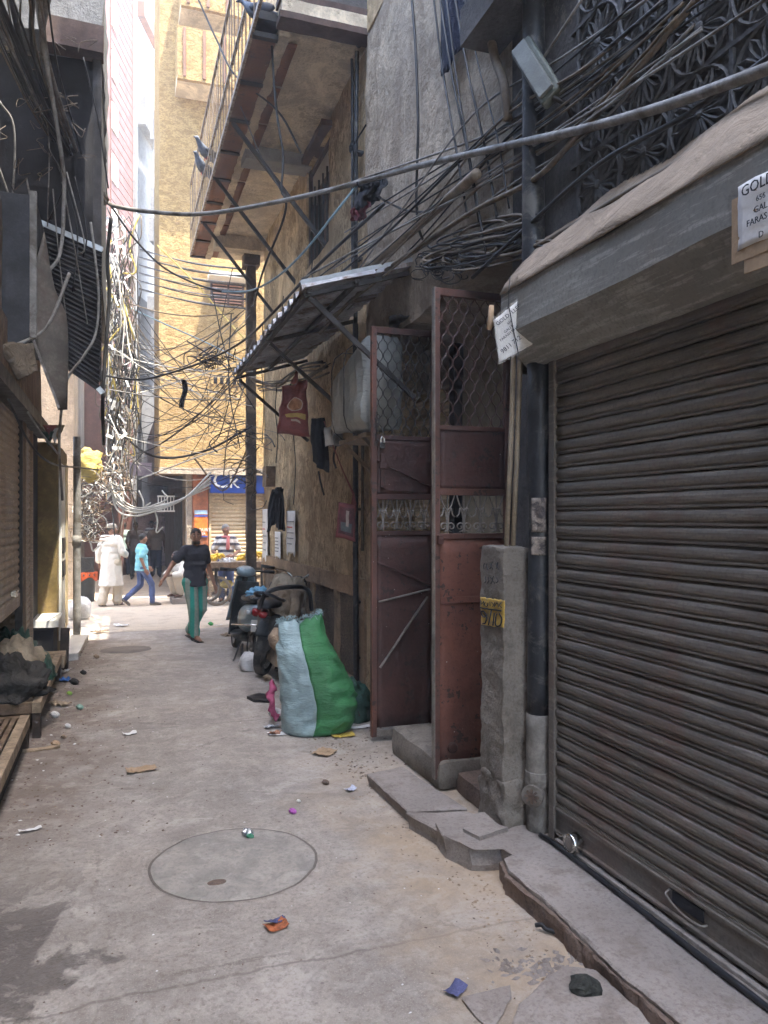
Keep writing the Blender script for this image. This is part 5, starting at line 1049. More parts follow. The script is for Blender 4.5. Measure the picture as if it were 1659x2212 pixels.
cable([(420, -20, 9.0), (470, 90, 8.8), (510, 165, 8.6), (600, 240, 8.3), (650, 330, 8.1)], .011, C_CABLE, 'black cable dropping past the balcony railing')
cable([(585, 60, 7.6), (592, 180, 7.6), (600, 260, 7.6), (612, 340, 7.6), (608, 410, 7.6), (618, 432, 7.6), (610, 480, 7.7), (570, 580, 8.2), (548, 660, 9.0)], .012, C_CABLE, 'black cable dropping from the balcony to the thick cable')
cable([(520, 230, 8.4), (560, 330, 8.2), (600, 400, 7.9), (616, 432, 7.7)], .006, C_CABLE, 'thin wire tied to the thick cable under the soffit')
cable([(778, 392, 6.8), (720, 465, 7.0), (660, 540, 7.4), (600, 597, 8.0), (540, 628, 8.8), (480, 630, 9.4)], .011, C_CABLEC, 'pale blue cable hanging from the black rag')
cable([(480, 630, 9.4), (420, 612, 9.6), (350, 575, 9.7), (290, 515, 9.6), (240, 445, 9.3)], .013, C_CABLE, 'black cable sagging from the corner junction to the pale blue one')
cable([(825, 430, 6.6), (870, 452, 6.4), (910, 458, 6.2), (955, 452, 6.0)], .010, C_CABLE, 'short black cable looping from the rag to the wall')
cable([(228, 812, 10.6), (300, 820, 10.6), (370, 805, 10.6), (455, 775, 10.3), (530, 733, 9.4), (600, 665, 8.4), (690, 570, 7.4), (830, 440, 6.2)], .015, C_CABLE, 'black cable crossing low over the lane past the awning')
cable([(240, 470, 9.5), (232, 560, 9.7), (236, 640, 9.8), (228, 760, 9.8), (222, 860, 9.8), (224, 960, 10.2)], .024, C_CABLE, 'thick black cable hanging from the corner junction')
cable([(340, 530, 15.), (420, 610, 15.), (490, 690, 15.), (540, 745, 14.6)], .016, C_CABLEY, 'yellow cable slanting across the yellow wall')
cable([(230, 640, 13.), (330, 688, 14.), (450, 742, 14.4), (545, 790, 14.)], .012, C_CABLEC, 'pale blue wire slanting across the yellow wall')
cable([(236, 668, 13.), (290, 728, 14.), (370, 810, 14.4), (440, 860, 14.4)], .012, C_CABLEW, 'white wire slanting down over the yellow wall')
cable([(300, 1035, 12.8), (420, 990, 13.), (520, 955, 13.2)], .012, C_CABLEW, 'pale cable rising towards the corner post')
cable([(228, 905, 12.5), (330, 985, 13.), (440, 975, 13.2), (545, 920, 13.)], .02, C_CABLE, 'thick dark cable sagging to the corner post')
cable([(420, 990, 13.), (480, 1060, 13.4), (520, 1000, 13.2), (545, 940, 13.)], .014, C_CABLEB, 'brown cable looped beside the corner post')
for i in range(6):
    v = 560 + i * 17
    for s_ in (0, .02): cable([(300, v - 22 + s_ * 120, 15.2), (420, v + 8 + rand(-3, 3), 15.2), (545, v + 22 + rand(-4, 4), 15.0)], .011, C_CABLEG if s_ else C_CABLE, 'twisted bare wire strung level across the yellow wall', 'twisted wires on the yellow wall')
rnd = random.Random(3)
for i in range(46):
    a = (rnd.uniform(215, 300), rnd.uniform(640, 1010)); b_ = (rnd.uniform(500, 556), rnd.uniform(640, 1010)); k = rnd.random()
    m = C_CABLE if k < .6 else C_CABLEG if k < .75 else C_CABLEW if k < .88 else C_CABLEB; sag = rnd.uniform(5, 60); t = rnd.uniform(12.2, 14.4)
    cable([(a[0], a[1], t - .3), (a[0] * .7 + b_[0] * .3, a[1] * .7 + b_[1] * .3 + sag * .85, t), (a[0] * .35 + b_[0] * .65, a[1] * .35 + b_[1] * .65 + sag * .9, t), (b_[0], b_[1], 13.0)], rnd.uniform(.0045, .010), m, 'thin wire in the web strung across the end of the lane', 'web of wires at the end of the lane', 4, 'wire', 5)
for i in range(16):
    a = (rnd.uniform(440, 556), rnd.uniform(690, 980)); b_ = (rnd.uniform(380, 520), rnd.uniform(560, 1050)); t = rnd.uniform(12., 13.6)
    cable([(a[0], a[1], t), ((a[0] + b_[0]) / 2 + rnd.uniform(-30, 30), (a[1] + b_[1]) / 2 + rnd.uniform(0, 50), t), (b_[0], b_[1], t)], rnd.uniform(.004, .012), C_CABLE if i % 3 else C_CABLEB, 'stray wire hanging about the corner post', 'stray wires near the corner post', 4, 'wire', 5)
# white flexes looping out from the corner bundle
for i, (dv, dt) in enumerate(((0, 0), (12, .1), (24, .15), (6, .3), (-8, .2))):
    cable([(238, 1038 - dv * .2, 12.4 + dt), (252, 1075 + dv, 12.3), (290, 1100 + dv * .6, 12.2), (340, 1095 + dv * .3, 12.2), (400, 1075, 12.4), (455, 1045 - dv, 12.8)], .016 if i < 3 else .010, C_CABLEW, 'loose white flex looping out from the corner bundle', 'white flexes at the corner')
for i, (u, v, u2, v2) in enumerate(((255, 1070, 282, 1120), (330, 1095, 352, 1150), (300, 1060, 322, 1110), (190, 1090, 215, 1130), (185, 1150, 215, 1190), (350, 1060, 325, 1098))):
    cable([(u, v, 12.3), (u + 10, (v + v2) / 2, 12.25), (u2 - 14, v2, 12.25), (u2, v2 - 12, 12.25)], .013, C_CABLEW, 'short curled end of white flex at the corner', 'white flex ends')
for i in range(12):
    u0, v0 = rnd.uniform(640, 760), rnd.uniform(590, 700); u1 = rnd.uniform(1010, 1120); v1 = rnd.uniform(240, 420)
    cable([(u0, v0, 7.4), (u0 * .55 + u1 * .45, v0 * .55 + v1 * .45 + rnd.uniform(-6, 22), 6.0), (u1, v1, 5.2), (u1 + 190, v1 - rnd.uniform(110, 170), 4.4), (u1 + 420, v1 - rnd.uniform(260, 380), 3.6)], rnd.uniform(.004, .010), (C_CABLEG, C_CABLEB, C_CABLE)[i % 3], 'dusty cable in the fan from the awning to the lattice', 'fan of cables over the awning')
# ---------------------------------------------------------------- bundles no one could count
def tangle(name, label, mat, n, f, r, seed, k=6, seg=5):
    b = MB(); rn = random.Random(seed)
    for i in range(n): b.tube(catmull([east(*p) for p in f(rn, i)], seg), rn.uniform(*r), 4)
    return b.build(name, mat, smooth=True, label=label, cat='cables', kind='stuff')
def stalk(rn, i):
    u = rn.uniform(232, 285); t = rn.uniform(12.6, 13.8); v0 = rn.uniform(440, 900); return [(u + rn.uniform(-22, 22) + 6 * math.sin(j + i), v0 + j * rn.uniform(40, 70), t + rn.uniform(-.15, .15)) for j in range(5)]
tangle('cable_bundle', 'thick bundle of black cables climbing the street corner', C_CABLE, 70, stalk, (.005, .012), 1)
tangle('cable_bundle', 'sunlit white cables tangled up the street corner', C_CABLEW, 30, stalk, (.005, .014), 2)
tangle('cable_bundle', 'yellowish cables tangled up the street corner', C_CABLEY, 14, stalk, (.006, .018), 4)
tangle('cable_bundle', 'brown cables tangled up the street corner', C_CABLEB, 60, stalk, (.005, .014), 9)
def droop(rn, i):
    v = rn.uniform(1000, 1150); u = rn.uniform(165, 255 if v < 1060 else 196); t = rn.uniform(12.0, 12.9); s = rn.uniform(8, 26); a = rn.uniform(-2.6, .6)
    return [(u + s * .55 * j * math.cos(a + j * rn.uniform(.1, .55)), v + s * .5 * j * abs(math.sin(a + j * .35)) + rn.uniform(-5, 5), t + .1 * math.sin(j)) for j in range(5)]
tangle('cable_ends', 'cut white cable ends and strips hanging at the street corner', C_CABLEW, 60, droop, (.004, .010), 5)
tangle('cable_ends', 'tan cable ends hanging at the street corner', C_CTAN, 80, droop, (.004, .010), 6)
tangle('cable_ends', 'black cable ends hanging at the street corner', C_CABLE, 60, droop, (.003, .007), 12)
b = MB(); rn = random.Random(8)
for i in range(90):
    p = atd(rn.uniform(228, 280), rn.uniform(470, 1090), rn.uniform(12.4, 13.4)); a = rn.uniform(0, 3.14); d = V3(math.cos(a) * .6, rn.uniform(-.3, .3), rn.uniform(-1, 1)).normalized(); L = rn.uniform(.04, .22); b.bar(p - d * L / 2, p + d * L / 2, rn.uniform(.02, .05), .004, up=(rn.uniform(-1, 1), -1, 0))
b.build('torn_strips', C_WHITE, label='torn white plastic strips caught in the corner cables', cat='strips', kind='stuff')
# coils on the grey wall by the gate
def coil(rn, i):
    cu, cv = rn.uniform(1000, 1090), rn.uniform(485, 560); ru, rv = rn.uniform(50, 130), rn.uniform(6, 20); a = rn.uniform(0, 6.3); t = rn.uniform(5.0, 5.5)
    return [(cu + ru * math.cos(a + j * .8), cv + rv * math.sin(a + j * .8) - .25 * ru * math.cos(a + j * .8), t - .002 * ru * math.cos(a + j * .8)) for j in range(9)]
tangle('cable_coil', 'brown cable coils slung on the wall above the gate', C_CABLEB, 7, coil, (.007, .014), 21)
tangle('cable_coil', 'dark cable coils slung on the wall above the gate', C_CABLE, 12, coil, (.005, .011), 22)
def tuft(rn, i):
    u, v = rn.uniform(890, 1010), rn.uniform(550, 600); a = rn.uniform(0, 6.3); s = rn.uniform(8, 26); return [(u + s * math.cos(a + j), v + s * .6 * math.sin(a + j), 5.7 + .1 * math.sin(j + i)) for j in range(5)]
tangle('wire_tuft', 'tuft of fine wires above the near end of the awning', C_CABLE, 34, tuft, (.003, .006), 23)
def knot(rn, i):
    u, v = rn.gauss(462, 26), rn.gauss(778, 9); return [(u + rn.uniform(-30, 30), v + rn.uniform(-16, 16), 10.3 + rn.uniform(-.2, .2)) for j in range(4)]
tangle('wire_knot', 'knotted wires where the low black cable crosses the lane', C_CABLE, 15, knot, (.004, .009), 24)
def postk(rn, i):
    u, v = rn.uniform(480, 560), rn.uniform(940, 1075); s = rn.uniform(8, 36); a = rn.uniform(0, 6.3); return [(u + s * math.cos(a + j * .7) * rn.uniform(.5, 1.3) + 6 * j - 14, v + s * .8 * math.sin(a + j * .7) * rn.uniform(.5, 1.3), 12.95 + rn.uniform(-.1, .1)) for j in range(6)]
tangle('wire_knot', 'black wire coils wound about the corner post', C_CABLE, 26, postk, (.005, .013), 25)
# ---------------------------------------------------------------- the bundle sweeping down over the west gallery
rnd = random.Random(11)
for i in range(24):
    u0 = rnd.uniform(-60, 110); r_ = rnd.choice([.006, .008, .010, .016, .022]); m = rnd.choice([C_CABLEB, C_CABLEB, C_CABLE, C_CABLE, C_CABLEG]); j = rnd.uniform(-24, 24)
    cable([(u0, -30, 5.6), (u0 * .6 + 45 + j, 120 + j, 6.4), (u0 * .4 + 100 + j, 250 + j, 7.2), (u0 * .2 + 160 + j * .5, 350 + j, 8.2), (229 + rnd.uniform(-4, 4), 436 + rnd.uniform(-8, 8), 9.3)], r_, m, 'dusty cable in the bundle sweeping over the west gallery', 'cable bundle over the gallery')
for i in range(14):
    u0 = rnd.uniform(-40, 180); v0 = rnd.uniform(100, 420)
    cable([(u0, v0, 7.0), (u0 + rnd.uniform(10, 50), v0 + rnd.uniform(60, 160), 7.1), (u0 + rnd.uniform(0, 60), v0 + rnd.uniform(150, 330), 7.2)], rnd.uniform(.005, .010), C_CABLEG if i % 2 else C_CABLE, 'loose wire dangling in front of the west gallery', 'loose wires at the gallery')
def rag(rn, i):
    u, v = rn.uniform(0, 190), rn.uniform(60, 420); return [(u + rn.uniform(-22, 22), v + rn.uniform(-14, 22), 6.9 + rn.uniform(-.1, .1)) for j in range(4)]
tangle('wire_ends', 'pale wire ends and string caught before the west gallery', C_CABLEB, 30, rag, (.002, .005), 31)
cable([(196, 480, 7.2), (206, 560, 7.2), (213, 640, 7.2), (207, 720, 7.2), (180, 770, 7.1), (150, 810, 7.0), (136, 860, 7.0), (128, 960, 7.2), (135, 1080, 7.6)], .013, C_CABLEG, 'grey cable hanging in a long loop before the corrugated apron')
cable([(78, 0, 6.0), (132, 330, 6.6), (138, 430, 6.7), (125, 560, 6.7), (60, 600, 6.5), (20, 585, 6.4)], .017, C_CABLEG, 'thick pale cable looping in front of the air cooler')
cable([(150, 590, 6.6), (110, 690, 6.5), (70, 730, 6.4), (-20, 765, 6.2)], .016, C_CABLEG, 'pale cable running under the air cooler cabinet')
cable([(0, 820, 6.2), (60, 950, 6.6), (110, 1000, 7.2), (170, 1010, 8.6), (215, 1015, 10.)], .010, C_CABLE, 'black cable strung along the west shutters to the corner')
cable([(60, 890, 6.6), (85, 930, 6.8), (125, 980, 7.2)], .010, C_CABLEG, 'crooked pale cable above the half raised shutter')
# rag on the thick cable
rg = thing('black_rag', 'black and maroon rag tied on the thick cable', 'rag', atd(795, 400, 6.7))
b = MB(); b.sheet(lambda a, c: atd(772 + 56 * c + 8 * math.sin(a * 6), 392 - 10 * c + 62 * a * (1 - .25 * c) + 8 * fbm((a * 3, c * 4, 0), 1.), 6.72 + .07 * math.sin(c * 9 + a * 3)), 14, 16, .012); b.build('cloth', C_CBLACK, rg, smooth=True)
b = MB(); b.sheet(lambda a, c: atd(768 + 32 * c - 12 * a + 4 * math.sin(a * 9), 436 + 40 * a + 9 * fbm((a * 3, c * 6, 2), 1.), 6.74 + .04 * math.sin(c * 12)), 10, 12, .006); b.build('torn_strip', cloth('maroon_rag', (.12, .03, .04)), rg, smooth=True)
cable([(795, 575, 6.5), (860, 525, 6.1), (940, 455, 5.8), (1030, 375, 5.3)], .035, plain('dusty_brown_pipe', (.26, .21, .155), .7, 0, .4, 5, .1, dirt=(.12, .09, .065)), 'brown plastic pipe slanting up the grey wall', n=10, name='pipe')
# hanging wires on the plaster wall
for i, (u, v, v2) in enumerate(((598, 830, 1000), (636, 830, 1090), (568, 700, 960), (612, 640, 780), (676, 560, 640))):
    cable([(u, v, 9.6 - .1 * i), (u - 3, (v * 2 + v2) / 3, 9.6), (u + 2, (v + 2 * v2) / 3, 9.6), (u - 2, v2, 9.6)], .006, C_CABLE, 'thin wire dangling in front of the plaster wall', 'wires on the plaster wall')
for i in range(9):
    cable([(540 + i * 3, 815 + i * 4, 11.), (590 + i * 6, 835 + rnd.uniform(-14, 14), 9.6), (640 + i * 3, 812 + rnd.uniform(-22, 22), 8.8), (690 + i * 3, 790 + rnd.uniform(-10, 16), 8.0)], rnd.uniform(.006, .014), C_CABLEB if i % 2 else C_CABLE, 'cable bunched along the wall under the awning', 'cables under the awning')
b = MB(); b.sheet(lambda a, c: atd(392 + 10 * c + 4 * math.sin(a * 5), 820 + 60 * a, 10.5 + .03 * math.sin(c * 7)), 12, 5, .01); b.build('black_rag', C_CBLACK, smooth=True, label='narrow black rag dangling over the middle of the lane end', cat='rag')
# ---------------------------------------------------------------- people
RM = lambda v: (('REMESH', dict(mode='VOXEL', voxel_size=v, use_smooth_shade=True)), ('SMOOTH', dict(factor=.5, iterations=3)))
def lerp3(a, b, t): return Vector(a).lerp(Vector(b), t)
def person(label, pos, head, h, J, wear, skin=C_SKIN, hair=C_HAIR, look=0., fine=.009, cap=None, beard=False, group=None, hairlen=1., lean=0.):
    """J: joints in metres for a 1.65 m figure (x to the person's right, y ahead, z up); wear: list of (name, material, kind, options)"""
    s = h / 1.65; M = Matrix.Translation(pos) @ Matrix.Rotation(head, 4, 'Z') @ Matrix.Scale(s, 4)
    ob = thing('person', label, 'person', pos, group)
    D = dict(pel=(0, 0, .90), chest=(0, .0, 1.22), neck=(0, .01, 1.38), head=(0, .03, 1.525), shR=(.162, 0, 1.335), shL=(-.162, 0, 1.335), elR=(.23, -.02, 1.08), elL=(-.23, -.02, 1.08),
             wrR=(.25, .06, .85), wrL=(-.25, .06, .85), hdR=(.25, .10, .77), hdL=(-.25, .10, .77), hipR=(.085, 0, .86), hipL=(-.085, 0, .86), knR=(.09, .02, .47), knL=(-.09, .02, .47), anR=(.09, -.02, .075), anL=(-.09, -.02, .075), toR=(.11, .14, .03), toL=(-.11, .14, .03))
    D.update(J); D = {k: Vector(v) for k, v in D.items()}
    b = MB()
    b.chain([D['pel'], D['pel'].lerp(D['chest'], .5), D['chest'], D['neck'] - V3(0, 0, .03)], [.100, .090, .098, .050])
    b.caps(D['hipR'], D['hipL'], .095, .095); b.caps(D['shR'], D['shL'], .052, .052); b.caps(D['chest'] + V3(.055, 0, .02), D['chest'] + V3(-.055, 0, .02), .088, .088)
    b.caps(D['neck'] - V3(0, 0, .03), D['head'] - V3(0, .012, .06), .048, .050)
    hd_ = Matrix.Translation(D['head']) @ Matrix.Rotation(look, 4, 'Z')
    q = MB(); q.ell((0, 0, .012), (.072, .092, .100), 14, 10); q.ell((0, .022, -.048), (.054, .066, .062), 12, 8); q.caps((0, .088, .012), (0, .106, -.018), .009, .015, 8); q.caps((-.018, .078, -.055), (.018, .078, -.055), .011, .011, 8)
    for e in (-1, 1): q.ell((.074 * e, -.008, -.006), (.010, .022, .032), 8, 6); q.caps((.028 * e, .082, .030), (.012 * e, .088, .032), .008, .008, 6)
    q.xf(hd_); b.add(q.v, q.f)
    for S, e in (('R', 1), ('L', -1)):
        b.chain([D['sh' + S], D['el' + S], D['wr' + S]], [.050, .040, .026])
        w_, hh = D['wr' + S], D['hd' + S]; d = (hh - w_).normalized(); sd_ = d.cross(V3(e, 0, .2)).normalized(); nn = d.cross(sd_).normalized()
        b.caps(w_ + d * .012, hh, .024, .026); b.caps(w_.lerp(hh, .45) + sd_ * .014, hh + sd_ * .022, .019, .016); b.caps(w_.lerp(hh, .45) - sd_ * .014, hh - sd_ * .022, .019, .016)
        for k, L in enumerate((.062, .072, .068, .052)):
            a = hh + sd_ * (.033 - .022 * k) + d * .008; m1 = a + d * L * .55 + nn * .008; b.chain([a, m1, m1 + d * L * .40 + nn * .018], [.0105, .0095, .008], 7)
        a = w_.lerp(hh, .35) + sd_ * .028; b.chain([a, a + d * .030 + sd_ * .018, a + d * .062 + sd_ * .016], [.013, .011, .009], 7)
        b.chain([D['hip' + S], D['kn' + S], D['kn' + S].lerp(D['an' + S], .35), D['an' + S]], [.092, .055, .056, .036])
        f = D['to' + S] - D['an' + S]; f.normalize(); b.chain([D['an' + S] - f * .03 - V3(0, 0, .035), D['an' + S].lerp(D['to' + S], .5) - V3(0, 0, .005), D['to' + S]], [.034, .034, .024])
    b.xf(M).build('body', skin, ob, smooth=True, mods=RM(fine * s))
    # face
    for e in (-1, 1):
        MB().ell((.030 * e, .083, .012), (.011, .007, .007), 8, 6).xf(M @ hd_).build('eye', C_WHITEP, ob, smooth=True); MB().ell((.030 * e, .089, .012), (.006, .004, .006), 8, 6).xf(M @ hd_).build('pupil', C_INK, ob, smooth=True)
        MB().caps((.042 * e, .080, .033), (.016 * e, .090, .036), .004, .005, 6).xf(M @ hd_).build('eyebrow', hair if hair != C_HAIRG else C_HAIRG, ob)
    MB().caps((-.018, .088, -.056), (.018, .088, -.056), .0045, .0045, 6).xf(M @ hd_).build('mouth', plain('lips', (.14, .045, .035), .5), ob)
    if beard: MB().sheet(lambda a, c: (.055 * math.sin(-1.4 + 2.8 * c), .020 + .068 * math.cos(-1.4 + 2.8 * c) + .004, -.066 - .045 * a), 5, 14, .006).xf(M @ hd_).build('beard', plain('dark_beard', (.035, .024, .018), .7), ob, smooth=True)
    # hair or cap
    b = MB()
    if cap:
        b.rings([[Vector((r * .078 * math.cos(a), r * .098 * math.sin(a) - .006, z)) for a in ang] for r, z in ((1.03, .028), (1.06, .05), (1.02, .09), (.85, .115), (.4, .124), (.05, .126))]); b.xf(M @ hd_).build('cap', cap, ob, smooth=True)
        b = MB()
    q = MB(); q.ell((0, -.012, .030), (.080, .096, .096), 20, 14); qv = []
    for p in q.v:
        lim = .040 if p.y > .03 else -.055 * hairlen if p.y < -.02 else .02 - (.03 - p.y) * .8
        if cap: lim = -.05
        if p.z < lim: p = Vector((p.x * .8, p.y * .8, lim))
        if cap and p.z > .03: p = Vector((p.x * .8, p.y * .8, .03))
        qv.append(p + Vector(noise.turbulence_vector(p * 40, 2, False)) * .008 * hairlen)
    q.v = qv; q.xf(M @ hd_).build('hair', hair, ob, smooth=True)
    # clothes
    for nm, mat, kind, o in wear:
        b = MB(); g = o.get('loose', 0.)
        if kind == 'top':
            hem = o.get('hem', .84); c1, c2 = D['chest'], D['pel']
            b.caps(D['shR'] + V3(-.01, 0, .004), D['shL'] + V3(.01, 0, .004), .062 + g, .062 + g); b.caps(c1 + V3(.065, 0, .03), c1 + V3(-.065, 0, .03), .118 + g, .118 + g); b.caps(c1 + V3(.05, 0, -.12), c1 + V3(-.05, 0, -.12), .116 + g, .116 + g)
            b.caps(c1.lerp(c2, .75) + V3(.05, 0, 0), c1.lerp(c2, .75) + V3(-.05, 0, 0), .116 + g * 1.2, .116 + g * 1.2)
            bot = Vector((c2.x, c2.y, hem)); fl = o.get('flare', 0.); rs = []
            for t in range(9):
                f = t / 8; c = c1.lerp(c2, .4).lerp(bot, f); rr = (.150 + g + .022 * f + fl * f, .112 + g + .030 * f + fl * f * .85)
                rs.append([c + V3(rr[0] * math.cos(6.28319 * k / 24) * (1 + .05 * f * math.sin(k * 3 + 1)), rr[1] * math.sin(6.28319 * k / 24) * (1 + .06 * f * math.sin(k * 2.5)), 0) for k in range(24)])
            b.rings(rs); b.caps(D['neck'] - V3(0, .005, .05), D['neck'] + V3(0, -.008, -.012), .075, .062)
            sv = o.get('sleeve', .6)
            for S in 'RL':
                if sv <= 1: b.chain([D['sh' + S], D['sh' + S].lerp(D['el' + S], sv)], [.056 + g, .056 + g * 1.2])
                else: b.chain([D['sh' + S], D['el' + S], D['el' + S].lerp(D['wr' + S], min(1, sv - 1))], [.056 + g, .052 + g, .044 + g * 1.1])
        if kind == 'legs':
            b.caps(D['hipR'], D['hipL'], .100 + g, .100 + g); b.caps(D['pel'] + V3(.05, 0, .02), D['pel'] + V3(-.05, 0, .02), .103 + g, .103 + g)
            e_ = o.get('end', 1.)
            for S in 'RL': b.chain([D['hip' + S], D['kn' + S], D['kn' + S].lerp(D['an' + S], .5 * e_), D['kn' + S].lerp(D['an' + S], e_)], [.092 + g, .066 + g, .060 + g * 1.2, .054 + g * 1.4])
        if kind == 'shoes':
            for S in 'RL':
                f = (D['to' + S] - D['an' + S]).normalized(); b.chain([D['an' + S] - f * .035 - V3(0, 0, .035), D['an' + S].lerp(D['to' + S], .5) - V3(0, 0, .006), D['to' + S] + f * .01], [.040, .042, .032])
        if kind == 'soles':
            for S in 'RL':
                f = (D['to' + S] - D['an' + S]); f.z = 0; f.normalize(); a = D['an' + S] - f * .05; a.z = D['an' + S].z - .07; c = D['to' + S] + f * .03; c.z = D['to' + S].z - .028; b.bar(a, c, .085, .016)
            b.xf(M).build(nm, mat, ob); continue
        if kind == 'scarf':
            nk = D['neck']; b.tube([nk + V3(.085 * math.cos(a), .075 * math.sin(a), .0) for a in [6.28319 * k / 16 for k in range(17)]], .026, 7); b.chain([nk + V3(-.05, .09, -.01), nk + V3(-.05, .13, -.14), nk + V3(-.045, .13, -.24)], [.035, .04, .042])
        b.xf(M).build(nm, mat, ob, smooth=True, mods=RM(o.get('vox', .012) * s) + (('DISPLACE', dict(texture=CLOUD, strength=o.get('crease', .018), mid_level=.5)),))
    return ob
CLOUD = bpy.data.textures.new('cloth_creases', 'CLOUDS'); CLOUD.noise_scale = .09; CLOUD.noise_depth = 2
def stripes(name, cols, freq, axis=2, off=0., width=.5):
    s = NT(name); z = s.math('ADD', s.math('MULTIPLY', s.xyz(axis), freq), off); fr_ = s.math('FRACT', z, 0); k = s.ramp(fr_, width - .03, width + .03); col = s.mix(k, cols[0], cols[1]); n = s.noise(30, 3, .6); col = s.mix(s.ramp(n, .3, .7, 0, .3), col, mul(cols[0], .6))
    if len(cols) > 2: k2 = s.ramp(s.math('FRACT', s.math('ADD', s.math('MULTIPLY', s.xyz(2), freq * .8), .3), 0), .72, .78, 0, .7); col = s.mix(k2, col, cols[2])
    return s.out(col, .9, 0, .15)
C_KURTA = cloth('white_cotton', (.74, .70, .64), .1, 14, .25); C_PAJ = cloth('cream_cotton', (.62, .54, .43), .1, 14, .25); C_CAPM = stripes('knitted_cap', [(.42, .38, .32), (.25, .22, .18)], 55)
C_TEEB = stripes('light_blue_tee', [(.20, .48, .55), (.28, .56, .62)], 9); C_JEAN = cloth('blue_denim', (.085, .11, .22), .3, 14, .3); C_TEEG = cloth('charcoal_tee', (.035, .035, .045), .2, 14, .3); C_PLAID = stripes('green_striped_trousers', [(.03, .27, .21), (.27, .29, .24)], 8, 0, .2, .5)
C_STRIPE = stripes('striped_tee', [(.62, .58, .54), (.05, .05, .08)], 7, 2, .1, .6); C_PINKS = cloth('pink_scarf', (.60, .20, .19), .2, 20, .3); C_SANDAL = plain('dark_sandal', (.03, .025, .025), .6); C_SHOEG = plain('grey_canvas_shoe', (.16, .14, .12), .8)
p = onz(240, 1308)
person('man in white kurta and knitted cap walking away along the street', p, R(-28), 1.70,
       dict(knR=(.10, .10, .47), anR=(.11, .05, .09), toR=(.13, .20, .035), knL=(-.09, -.03, .47), anL=(-.10, -.19, .09), toL=(-.13, -.05, .03), elR=(.25, .0, 1.08), wrR=(.22, .20, 1.0), hdR=(.20, .27, .98), elL=(-.24, -.05, 1.07), wrL=(-.25, -.02, .85), hdL=(-.25, .0, .77)),
       [('kurta', C_KURTA, 'top', dict(hem=.40, flare=.055, loose=.022, sleeve=1.75, vox=.013)), ('pyjamas', C_PAJ, 'legs', dict(loose=.035, end=.96)), ('sandals', C_SANDAL, 'soles', {})], look=R(-55), cap=C_CAPM)
p = onz(306, 1309)
person('boy in light blue tee and jeans striding across the street', p, R(-75), 1.50,
       dict(pel=(0, 0, .88), knR=(.085, .20, .50), anR=(.085, .22, .08), toR=(.10, .38, .035), knL=(-.085, .0, .47), anL=(-.085, -.36, .16), toL=(-.10, -.26, .045), elR=(.23, -.08, 1.08), wrR=(.24, .0, .86), hdR=(.24, .05, .78), elL=(-.23, .06, 1.08), wrL=(-.23, .20, .88), hdL=(-.22, .26, .82)),
       [('tee', C_TEEB, 'top', dict(hem=.80, sleeve=.75, loose=.012)), ('jeans', C_JEAN, 'legs', dict(loose=.004, end=.95)), ('shoes', C_SHOEG, 'shoes', dict(crease=0.))], look=R(8))
p = onz(421, 1384)
person('man in charcoal tee and green striped trousers walking towards the viewer', p, R(180 + 24), 1.66,
       dict(pel=(0, 0, .89), knR=(.08, .10, .48), anR=(.03, .06, .09), toR=(.04, .22, .035), knL=(-.08, .05, .47), anL=(-.03, -.22, .12), toL=(-.05, -.08, .03), elR=(.34, -.05, 1.12), wrR=(.50, .05, .96), hdR=(.57, .08, .90), elL=(-.25, -.05, 1.07), wrL=(-.30, .03, .83), hdL=(-.31, .06, .74)),
       [('tee', C_TEEG, 'top', dict(hem=.80, sleeve=.62, loose=.010)), ('trousers', C_PLAID, 'legs', dict(loose=.016, end=.93)), ('slippers', C_SANDAL, 'soles', {})], skin=C_SKIN, look=R(-25), beard=True, hairlen=1.6, fine=.008)
p = ony(488, 1240, 16.95); p.z = 0
person('fruit seller in striped tee with pink scarf standing behind the cart', p, R(180 - 10), 1.68,
       dict(elR=(.27, .05, 1.08), wrR=(.14, .24, .98), hdR=(.07, .28, .97), elL=(-.28, .03, 1.08), wrL=(-.16, .24, .98), hdL=(-.09, .29, .97)),
       [('tee', C_STRIPE, 'top', dict(hem=.82, sleeve=.8, loose=.010)), ('trousers', C_JEAN, 'legs', dict(loose=.01)), ('scarf', C_PINKS, 'scarf', dict(crease=.01)), ('sandals', C_SANDAL, 'soles', {})], hair=C_HAIRG, look=R(35))
p = ony(394, 1270, 17.0); p.z = .12
person('person in white squatting on the low stone step', p, R(120), 1.6,
       dict(pel=(0, -.12, .30), chest=(0, .05, .60), neck=(0, .12, .76), head=(0, .17, .90), shR=(.17, .08, .71), shL=(-.17, .08, .71), elR=(.24, .22, .52), elL=(-.24, .22, .52), wrR=(.12, .38, .50), wrL=(-.12, .38, .50), hdR=(.06, .42, .50), hdL=(-.06, .42, .50),
            hipR=(.09, -.12, .28), hipL=(-.09, -.12, .28), knR=(.14, .26, .50), knL=(-.14, .26, .50), anR=(.11, .12, .08), anL=(-.11, .12, .08), toR=(.13, .28, .03), toL=(-.13, .28, .03)),
       [('kurta', C_KURTA, 'top', dict(hem=.22, sleeve=1.6, loose=.015)), ('pyjamas', C_PAJ, 'legs', dict(loose=.02, end=.9))], skin=C_SKIND)
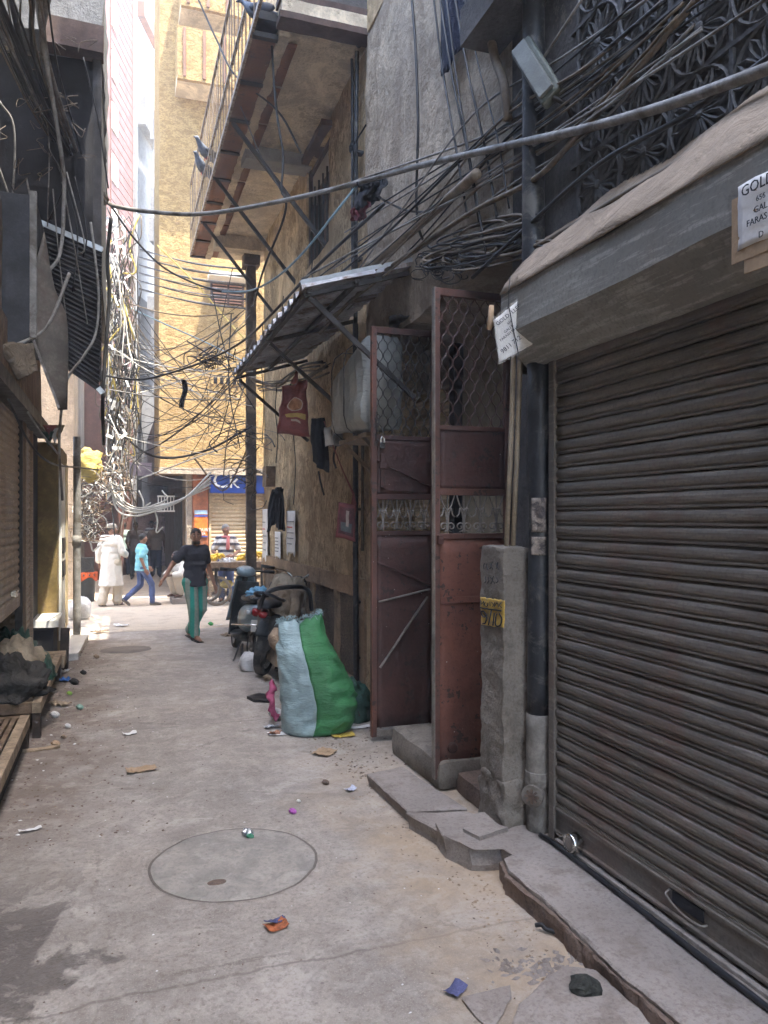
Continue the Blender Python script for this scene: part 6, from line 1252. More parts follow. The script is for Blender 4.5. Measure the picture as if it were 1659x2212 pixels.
crowd = [(268, 1236, 24.5, 1.68, 10, C_TEEB, 'pale green shirt', (.30, .38, .34), 'grey'), (293, 1247, 23.0, 1.70, 175, None, 'dark brown shawl', (.09, .06, .045), 'dark'), (337, 1240, 23.8, 1.70, 180, None, 'brown checked shirt', (.15, .11, .08), 'black'), (281, 1232, 26.5, 1.66, 190, None, 'blue shirt', (.08, .15, .22), 'navy'), (327, 1228, 27.5, 1.72, 200, C_STRIPE, 'striped shirt', None, 'black'), (256, 1230, 27.8, 1.64, 150, None, 'dark grey shirt', (.07, .07, .08), 'black')]
for i, (u, v, t, h, hd__, m, nm, c, lg) in enumerate(crowd):
    p = atd(u, v, t); p.z = 0; m = m if (m and c is None) else cloth('crowd_cloth_%d' % i, c, .2, 14, .3) if c else m
    sgn = 1 if i % 2 else -1
    person('person in ' + nm + ' far off in the dim passage', p, R(hd__), h, dict(knR=(.09, .08 * sgn, .47), anR=(.09, .12 * sgn - .05, .09), toR=(.1, .12 * sgn + .1, .03), anL=(-.09, -.14 * sgn, .09), toL=(-.1, -.14 * sgn + .15, .03), wrR=(.2, .16, .95), hdR=(.18, .22, .93)),
           [('shirt', m, 'top', dict(hem=.8, sleeve=1.3 if i % 2 else .7, loose=.014, vox=.02)), ('trousers', C_CBLACK if i % 2 else C_CNAVY, 'legs', dict(loose=.012, vox=.02)), ('shoes', C_SANDAL, 'shoes', dict(vox=.018, crease=0.))], skin=C_SKIND, fine=.014, group='people in the passage')
# ---------------------------------------------------------------- wheels
C_TYRE = plain('black_tyre', (.025, .024, .023), .85, 0, .4, 14, .2, dirt=(.10, .085, .07), dirt_amt=.4)
def wheel(c, r, w_, ax, parent, M, rim=C_GREYMETAL, spokes=5):
    """tyre with a squared section, rim, hub and spokes; ax is the axle direction in the machine's own frame"""
    ax = Vector(ax).normalized(); u = ax.cross(V3(0, 0, 1)).normalized(); b = MB(); n = 40
    sec = [(-.5, .80), (-.5, .93), (-.38, .985), (-.15, 1.), (.15, 1.), (.38, .985), (.5, .93), (.5, .80), (.35, .74), (-.35, .74)]
    rs = []
    for k in range(n + 1):
        a = 6.28319 * k / n; d = u * math.cos(a) + V3(0, 0, 1) * math.sin(a); rs.append([Vector(c) + d * (r * q) + ax * (w_ * o) for o, q in sec])
    b.rings(rs, cap=False); b.xf(M); wl = b.build('wheel', C_TYRE, parent, smooth=False, weld=.0005)
    b = MB(); rs = []
    for k in range(n + 1):
        a = 6.28319 * k / n; d = u * math.cos(a) + V3(0, 0, 1) * math.sin(a); rs.append([Vector(c) + d * (r * q) + ax * (w_ * o) for o, q in ((-.36, .77), (-.36, .70), (.36, .70), (.36, .77))])
    b.rings(rs, cap=False)
    for k in range(spokes):
        a = 6.28319 * k / spokes; d = u * math.cos(a) + V3(0, 0, 1) * math.sin(a); b.bar(Vector(c) + d * r * .1, Vector(c) + d * r * .72, .05, .03, up=ax)
    b.tube([Vector(c) - ax * w_ * .6, Vector(c) + ax * w_ * .6], r * .16, 12); b.xf(M).build('rim', rim, wl); return wl
def loft(secs, M, name, mat, parent, n=18, pw=2.4):
    """secs: (y, xc, zc, half width, half height) along the machine"""
    b = MB(); rs = []
    for y, xc, zc, wx, hz in secs:
        r = []
        for k in range(n):
            a = 6.28319 * k / n; c_, s_ = math.cos(a), math.sin(a); r.append(Vector((xc + wx * math.copysign(abs(c_) ** (2 / pw), c_), y, zc + hz * math.copysign(abs(s_) ** (2 / pw), s_))))
        rs.append(r)
    b.rings(rs).xf(M); return b.build(name, mat, parent, smooth=True)
# ---------------------------------------------------------------- scooter (front ahead along +y in its own frame)
C_SCT = plain('blue_grey_scooter_paint', (.20, .27, .30), .35, .1, .2, 4, .03, dirt=(.20, .17, .14), dirt_amt=.4); C_SCB = plain('dark_scooter_plastic', (.02, .024, .026), .45, 0, .3, 6, .05, dirt=(.09, .08, .07), dirt_amt=.3)
C_LAMPR = plain('red_lamp_lens', (.25, .012, .015), .2, 0, .1, 5, 0); C_GLASS = plain('grey_lamp_lens', (.40, .42, .42), .15, 0, .1, 5, 0)
sp0 = onz(543, 1432); sp0.z = 0
Ms = Matrix.Translation(sp0) @ Matrix.Rotation(R(1), 4, 'Z') @ Matrix.Rotation(R(5), 4, 'Y')
sc_ = thing('scooter', 'dusty blue-grey scooter parked beside the covered motorbike', 'scooter', sp0)
wheel((0, -.02, .225), .225, .09, (1, 0, 0), sc_, Ms); wheel((0, 1.24, .225), .225, .09, (1, 0, 0), sc_, Ms)
loft([(-.36, 0, .66, .05, .06), (-.30, 0, .64, .12, .11), (-.12, 0, .60, .17, .16), (.10, 0, .56, .19, .18), (.30, 0, .52, .17, .18), (.42, 0, .48, .12, .15)], Ms, 'rear_body', C_SCT, sc_)
loft([(-.24, 0, .80, .09, .03), (-.15, 0, .81, .14, .05), (.15, 0, .79, .15, .055), (.42, 0, .77, .13, .05), (.52, 0, .74, .07, .03)], Ms, 'seat', C_BLACK, sc_)
loft([(.36, 0, .27, .15, .06), (.60, 0, .25, .17, .045), (.90, 0, .26, .16, .045)], Ms, 'floorboard', C_SCB, sc_)
MB().sheet(lambda a, c: ((.30 - .10 * abs(2 * a - 1) ** 2 * 0 + .02) * (c - .5) * (1.15 - .45 * max(0, a - .6)), .93 - .10 * a + .10 * (2 * c - 1) ** 2 * -1, .24 + .72 * a), 14, 12, .03).xf(Ms).build('leg_shield', C_SCB, sc_, smooth=True)
MB().sheet(lambda a, c: (.40 * (c - .5) * (1.0 - .35 * a), 1.03 - .12 * a + .13 * (1 - (2 * c - 1) ** 2), .40 + .62 * a), 12, 12, .02).xf(Ms).build('front_apron', C_SCT, sc_, smooth=True)
loft([(1.02, 0, .44, .03, .03), (1.08, 0, .47, .07, .05), (1.24, 0, .49, .075, .05), (1.42, 0, .42, .07, .05), (1.50, 0, .34, .05, .04)], Ms, 'front_mudguard', C_SCT, sc_)
MB().tube([(0, 1.2, .3), (0, 1.02, .75), (0, .96, 1.0)], .035, 10).xf(Ms).build('steering_column', C_DMETAL, sc_, smooth=True)
loft([(.80, 0, 1.06, .06, .03), (.88, 0, 1.08, .13, .06), (.98, 0, 1.08, .13, .08), (1.07, 0, 1.05, .08, .06)], Ms, 'headset', C_SCT, sc_)
loft([(.83, 0, 1.10, .03, .008), (.88, 0, 1.125, .085, .016), (.96, 0, 1.14, .085, .016), (1.0, 0, 1.14, .04, .01)], Ms, 'instrument_panel', C_GLASS, sc_)
for e in (-1, 1):
    MB().tube([(.10 * e, .92, 1.09), (.24 * e, .88, 1.10), (.32 * e, .84, 1.10)], .014, 8).xf(Ms).build('handlebar', C_DMETAL, sc_, smooth=True); MB().tube([(.24 * e, .88, 1.10), (.37 * e, .82, 1.10)], .022, 10).xf(Ms).build('grip', C_BLACK, sc_, smooth=True); MB().tube([(.18 * e, .95, 1.09), (.26 * e, .94, 1.08), (.36 * e, .88, 1.08)], .006, 6).xf(Ms).build('brake_lever', C_GREYMETAL, sc_)
tl = loft([(-.385, 0, .66, .09, .035), (-.35, 0, .665, .11, .05), (-.31, 0, .67, .11, .05)], Ms, 'tail_light', C_LAMPR, sc_, pw=5)
for e in (-1, 1): loft([(-.36, .15 * e, .655, .02, .02), (-.33, .15 * e, .66, .035, .03), (-.27, .15 * e, .66, .035, .03)], Ms, 'indicator', C_GLASS, sc_)
MB().box(-.12, .12, -.40, -.39, .44, .58).xf(Ms).build('number_plate', C_WHITEP, sc_)
loft([(-.42, 0, .50, .06, .02), (-.30, 0, .56, .10, .03), (-.1, 0, .55, .10, .05)], Ms, 'rear_mudguard', C_SCB, sc_)
MB().tube(catmull([(.12, -.28, .83), (.13, -.40, .86), (0, -.44, .87), (-.13, -.40, .86), (-.12, -.28, .83)], 5), .014, 8).xf(Ms).build('grab_rail', C_GREYMETAL, sc_, smooth=True)
MB().tube(catmull([(-.22, .40, .42), (-.245, .1, .46), (-.24, -.25, .50), (-.16, -.42, .52), (0, -.46, .53), (.16, -.42, .52), (.24, -.2, .50)], 5), .011, 8).xf(Ms).build('crash_guard', C_CHROME, sc_, smooth=True)
MB().tube(catmull([(.12, .15, .30), (.14, -.05, .30), (.15, -.30, .34), (.15, -.36, .35)], 4), [.03, .03, .03, .045, .045, .045, .045, .045, .05, .05, .05, .05, .04][:13], 10).xf(Ms).build('exhaust', C_DMETAL, sc_, smooth=True)
MB().tube([(-.10, .30, .22), (-.18, .20, .02), (-.20, .16, .0)], .012, 6).xf(Ms).build('side_stand', C_DMETAL, sc_)
b = MB(); b.tube([(-.09, .22, .20), (-.12, .05, .01)], .014, 6); b.tube([(.09, .22, .20), (.12, .05, .01)], .014, 6); b.tube([(-.12, .05, .015), (.12, .05, .015)], .012, 6); b.xf(Ms).build('centre_stand', C_DMETAL, sc_)
heap(tuple(Ms @ V3(.03, .0, .84)), (.16, .12, .10), sackmat('sky_blue_polythene', (.16, .40, .58), .6), 'polythene_bag', 'sky blue polythene bag lying on the scooter seat', cat='bag', amp=.25, seed=6)
# ---------------------------------------------------------------- motorbike under sacking, leaning to the wall
mp0 = onz(566, 1457); mp0.z = 0
Mm = Matrix.Translation(mp0) @ Matrix.Rotation(R(-27), 4, 'Z') @ Matrix.Rotation(R(9), 4, 'Y')
mk = thing('motorbike', 'old motorbike loaded with dusty sacking, propped along the wall', 'motorbike', mp0)
wheel((0, 0, .30), .30, .11, (1, 0, 0), mk, Mm, spokes=6); wheel((0, 1.30, .30), .30, .09, (1, 0, 0), mk, Mm, spokes=6)
MB().sheet(lambda a, c: ((c - .5) * .17, .36 * math.cos(.35 + 2.1 * a) * -1 * -1, .30 + .37 * math.sin(.2 + 2.4 * a)), 16, 6, .01).xf(Mm).build('rear_mudguard', C_SCB, mk, smooth=True)
loft([(-.38, 0, .84, .07, .03), (-.20, 0, .86, .13, .05), (.20, 0, .82, .14, .06), (.55, 0, .78, .11, .06)], Mm, 'seat', C_BLACK, mk)
loft([(.50, 0, .82, .08, .08), (.62, 0, .88, .15, .12), (.85, 0, .90, .15, .13), (1.02, 0, .92, .08, .08)], Mm, 'fuel_tank', plain('maroon_tank', (.10, .02, .02), .35), mk)
loft([(-.40, 0, .74, .035, .025), (-.36, 0, .74, .05, .035), (-.28, 0, .76, .05, .035)], Mm, 'tail_light', C_LAMPR, mk)
loft([(.45, 0, .42, .12, .12), (.62, 0, .44, .14, .17), (.82, 0, .42, .12, .14)], Mm, 'engine', C_DMETAL, mk)
for e in (-1, 1):
    MB().tube([(.10 * e, .02, .32), (.11 * e, -.06, .68)], .03, 10).xf(Mm).build('shock_absorber', C_GREYMETAL, mk, smooth=True); MB().tube([(.08 * e, 1.30, .30), (.09 * e, 1.12, .72), (.09 * e, 1.02, 1.0)], .024, 8).xf(Mm).build('fork_tube', C_GREYMETAL, mk, smooth=True)
    MB().tube(catmull([(.05 * e, 1.0, 1.04), (.16 * e, .98, 1.12), (.28 * e, .88, 1.14), (.36 * e, .80, 1.15)], 4), .013, 8).xf(Mm).build('handlebar', C_CHROME, mk, smooth=True); MB().tube([(.29 * e, .87, 1.143), (.42 * e, .74, 1.155)], .021, 10).xf(Mm).build('grip', C_BLACK, mk, smooth=True); MB().tube([(.24 * e, .95, 1.13), (.30 * e, .96, 1.11), (.40 * e, .84, 1.12)], .007, 6).xf(Mm).build('brake_lever', C_CHROME, mk)
    MB().tube(catmull([(.12 * e, .25, .86), (.14 * e, -.20, .92), (.10 * e, -.42, .98), (0, -.46, 1.0)], 5), .018, 8).xf(Mm).build('grab_rail', C_BLACK, mk, smooth=True)
loft([(1.02, 0, .96, .06, .06), (1.10, 0, .97, .10, .10), (1.18, 0, .96, .09, .09)], Mm, 'headlamp', C_DMETAL, mk)
def drape(c, r, name, label, mat, M, amp=.14, seed=0, hang=.25, cat='sacking', n=44):
    """sacking thrown over something: flattened top, folds running down the sides"""
    b = MB(); rs = []
    for i in range(18):
        f = i / 17; ring = []
        for k in range(n):
            t = 6.28319 * k / n; fold = 1 + amp * f * (math.sin(t * 5 + seed) * .5 + math.sin(t * 9 + seed * 2) * .35); rr = (f ** .7) * fold if f < .75 else (1 + .06 * (f - .75)) * fold * .86
            z = -.10 * f * f - (hang * max(0, f - .55) / .45 * (1 + .5 * math.sin(t * 2 + seed)))
            p = Vector(c) + Vector((r[0] * rr * math.cos(t), r[1] * rr * math.sin(t), r[2] + z)); ring.append(M @ (p + Vector(noise.turbulence_vector(p * 7 + Vector((seed, 0, 0)), 4, False)) * .05))
        rs.append(ring)
    b.rings(rs, cap=False); return b.build(name, mat, smooth=True, label=label, cat=cat, mods=(('SOLIDIFY', dict(thickness=.012)),))
drape((0, .55, .92), (.26, .36, .18), 'sacking', 'pale beige sacking thrown over the motorbike tank', C_CBEIGE, Mm, .16, 1, .22)
drape((.10, .22, .86), (.20, .34, .15), 'sacking', 'dusty tan sacking hanging over the motorbike seat', C_CTAN, Mm, .2, 3, .22)
drape((-.10, .52, .82), (.16, .20, .18), 'jacket', 'navy jacket slung over the motorbike side', C_CNAVY, Mm, .2, 5, .30, 'clothing')
drape((.14, -.16, .62), (.12, .16, .10), 'sacking', 'torn grey plastic sheet hanging by the motorbike rear wheel', C_CGREY, Mm, .25, 7, .32)
MB().tube(catmull([Mm @ V3(-.05, -.36, .80), Mm @ V3(.02, -.40, 1.0), Mm @ V3(.22, -.2, 1.08), Mm @ V3(.36, .1, 1.04), Mm @ V3(.42, .2, .80)], 6), .026, 10).build('rubber_tube', C_BLACK, smooth=True, label='black rubber inner tube looped over the motorbike tail', cat='inner tube')
heap(tuple(Mm @ V3(.34, .05, .10)), (.18, .30, .60), C_CBLACK, 'rubbish_bag', 'big black bag stuffed between motorbike and wall', cat='bag', amp=.12, seed=9)
MB().box(0, .05, 0, .5, 0, .55).xf(Matrix.Translation(Mm @ V3(.24, -.42, .22)) @ Matrix.Rotation(.3, 4, 'Y')).build('wood_panel', C_WOODP, label='upright offcut of wood behind the green sack', cat='board')
p = onz(541, 1448); b = MB(); b.ell((0, 0, .08), (.13, .12, .14), 20, 12); b.v = [Vector((q.x, q.y, max(0, q.z))) * (1 + .35 * fbm(q, 8., 4)) for q in b.v]; b.xf(Matrix.Translation(p)).build('white_sack', C_SWHITE, smooth=True, label='small tied white sack at the motorbike wheel', cat='sack')
# ---------------------------------------------------------------- the big two-coloured sack
sk = thing('big_sack', 'big upright woven sack, half pale aqua and half green', 'sack', onz(690, 1580))
base = atd(692, 1580, 6.5); base.z = .0
secs = [  # z, centre shift to the east, half width, half depth
    (0, -.05, .25, .17), (.03, -.035, .29, .20), (.12, -.015, .315, .22), (.25, -.01, .32, .23), (.40, -.035, .305, .225), (.55, -.075, .275, .205), (.68, -.11, .245, .18), (.78, -.14, .215, .155), (.86, -.155, .195, .125), (.92, -.165, .185, .095), (.965, -.17, .18, .06), (.985, -.17, .18, .03)]
zz = [s_[0] for s_ in secs]
def ssec(z):
    for i in range(len(secs) - 1):
        a, c = secs[i], secs[i + 1]
        if z <= c[0]: t = (z - a[0]) / (c[0] - a[0]); t = t * t * (3 - 2 * t) * .5 + t * .5; return [a[k] + (c[k] - a[k]) * t for k in range(4)]
    return secs[-1]
NZ, NA = 64, 96; EX, EY = V3(CT, -ST, 0), V3(ST, CT, 0)
def sp(i, k):
    z = .985 * i / NZ; _, cx, wx, wy = ssec(z); a = 6.28319 * k / NA; c_, s_ = math.cos(a), math.sin(a)
    x = cx + wx * math.copysign(abs(c_) ** .85, c_); y = wy * math.copysign(abs(s_) ** .85, s_)
    top = max(0, (z - .86) / .125)
    zt = z * .95 + top * (.12 * max(0, x + .12) * 3 - .06 * max(0, -x - .2) * 4 - .035 * math.exp(-((x + .17) / .03) ** 2) + .006 * math.sin(a * 13))
    p = base + EX * x + EY * y + V3(0, 0, zt * 1.02)
    crease = .014 * math.sin(z * 42 + 3 * math.sin(a * 2) + 2 * fbm((x * 4, y * 4, z * 3), 1.)) * max(0, fbm((x * 3, y * 3, z * 2.2 + 5), 1.6) + .25)
    n = (EX * c_ + EY * s_); return p + n * (crease * 1.1 + .014 * fbm((x * 3, y * 3, z * 3), 1.2)) + Vector(noise.turbulence_vector(p * 9, 3, False)) * .005
G = [[sp(i, k) for k in range(NA)] for i in range(NZ + 1)]
def seam(i): return 70   # angular index where the colours meet, turned to the viewer
def half(k0, k1):
    b = MB(); ks = [(k % NA) for k in range(k0, k1 + 1)]; m = len(ks); vs = [G[i][k] for i in range(NZ + 1) for k in ks]
    b.add(vs, [(i * m + j, i * m + j + 1, (i + 1) * m + j + 1, (i + 1) * m + j) for i in range(NZ) for j in range(m - 1)]); return b
half(20, 72).build('aqua_side', C_SBLUE, sk, smooth=True, mods=(('SOLIDIFY', dict(thickness=.004)),)); half(72, 116).build('green_side', C_SGREEN, sk, smooth=True, mods=(('SOLIDIFY', dict(thickness=.004)),))
b = MB(); rn = random.Random(4)
for i in range(150):
    k = rn.randrange(NA); p = G[NZ][k]; b.tube([p, p + V3(rn.uniform(-.02, .02), rn.uniform(-.02, .02), rn.uniform(.0, .03)), p + V3(rn.uniform(-.04, .03), rn.uniform(-.03, .03), rn.uniform(-.03, .045))], .0022, 4)
tag(b.build('frayed_edge', C_SBLUE, sk), kind='stuff')
b = MB(); b.ell((0, 0, 0), (.1, .08, .1), 12, 8); b.v = [q * (1 + .3 * fbm(q, 7., 3)) for q in b.v]; b.xf(Matrix.Translation(G[52][45])).build('stuffing', C_CTAN, sk, smooth=True)
heap((base.x + .36, base.y + .36, 0), (.22, .24, .34), C_SDGREEN, 'dark_sack', 'dark green sack slumped between the big sack and wall', cat='sack', amp=.10, seed=3)
b = MB(); b.tube(catmull([atd(590, 1470, 6.7), atd(586, 1500, 6.65), atd(590, 1530, 6.6), atd(598, 1550, 6.6)], 5), [.012, .02, .03, .03] + [.028] * 12, 10); b.wob(.04, 14); b.build('pink_bag', sackmat('pink_polythene', (.45, .07, .16), .5), smooth=True, label='shiny pink polythene bag crushed against the aqua sack', cat='bag')
slab(zpoly([(533, 1503), (560, 1496), (590, 1500), (588, 1512), (548, 1510)], .03), 0, .03, 'rubber_mat', C_BLACK, .004, .05, 0, label='black rubber mat lying by the aqua side of the sack', cat='mat')
# ---------------------------------------------------------------- manhole
def manhole_mat():
    s = NT('manhole_concrete'); n = s.noise(2.6, 7, .7, dist=.3); f = s.noise(42, 5, .65); g = s.noise(7, 6, .7, dist=.6)
    col = s.mix(s.ramp(n, .4, .62), (.335, .30, .262), (.26, .238, .212)); col = s.mix(s.ramp(g, .5, .68, 0, .6), col, (.215, .21, .185)); col = s.mix(s.ramp(f, .5, .72, 0, .5), col, (.19, .175, .155)); col = s.mix(s.ramp(g, .42, .32, 0, .5), col, (.40, .37, .33))
    s.bump(s.math('ADD', f, g), .4, .02); return s.out(col, .88, 0, .3)
mh = thing('manhole_cover', 'round concrete manhole cover set in the lane', 'manhole cover', MH)
C_MH = manhole_mat(); C_MHR = C_GROUND; C_PATCH = _stone("dark_drain_patch", (.22, .19, .165), (.15, .125, .11))
A64 = [6.28319 * k / 64 for k in range(64)]
def disc(rs_, name, mat, wobr=.006, parent=mh):
    b = MB(); b.rings([[MH + V3((r + wobr * fbm((math.cos(a) * 2, math.sin(a) * 2, r), 1.5)) * math.cos(a), (r + wobr * fbm((math.cos(a) * 2, math.sin(a) * 2, r), 1.5)) * math.sin(a), z + .0015 * fbm((r * 9 * math.cos(a), r * 9 * math.sin(a), 0), 1.)) for a in A64] for r, z in rs_], cap=False); return b.build(name, mat, parent, smooth=True)
disc(((.52, .000), (.505, .004), (.46, .006), (.437, .005), (.432, -.003)), 'collar', C_MHR)
disc(((.434, .0022), (.43, .0020), (.414, .0022)), 'groove', _stone('dark_groove_ring', (.17, .145, .125), (.11, .09, .078)))  # darker ring between lid and collar
disc(((.420, .002), (.417, .005), (.405, .007), (.30, .0065), (.2, .007), (.1, .0065), (.001, .0065)), 'lid', C_MH)
b = MB(); hc = onz(470, 1908); b.ell((hc.x, hc.y, .006), (.055, .035, .002), 16, 6); b.build('lifting_hollow', C_KERB, mh, smooth=True)
# ---------------------------------------------------------------- litter
def paper(u, v, sx, sy, mat, label, rot=0., crumple=.02, z=.0, name='litter', cat='litter', n=10, th=.0015, curl=.02, group=None):
    p = onz(u, v, .01); p.z = gz(p.x, p.y) if p.y < 12.8 else .01; M = Matrix.Translation(p) @ Matrix.Rotation(rot, 4, 'Z')
    def fn(a, c):
        x = (c - .5) * sx; y = (a - .5) * sy; e = noise.noise_vector(V3(x * 9 + u, y * 9 + v, 0)); return M @ V3(x + e.x * .25 * crumple, y + e.y * .25 * crumple, .006 + z + abs(fbm((x * 14 + u, y * 14, v), 1.)) * crumple + curl * (2 * c - 1) ** 2 * .5)
    return MB().sheet(fn, n, n, -th).build({'rubbish': 'rubbish_scrap', 'dirt': 'dirt_lump', 'film': 'plastic_film'}.get(cat, cat) + ('_scrap' if cat in ('paper', 'cardboard', 'plastic') else ''), mat, label=label, cat=cat, group=group)
def wad(u, v, r, mat, label, name='litter', cat='litter', amp=.45, squash=.7, group=None):
    p = onz(u, v, .01); b = MB(); b.ell((0, 0, 0), (r, r * .8, r * squash), 12, 9); b.v = [q * (1 + amp * fbm(q * (.1 / r), 9., 3)) for q in b.v]; zmin = min(q.z for q in b.v); b.xf(Matrix.Translation((p.x, p.y, -zmin + max(0, gz(p.x, p.y)) - .002))); return b.build({'rubbish': 'rubbish_wad', 'dirt': 'dirt_lump'}.get(cat, cat) + ('_wad' if cat in ('plastic',) else ''), mat, smooth=False, label=label, cat=cat, group=group)
C_LIL = plain('magenta_scrap', (.38, .10, .36), .7); C_BLUEP = plain('faded_blue_scrap', (.085, .09, .19), .8, 0, .4, 25); C_FOIL = plain('silver_foil', (.55, .56, .58), .3, .7, .4, 30, .4); C_ORNG = plain('orange_scrap', (.42, .13, .05), .7, 0, .6, 25)
wad(632, 1755, .024, C_LIL, 'small crumpled magenta scrap beside the manhole', cat='scrap')
wad(535, 1804, .034, C_FOIL, 'crumpled silver wrapper on the manhole rim', cat='wrapper'); wad(540, 1808, .022, plain('green_foil', (.05, .25, .14), .4), 'small green corner of wrapper on the manhole rim', cat='wrapper')
paper(596, 2000, .095, .075, C_ORNG, 'torn orange and blue scrap on the lane past the manhole', .3, .012, cat='scrap'); paper(594, 1992, .09, .04, C_BLUEP, 'dark blue part of the torn scrap past the manhole', .2, .012, z=.005, cat='scrap')
paper(985, 2137, .085, .06, C_BLUEP, 'faded blue scrap lying near the paving stones', .6, .012, cat='scrap')
paper(65, 1791, .12, .035, C_PAPER, 'folded white paper strip on the dark side of the lane', .25, .012, cat='paper'); paper(305, 1663, .20, .11, C_CARD, 'flattened piece of brown cardboard on the lane', .1, .02, cat='cardboard', th=.004)
paper(280, 1585, .11, .06, C_PAPER, 'grey-white paper scrap on the middle of the lane', .2, .02, cat='paper'); paper(700, 1625, .17, .15, C_CARD, 'dusty folded card by the slab corner', .8, .02, cat='cardboard'); paper(757, 1706, .07, .055, plain('pale_blue_paper', (.50, .52, .62), .8), 'pale blue crumpled paper by the long slab', .4, .02, cat='paper')
paper(740, 1588, .19, .12, plain('yellow_packet', (.50, .36, .07), .6, 0, .3, 20), 'yellow packet lying at the foot of the gate', -.1, .016, cat='packet'); paper(768, 1572, .25, .07, C_PAPER, 'white strip of paper under the gate leaf', -.1, .01, cat='paper')
wad(598, 1553, .075, C_SWHITE, 'white plastic wad against the aqua sack', cat='plastic'); paper(588, 1570, .15, .07, C_FOIL, 'shiny snack packet by the aqua sack', .2, .03, cat='packet'); paper(594, 1586, .10, .05, plain('brown_wrapper', (.35, .17, .10), .5, 0, .5, 20), 'brown wrapper lying below the snack packet', .5, .04, cat='wrapper'); paper(620, 1582, .32, .10, C_PAPER, 'thin clear film spread before the aqua sack', .1, .006, cat='film')
wad(555, 1445, .05, C_CTAN, 'tan cup crushed behind the aqua sack', cat='cup'); wad(578, 1470, .05, C_WOODP, 'broken tan cup beside the aqua sack', cat='cup')
wad(700, 1573, .07, C_CTAN, 'grey-tan rag at the foot of the green sack', cat='rag'); wad(728, 1562, .09, C_CGREY, 'charcoal rag at the foot of the green sack', cat='rag'); wad(755, 1556, .11, cloth('maroon_cloth', (.07, .02, .03)), 'maroon cloth lump between sack and gate', cat='rag'); wad(785, 1548, .07, C_CBEIGE, 'dusty beige rag beside the gate post', cat='rag')
wad(703, 1692, .025, C_KERB, 'dark lump of dirt near the long slab', cat='dirt'); wad(645, 1730, .014, C_WHITEP, 'tiny white pebble near the magenta scrap', cat='pebble')
wad(1265, 2150, .066, plain('dark_dung', (.035, .036, .03), .9, 0, .5, 30, .8, 60), 'lump of dark dung on the wide paving stone', 'dung', 'dung', .35, .6)
b = MB(); q0 = onz(1180, 2012, .01); b.tube(catmull([q0 + V3(-.03, .04, .012), q0 + V3(-.01, .02, .02), q0 + V3(0, 0, .01), q0 + V3(.03, -.03, .008), q0 + V3(.05, -.04, .006)], 5), .010, 6); b.build('black_strap', C_BLACK, smooth=True, label='short black rubber strap on the lane by the kerb', cat='strap')
wad(420, 1384, .06, C_DMETAL, 'dark round stone at the walking man\'s feet', 'stone', 'stone', .15, .8)
paper(470, 1352, .16, .05, C_SWHITE, 'squashed white bottle with green cap on the street', .1, .02, cat='bottle'); wad(455, 1350, .045, plain('green_bottle_cap', (.05, .4, .10), .5), 'bright green bottle end on the street', cat='bottle')
for i, (u, v) in enumerate(((205, 1362), (216, 1366), (262, 1352), (490, 1372))): paper(u, v, .22, .14, C_PAPER if i % 2 == 0 else C_CTAN, ['white scrap nearest the sunlit corner', 'tan scrap near the sunlit corner', 'white scrap in the middle of the street', 'tan scrap close to the scooter'][i], rand(0, 3), .03, cat='paper')
b = MB(); pc_ = onz(272, 1404); b.rings([[V3(pc_.x + r * math.cos(a), pc_.y + r * math.sin(a) * .8, .006 + z) for a in A64] for r, z in ((.34, -.012), (.32, .008), (.2, .010), (.001, .010))], cap=False); b.build("drain_patch", C_PATCH, smooth=True, label='round dark patch in the lane before the sunlit street', cat='patch')
# heaps along the west side: named pieces, then the dust no one could count
west_bits = [(150, 1415, .08, C_CTAN, 'tan scrap by the corner step'), (138, 1432, .07, C_SRED, 'red wrapper by the corner step'), (128, 1452, .12, C_SWHITE, 'white plastic sheet by the green bundle'), (140, 1470, .09, plain('blue_polythene', (.04, .15, .42), .4), 'blue polythene by the green bundle'), (160, 1478, .07, C_CGREY, 'charcoal rag in the swept rubbish'), (130, 1522, .11, C_STAN, 'tan sacking scrap in the swept rubbish'), (118, 1548, .06, C_SWHITE, 'white wad below the tan sacking scrap'), (150, 1500, .04, plain('lime_scrap', (.25, .45, .08), .6), 'lime green scrap in the swept rubbish'), (146, 1570, .04, C_SWHITE, 'white scrap near the platform leg'), (138, 1592, .03, C_CTAN, 'tan scrap near the platform leg'), (172, 1530, .05, plain('mint_scrap', (.25, .40, .33), .6), 'mint scrap at the edge of the rubbish'), (120, 1610, .05, C_CARD, 'card scrap before the duckboard'), (208, 1420, .05, C_CTAN, 'tan strip on the lane by the rubbish'), (180, 1455, .05, C_CGREY, 'dark scrap on the lane by the rubbish')]
for u, v, r, m, lab in west_bits:
    (wad if r < .075 else paper)(*((u, v, r * .7, m, lab) if r < .075 else (u, v, r * 1.7, r, m, lab, rand(0, 3), .05)), cat='rubbish', group='rubbish along the west side')
paper(80, 1618, .32, .07, C_WOODP, 'pale wooden batten lying at the end of the duckboard', .15, .01, cat='batten', th=.02)
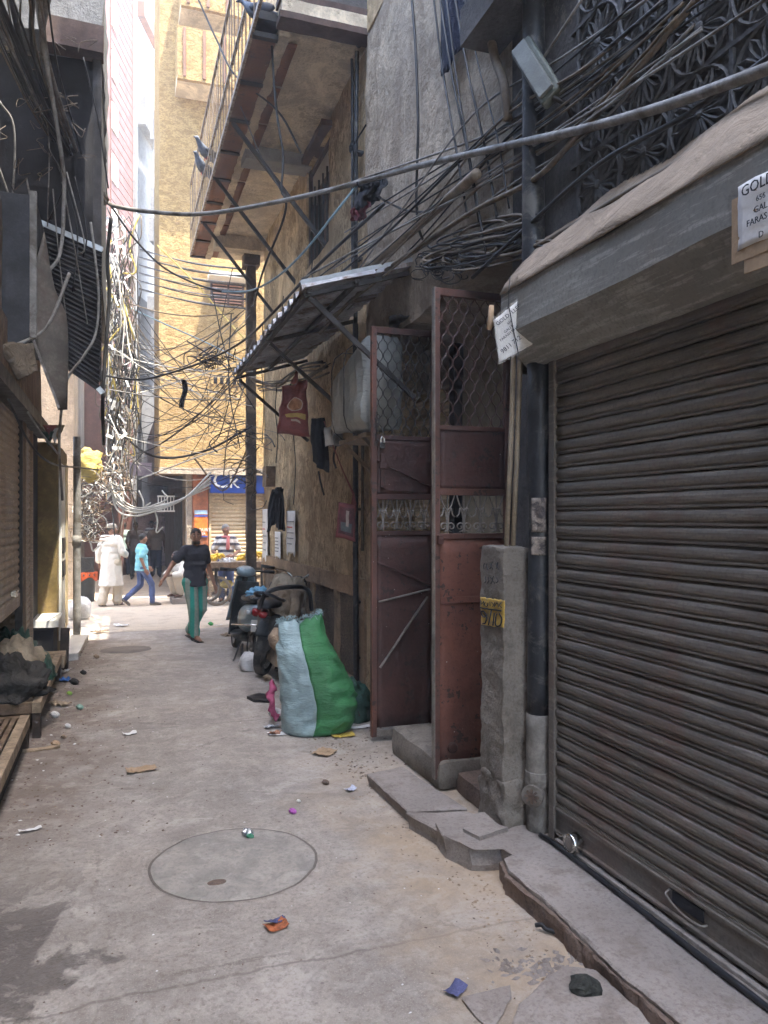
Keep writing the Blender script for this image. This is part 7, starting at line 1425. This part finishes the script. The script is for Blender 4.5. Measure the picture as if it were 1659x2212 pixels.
def scatter(name, label, mat, n, area, size, seed, kind='stuff'):
    rn = random.Random(seed); b = MB()
    for i in range(n):
        x, y = area(rn); z = gz(x, y) if y < 12.8 else .0; s_ = rn.uniform(*size); a = rn.uniform(0, 6.3); d = V3(math.cos(a), math.sin(a), rn.uniform(-.2, .2)) * s_; e = V3(-math.sin(a), math.cos(a), rn.uniform(-.3, .3)) * s_ * rn.uniform(.3, .9); h_ = V3(0, 0, s_ * rn.uniform(.2, .6)); o = V3(x, y, z)
        b.add([o - d, o - e, o + d, o + e, o + h_], [(0, 1, 4), (1, 2, 4), (2, 3, 4), (3, 0, 4), (3, 2, 1, 0)])
    return b.build(name, mat, label=label, cat='debris', kind=kind)
wa = lambda rn: (rn.triangular(-.85, .35, -.6), rn.uniform(4.6, 11.6)); al = lambda rn: (rn.uniform(-.9, 1.8), rn.uniform(2.0, 12.8)); ea = lambda rn: (1.72 - abs(rn.gauss(0, .13)), rn.uniform(2.0, 8.5)); ga = lambda rn: (rn.uniform(1.5, 2.7), rn.uniform(5.0, 7.0))
scatter('grit', 'brown grit and crumbs of earth along the west side', C_KERB, 900, wa, (.004, .016), 1); scatter('grit', 'pale crumbs scattered along the west side', C_CTAN, 260, wa, (.004, .012), 2); scatter('paper_bits', 'white paper bits scattered along the west side', C_PAPER, 34, wa, (.006, .018), 3)
scatter('grit', 'fine dark grit over the lane', C_KERB, 800, al, (.003, .010), 4); scatter('paper_bits', 'tiny pale specks over the lane', C_PAPER, 110, al, (.003, .009), 5); scatter('grit', 'sandy grit against the broken kerb', C_CTAN, 900, ea, (.003, .014), 6); scatter('grit', 'dark dirt before the gate doorway', C_KERB, 420, ga, (.004, .02), 7)
pa = lambda rn: (lambda p: (p.x, p.y))(onz(rn.gauss(1180, 60), rn.gauss(2095, 22))); scatter('rubble', 'crumbled stone rubble at the kerb by the paving stones', C_STEP, 130, pa, (.008, .03), 8)
# ---------------------------------------------------------------- air volume added to imitate milky lens glare
hz = MB().box(-92, 92, -92, 92, -1.05, 24).build('haze', None, label='thin haze added for the milky lens glare over lane and street', cat='haze', kind='stuff')
hz.data.materials.clear(); hm = bpy.data.materials.new('glare_veil_air'); hm.use_nodes = True; ht = hm.node_tree; ht.nodes.clear()
ho = ht.nodes.new('ShaderNodeOutputMaterial'); hv = ht.nodes.new('ShaderNodeVolumePrincipled'); hv.inputs['Color'].default_value = (.90, .94, 1, 1); hv.inputs['Density'].default_value = .0055; hv.inputs['Anisotropy'].default_value = .2
ht.links.new(hv.outputs[0], ho.inputs['Volume']); hz.data.materials.append(hm)
cy.volume_bounces = 0
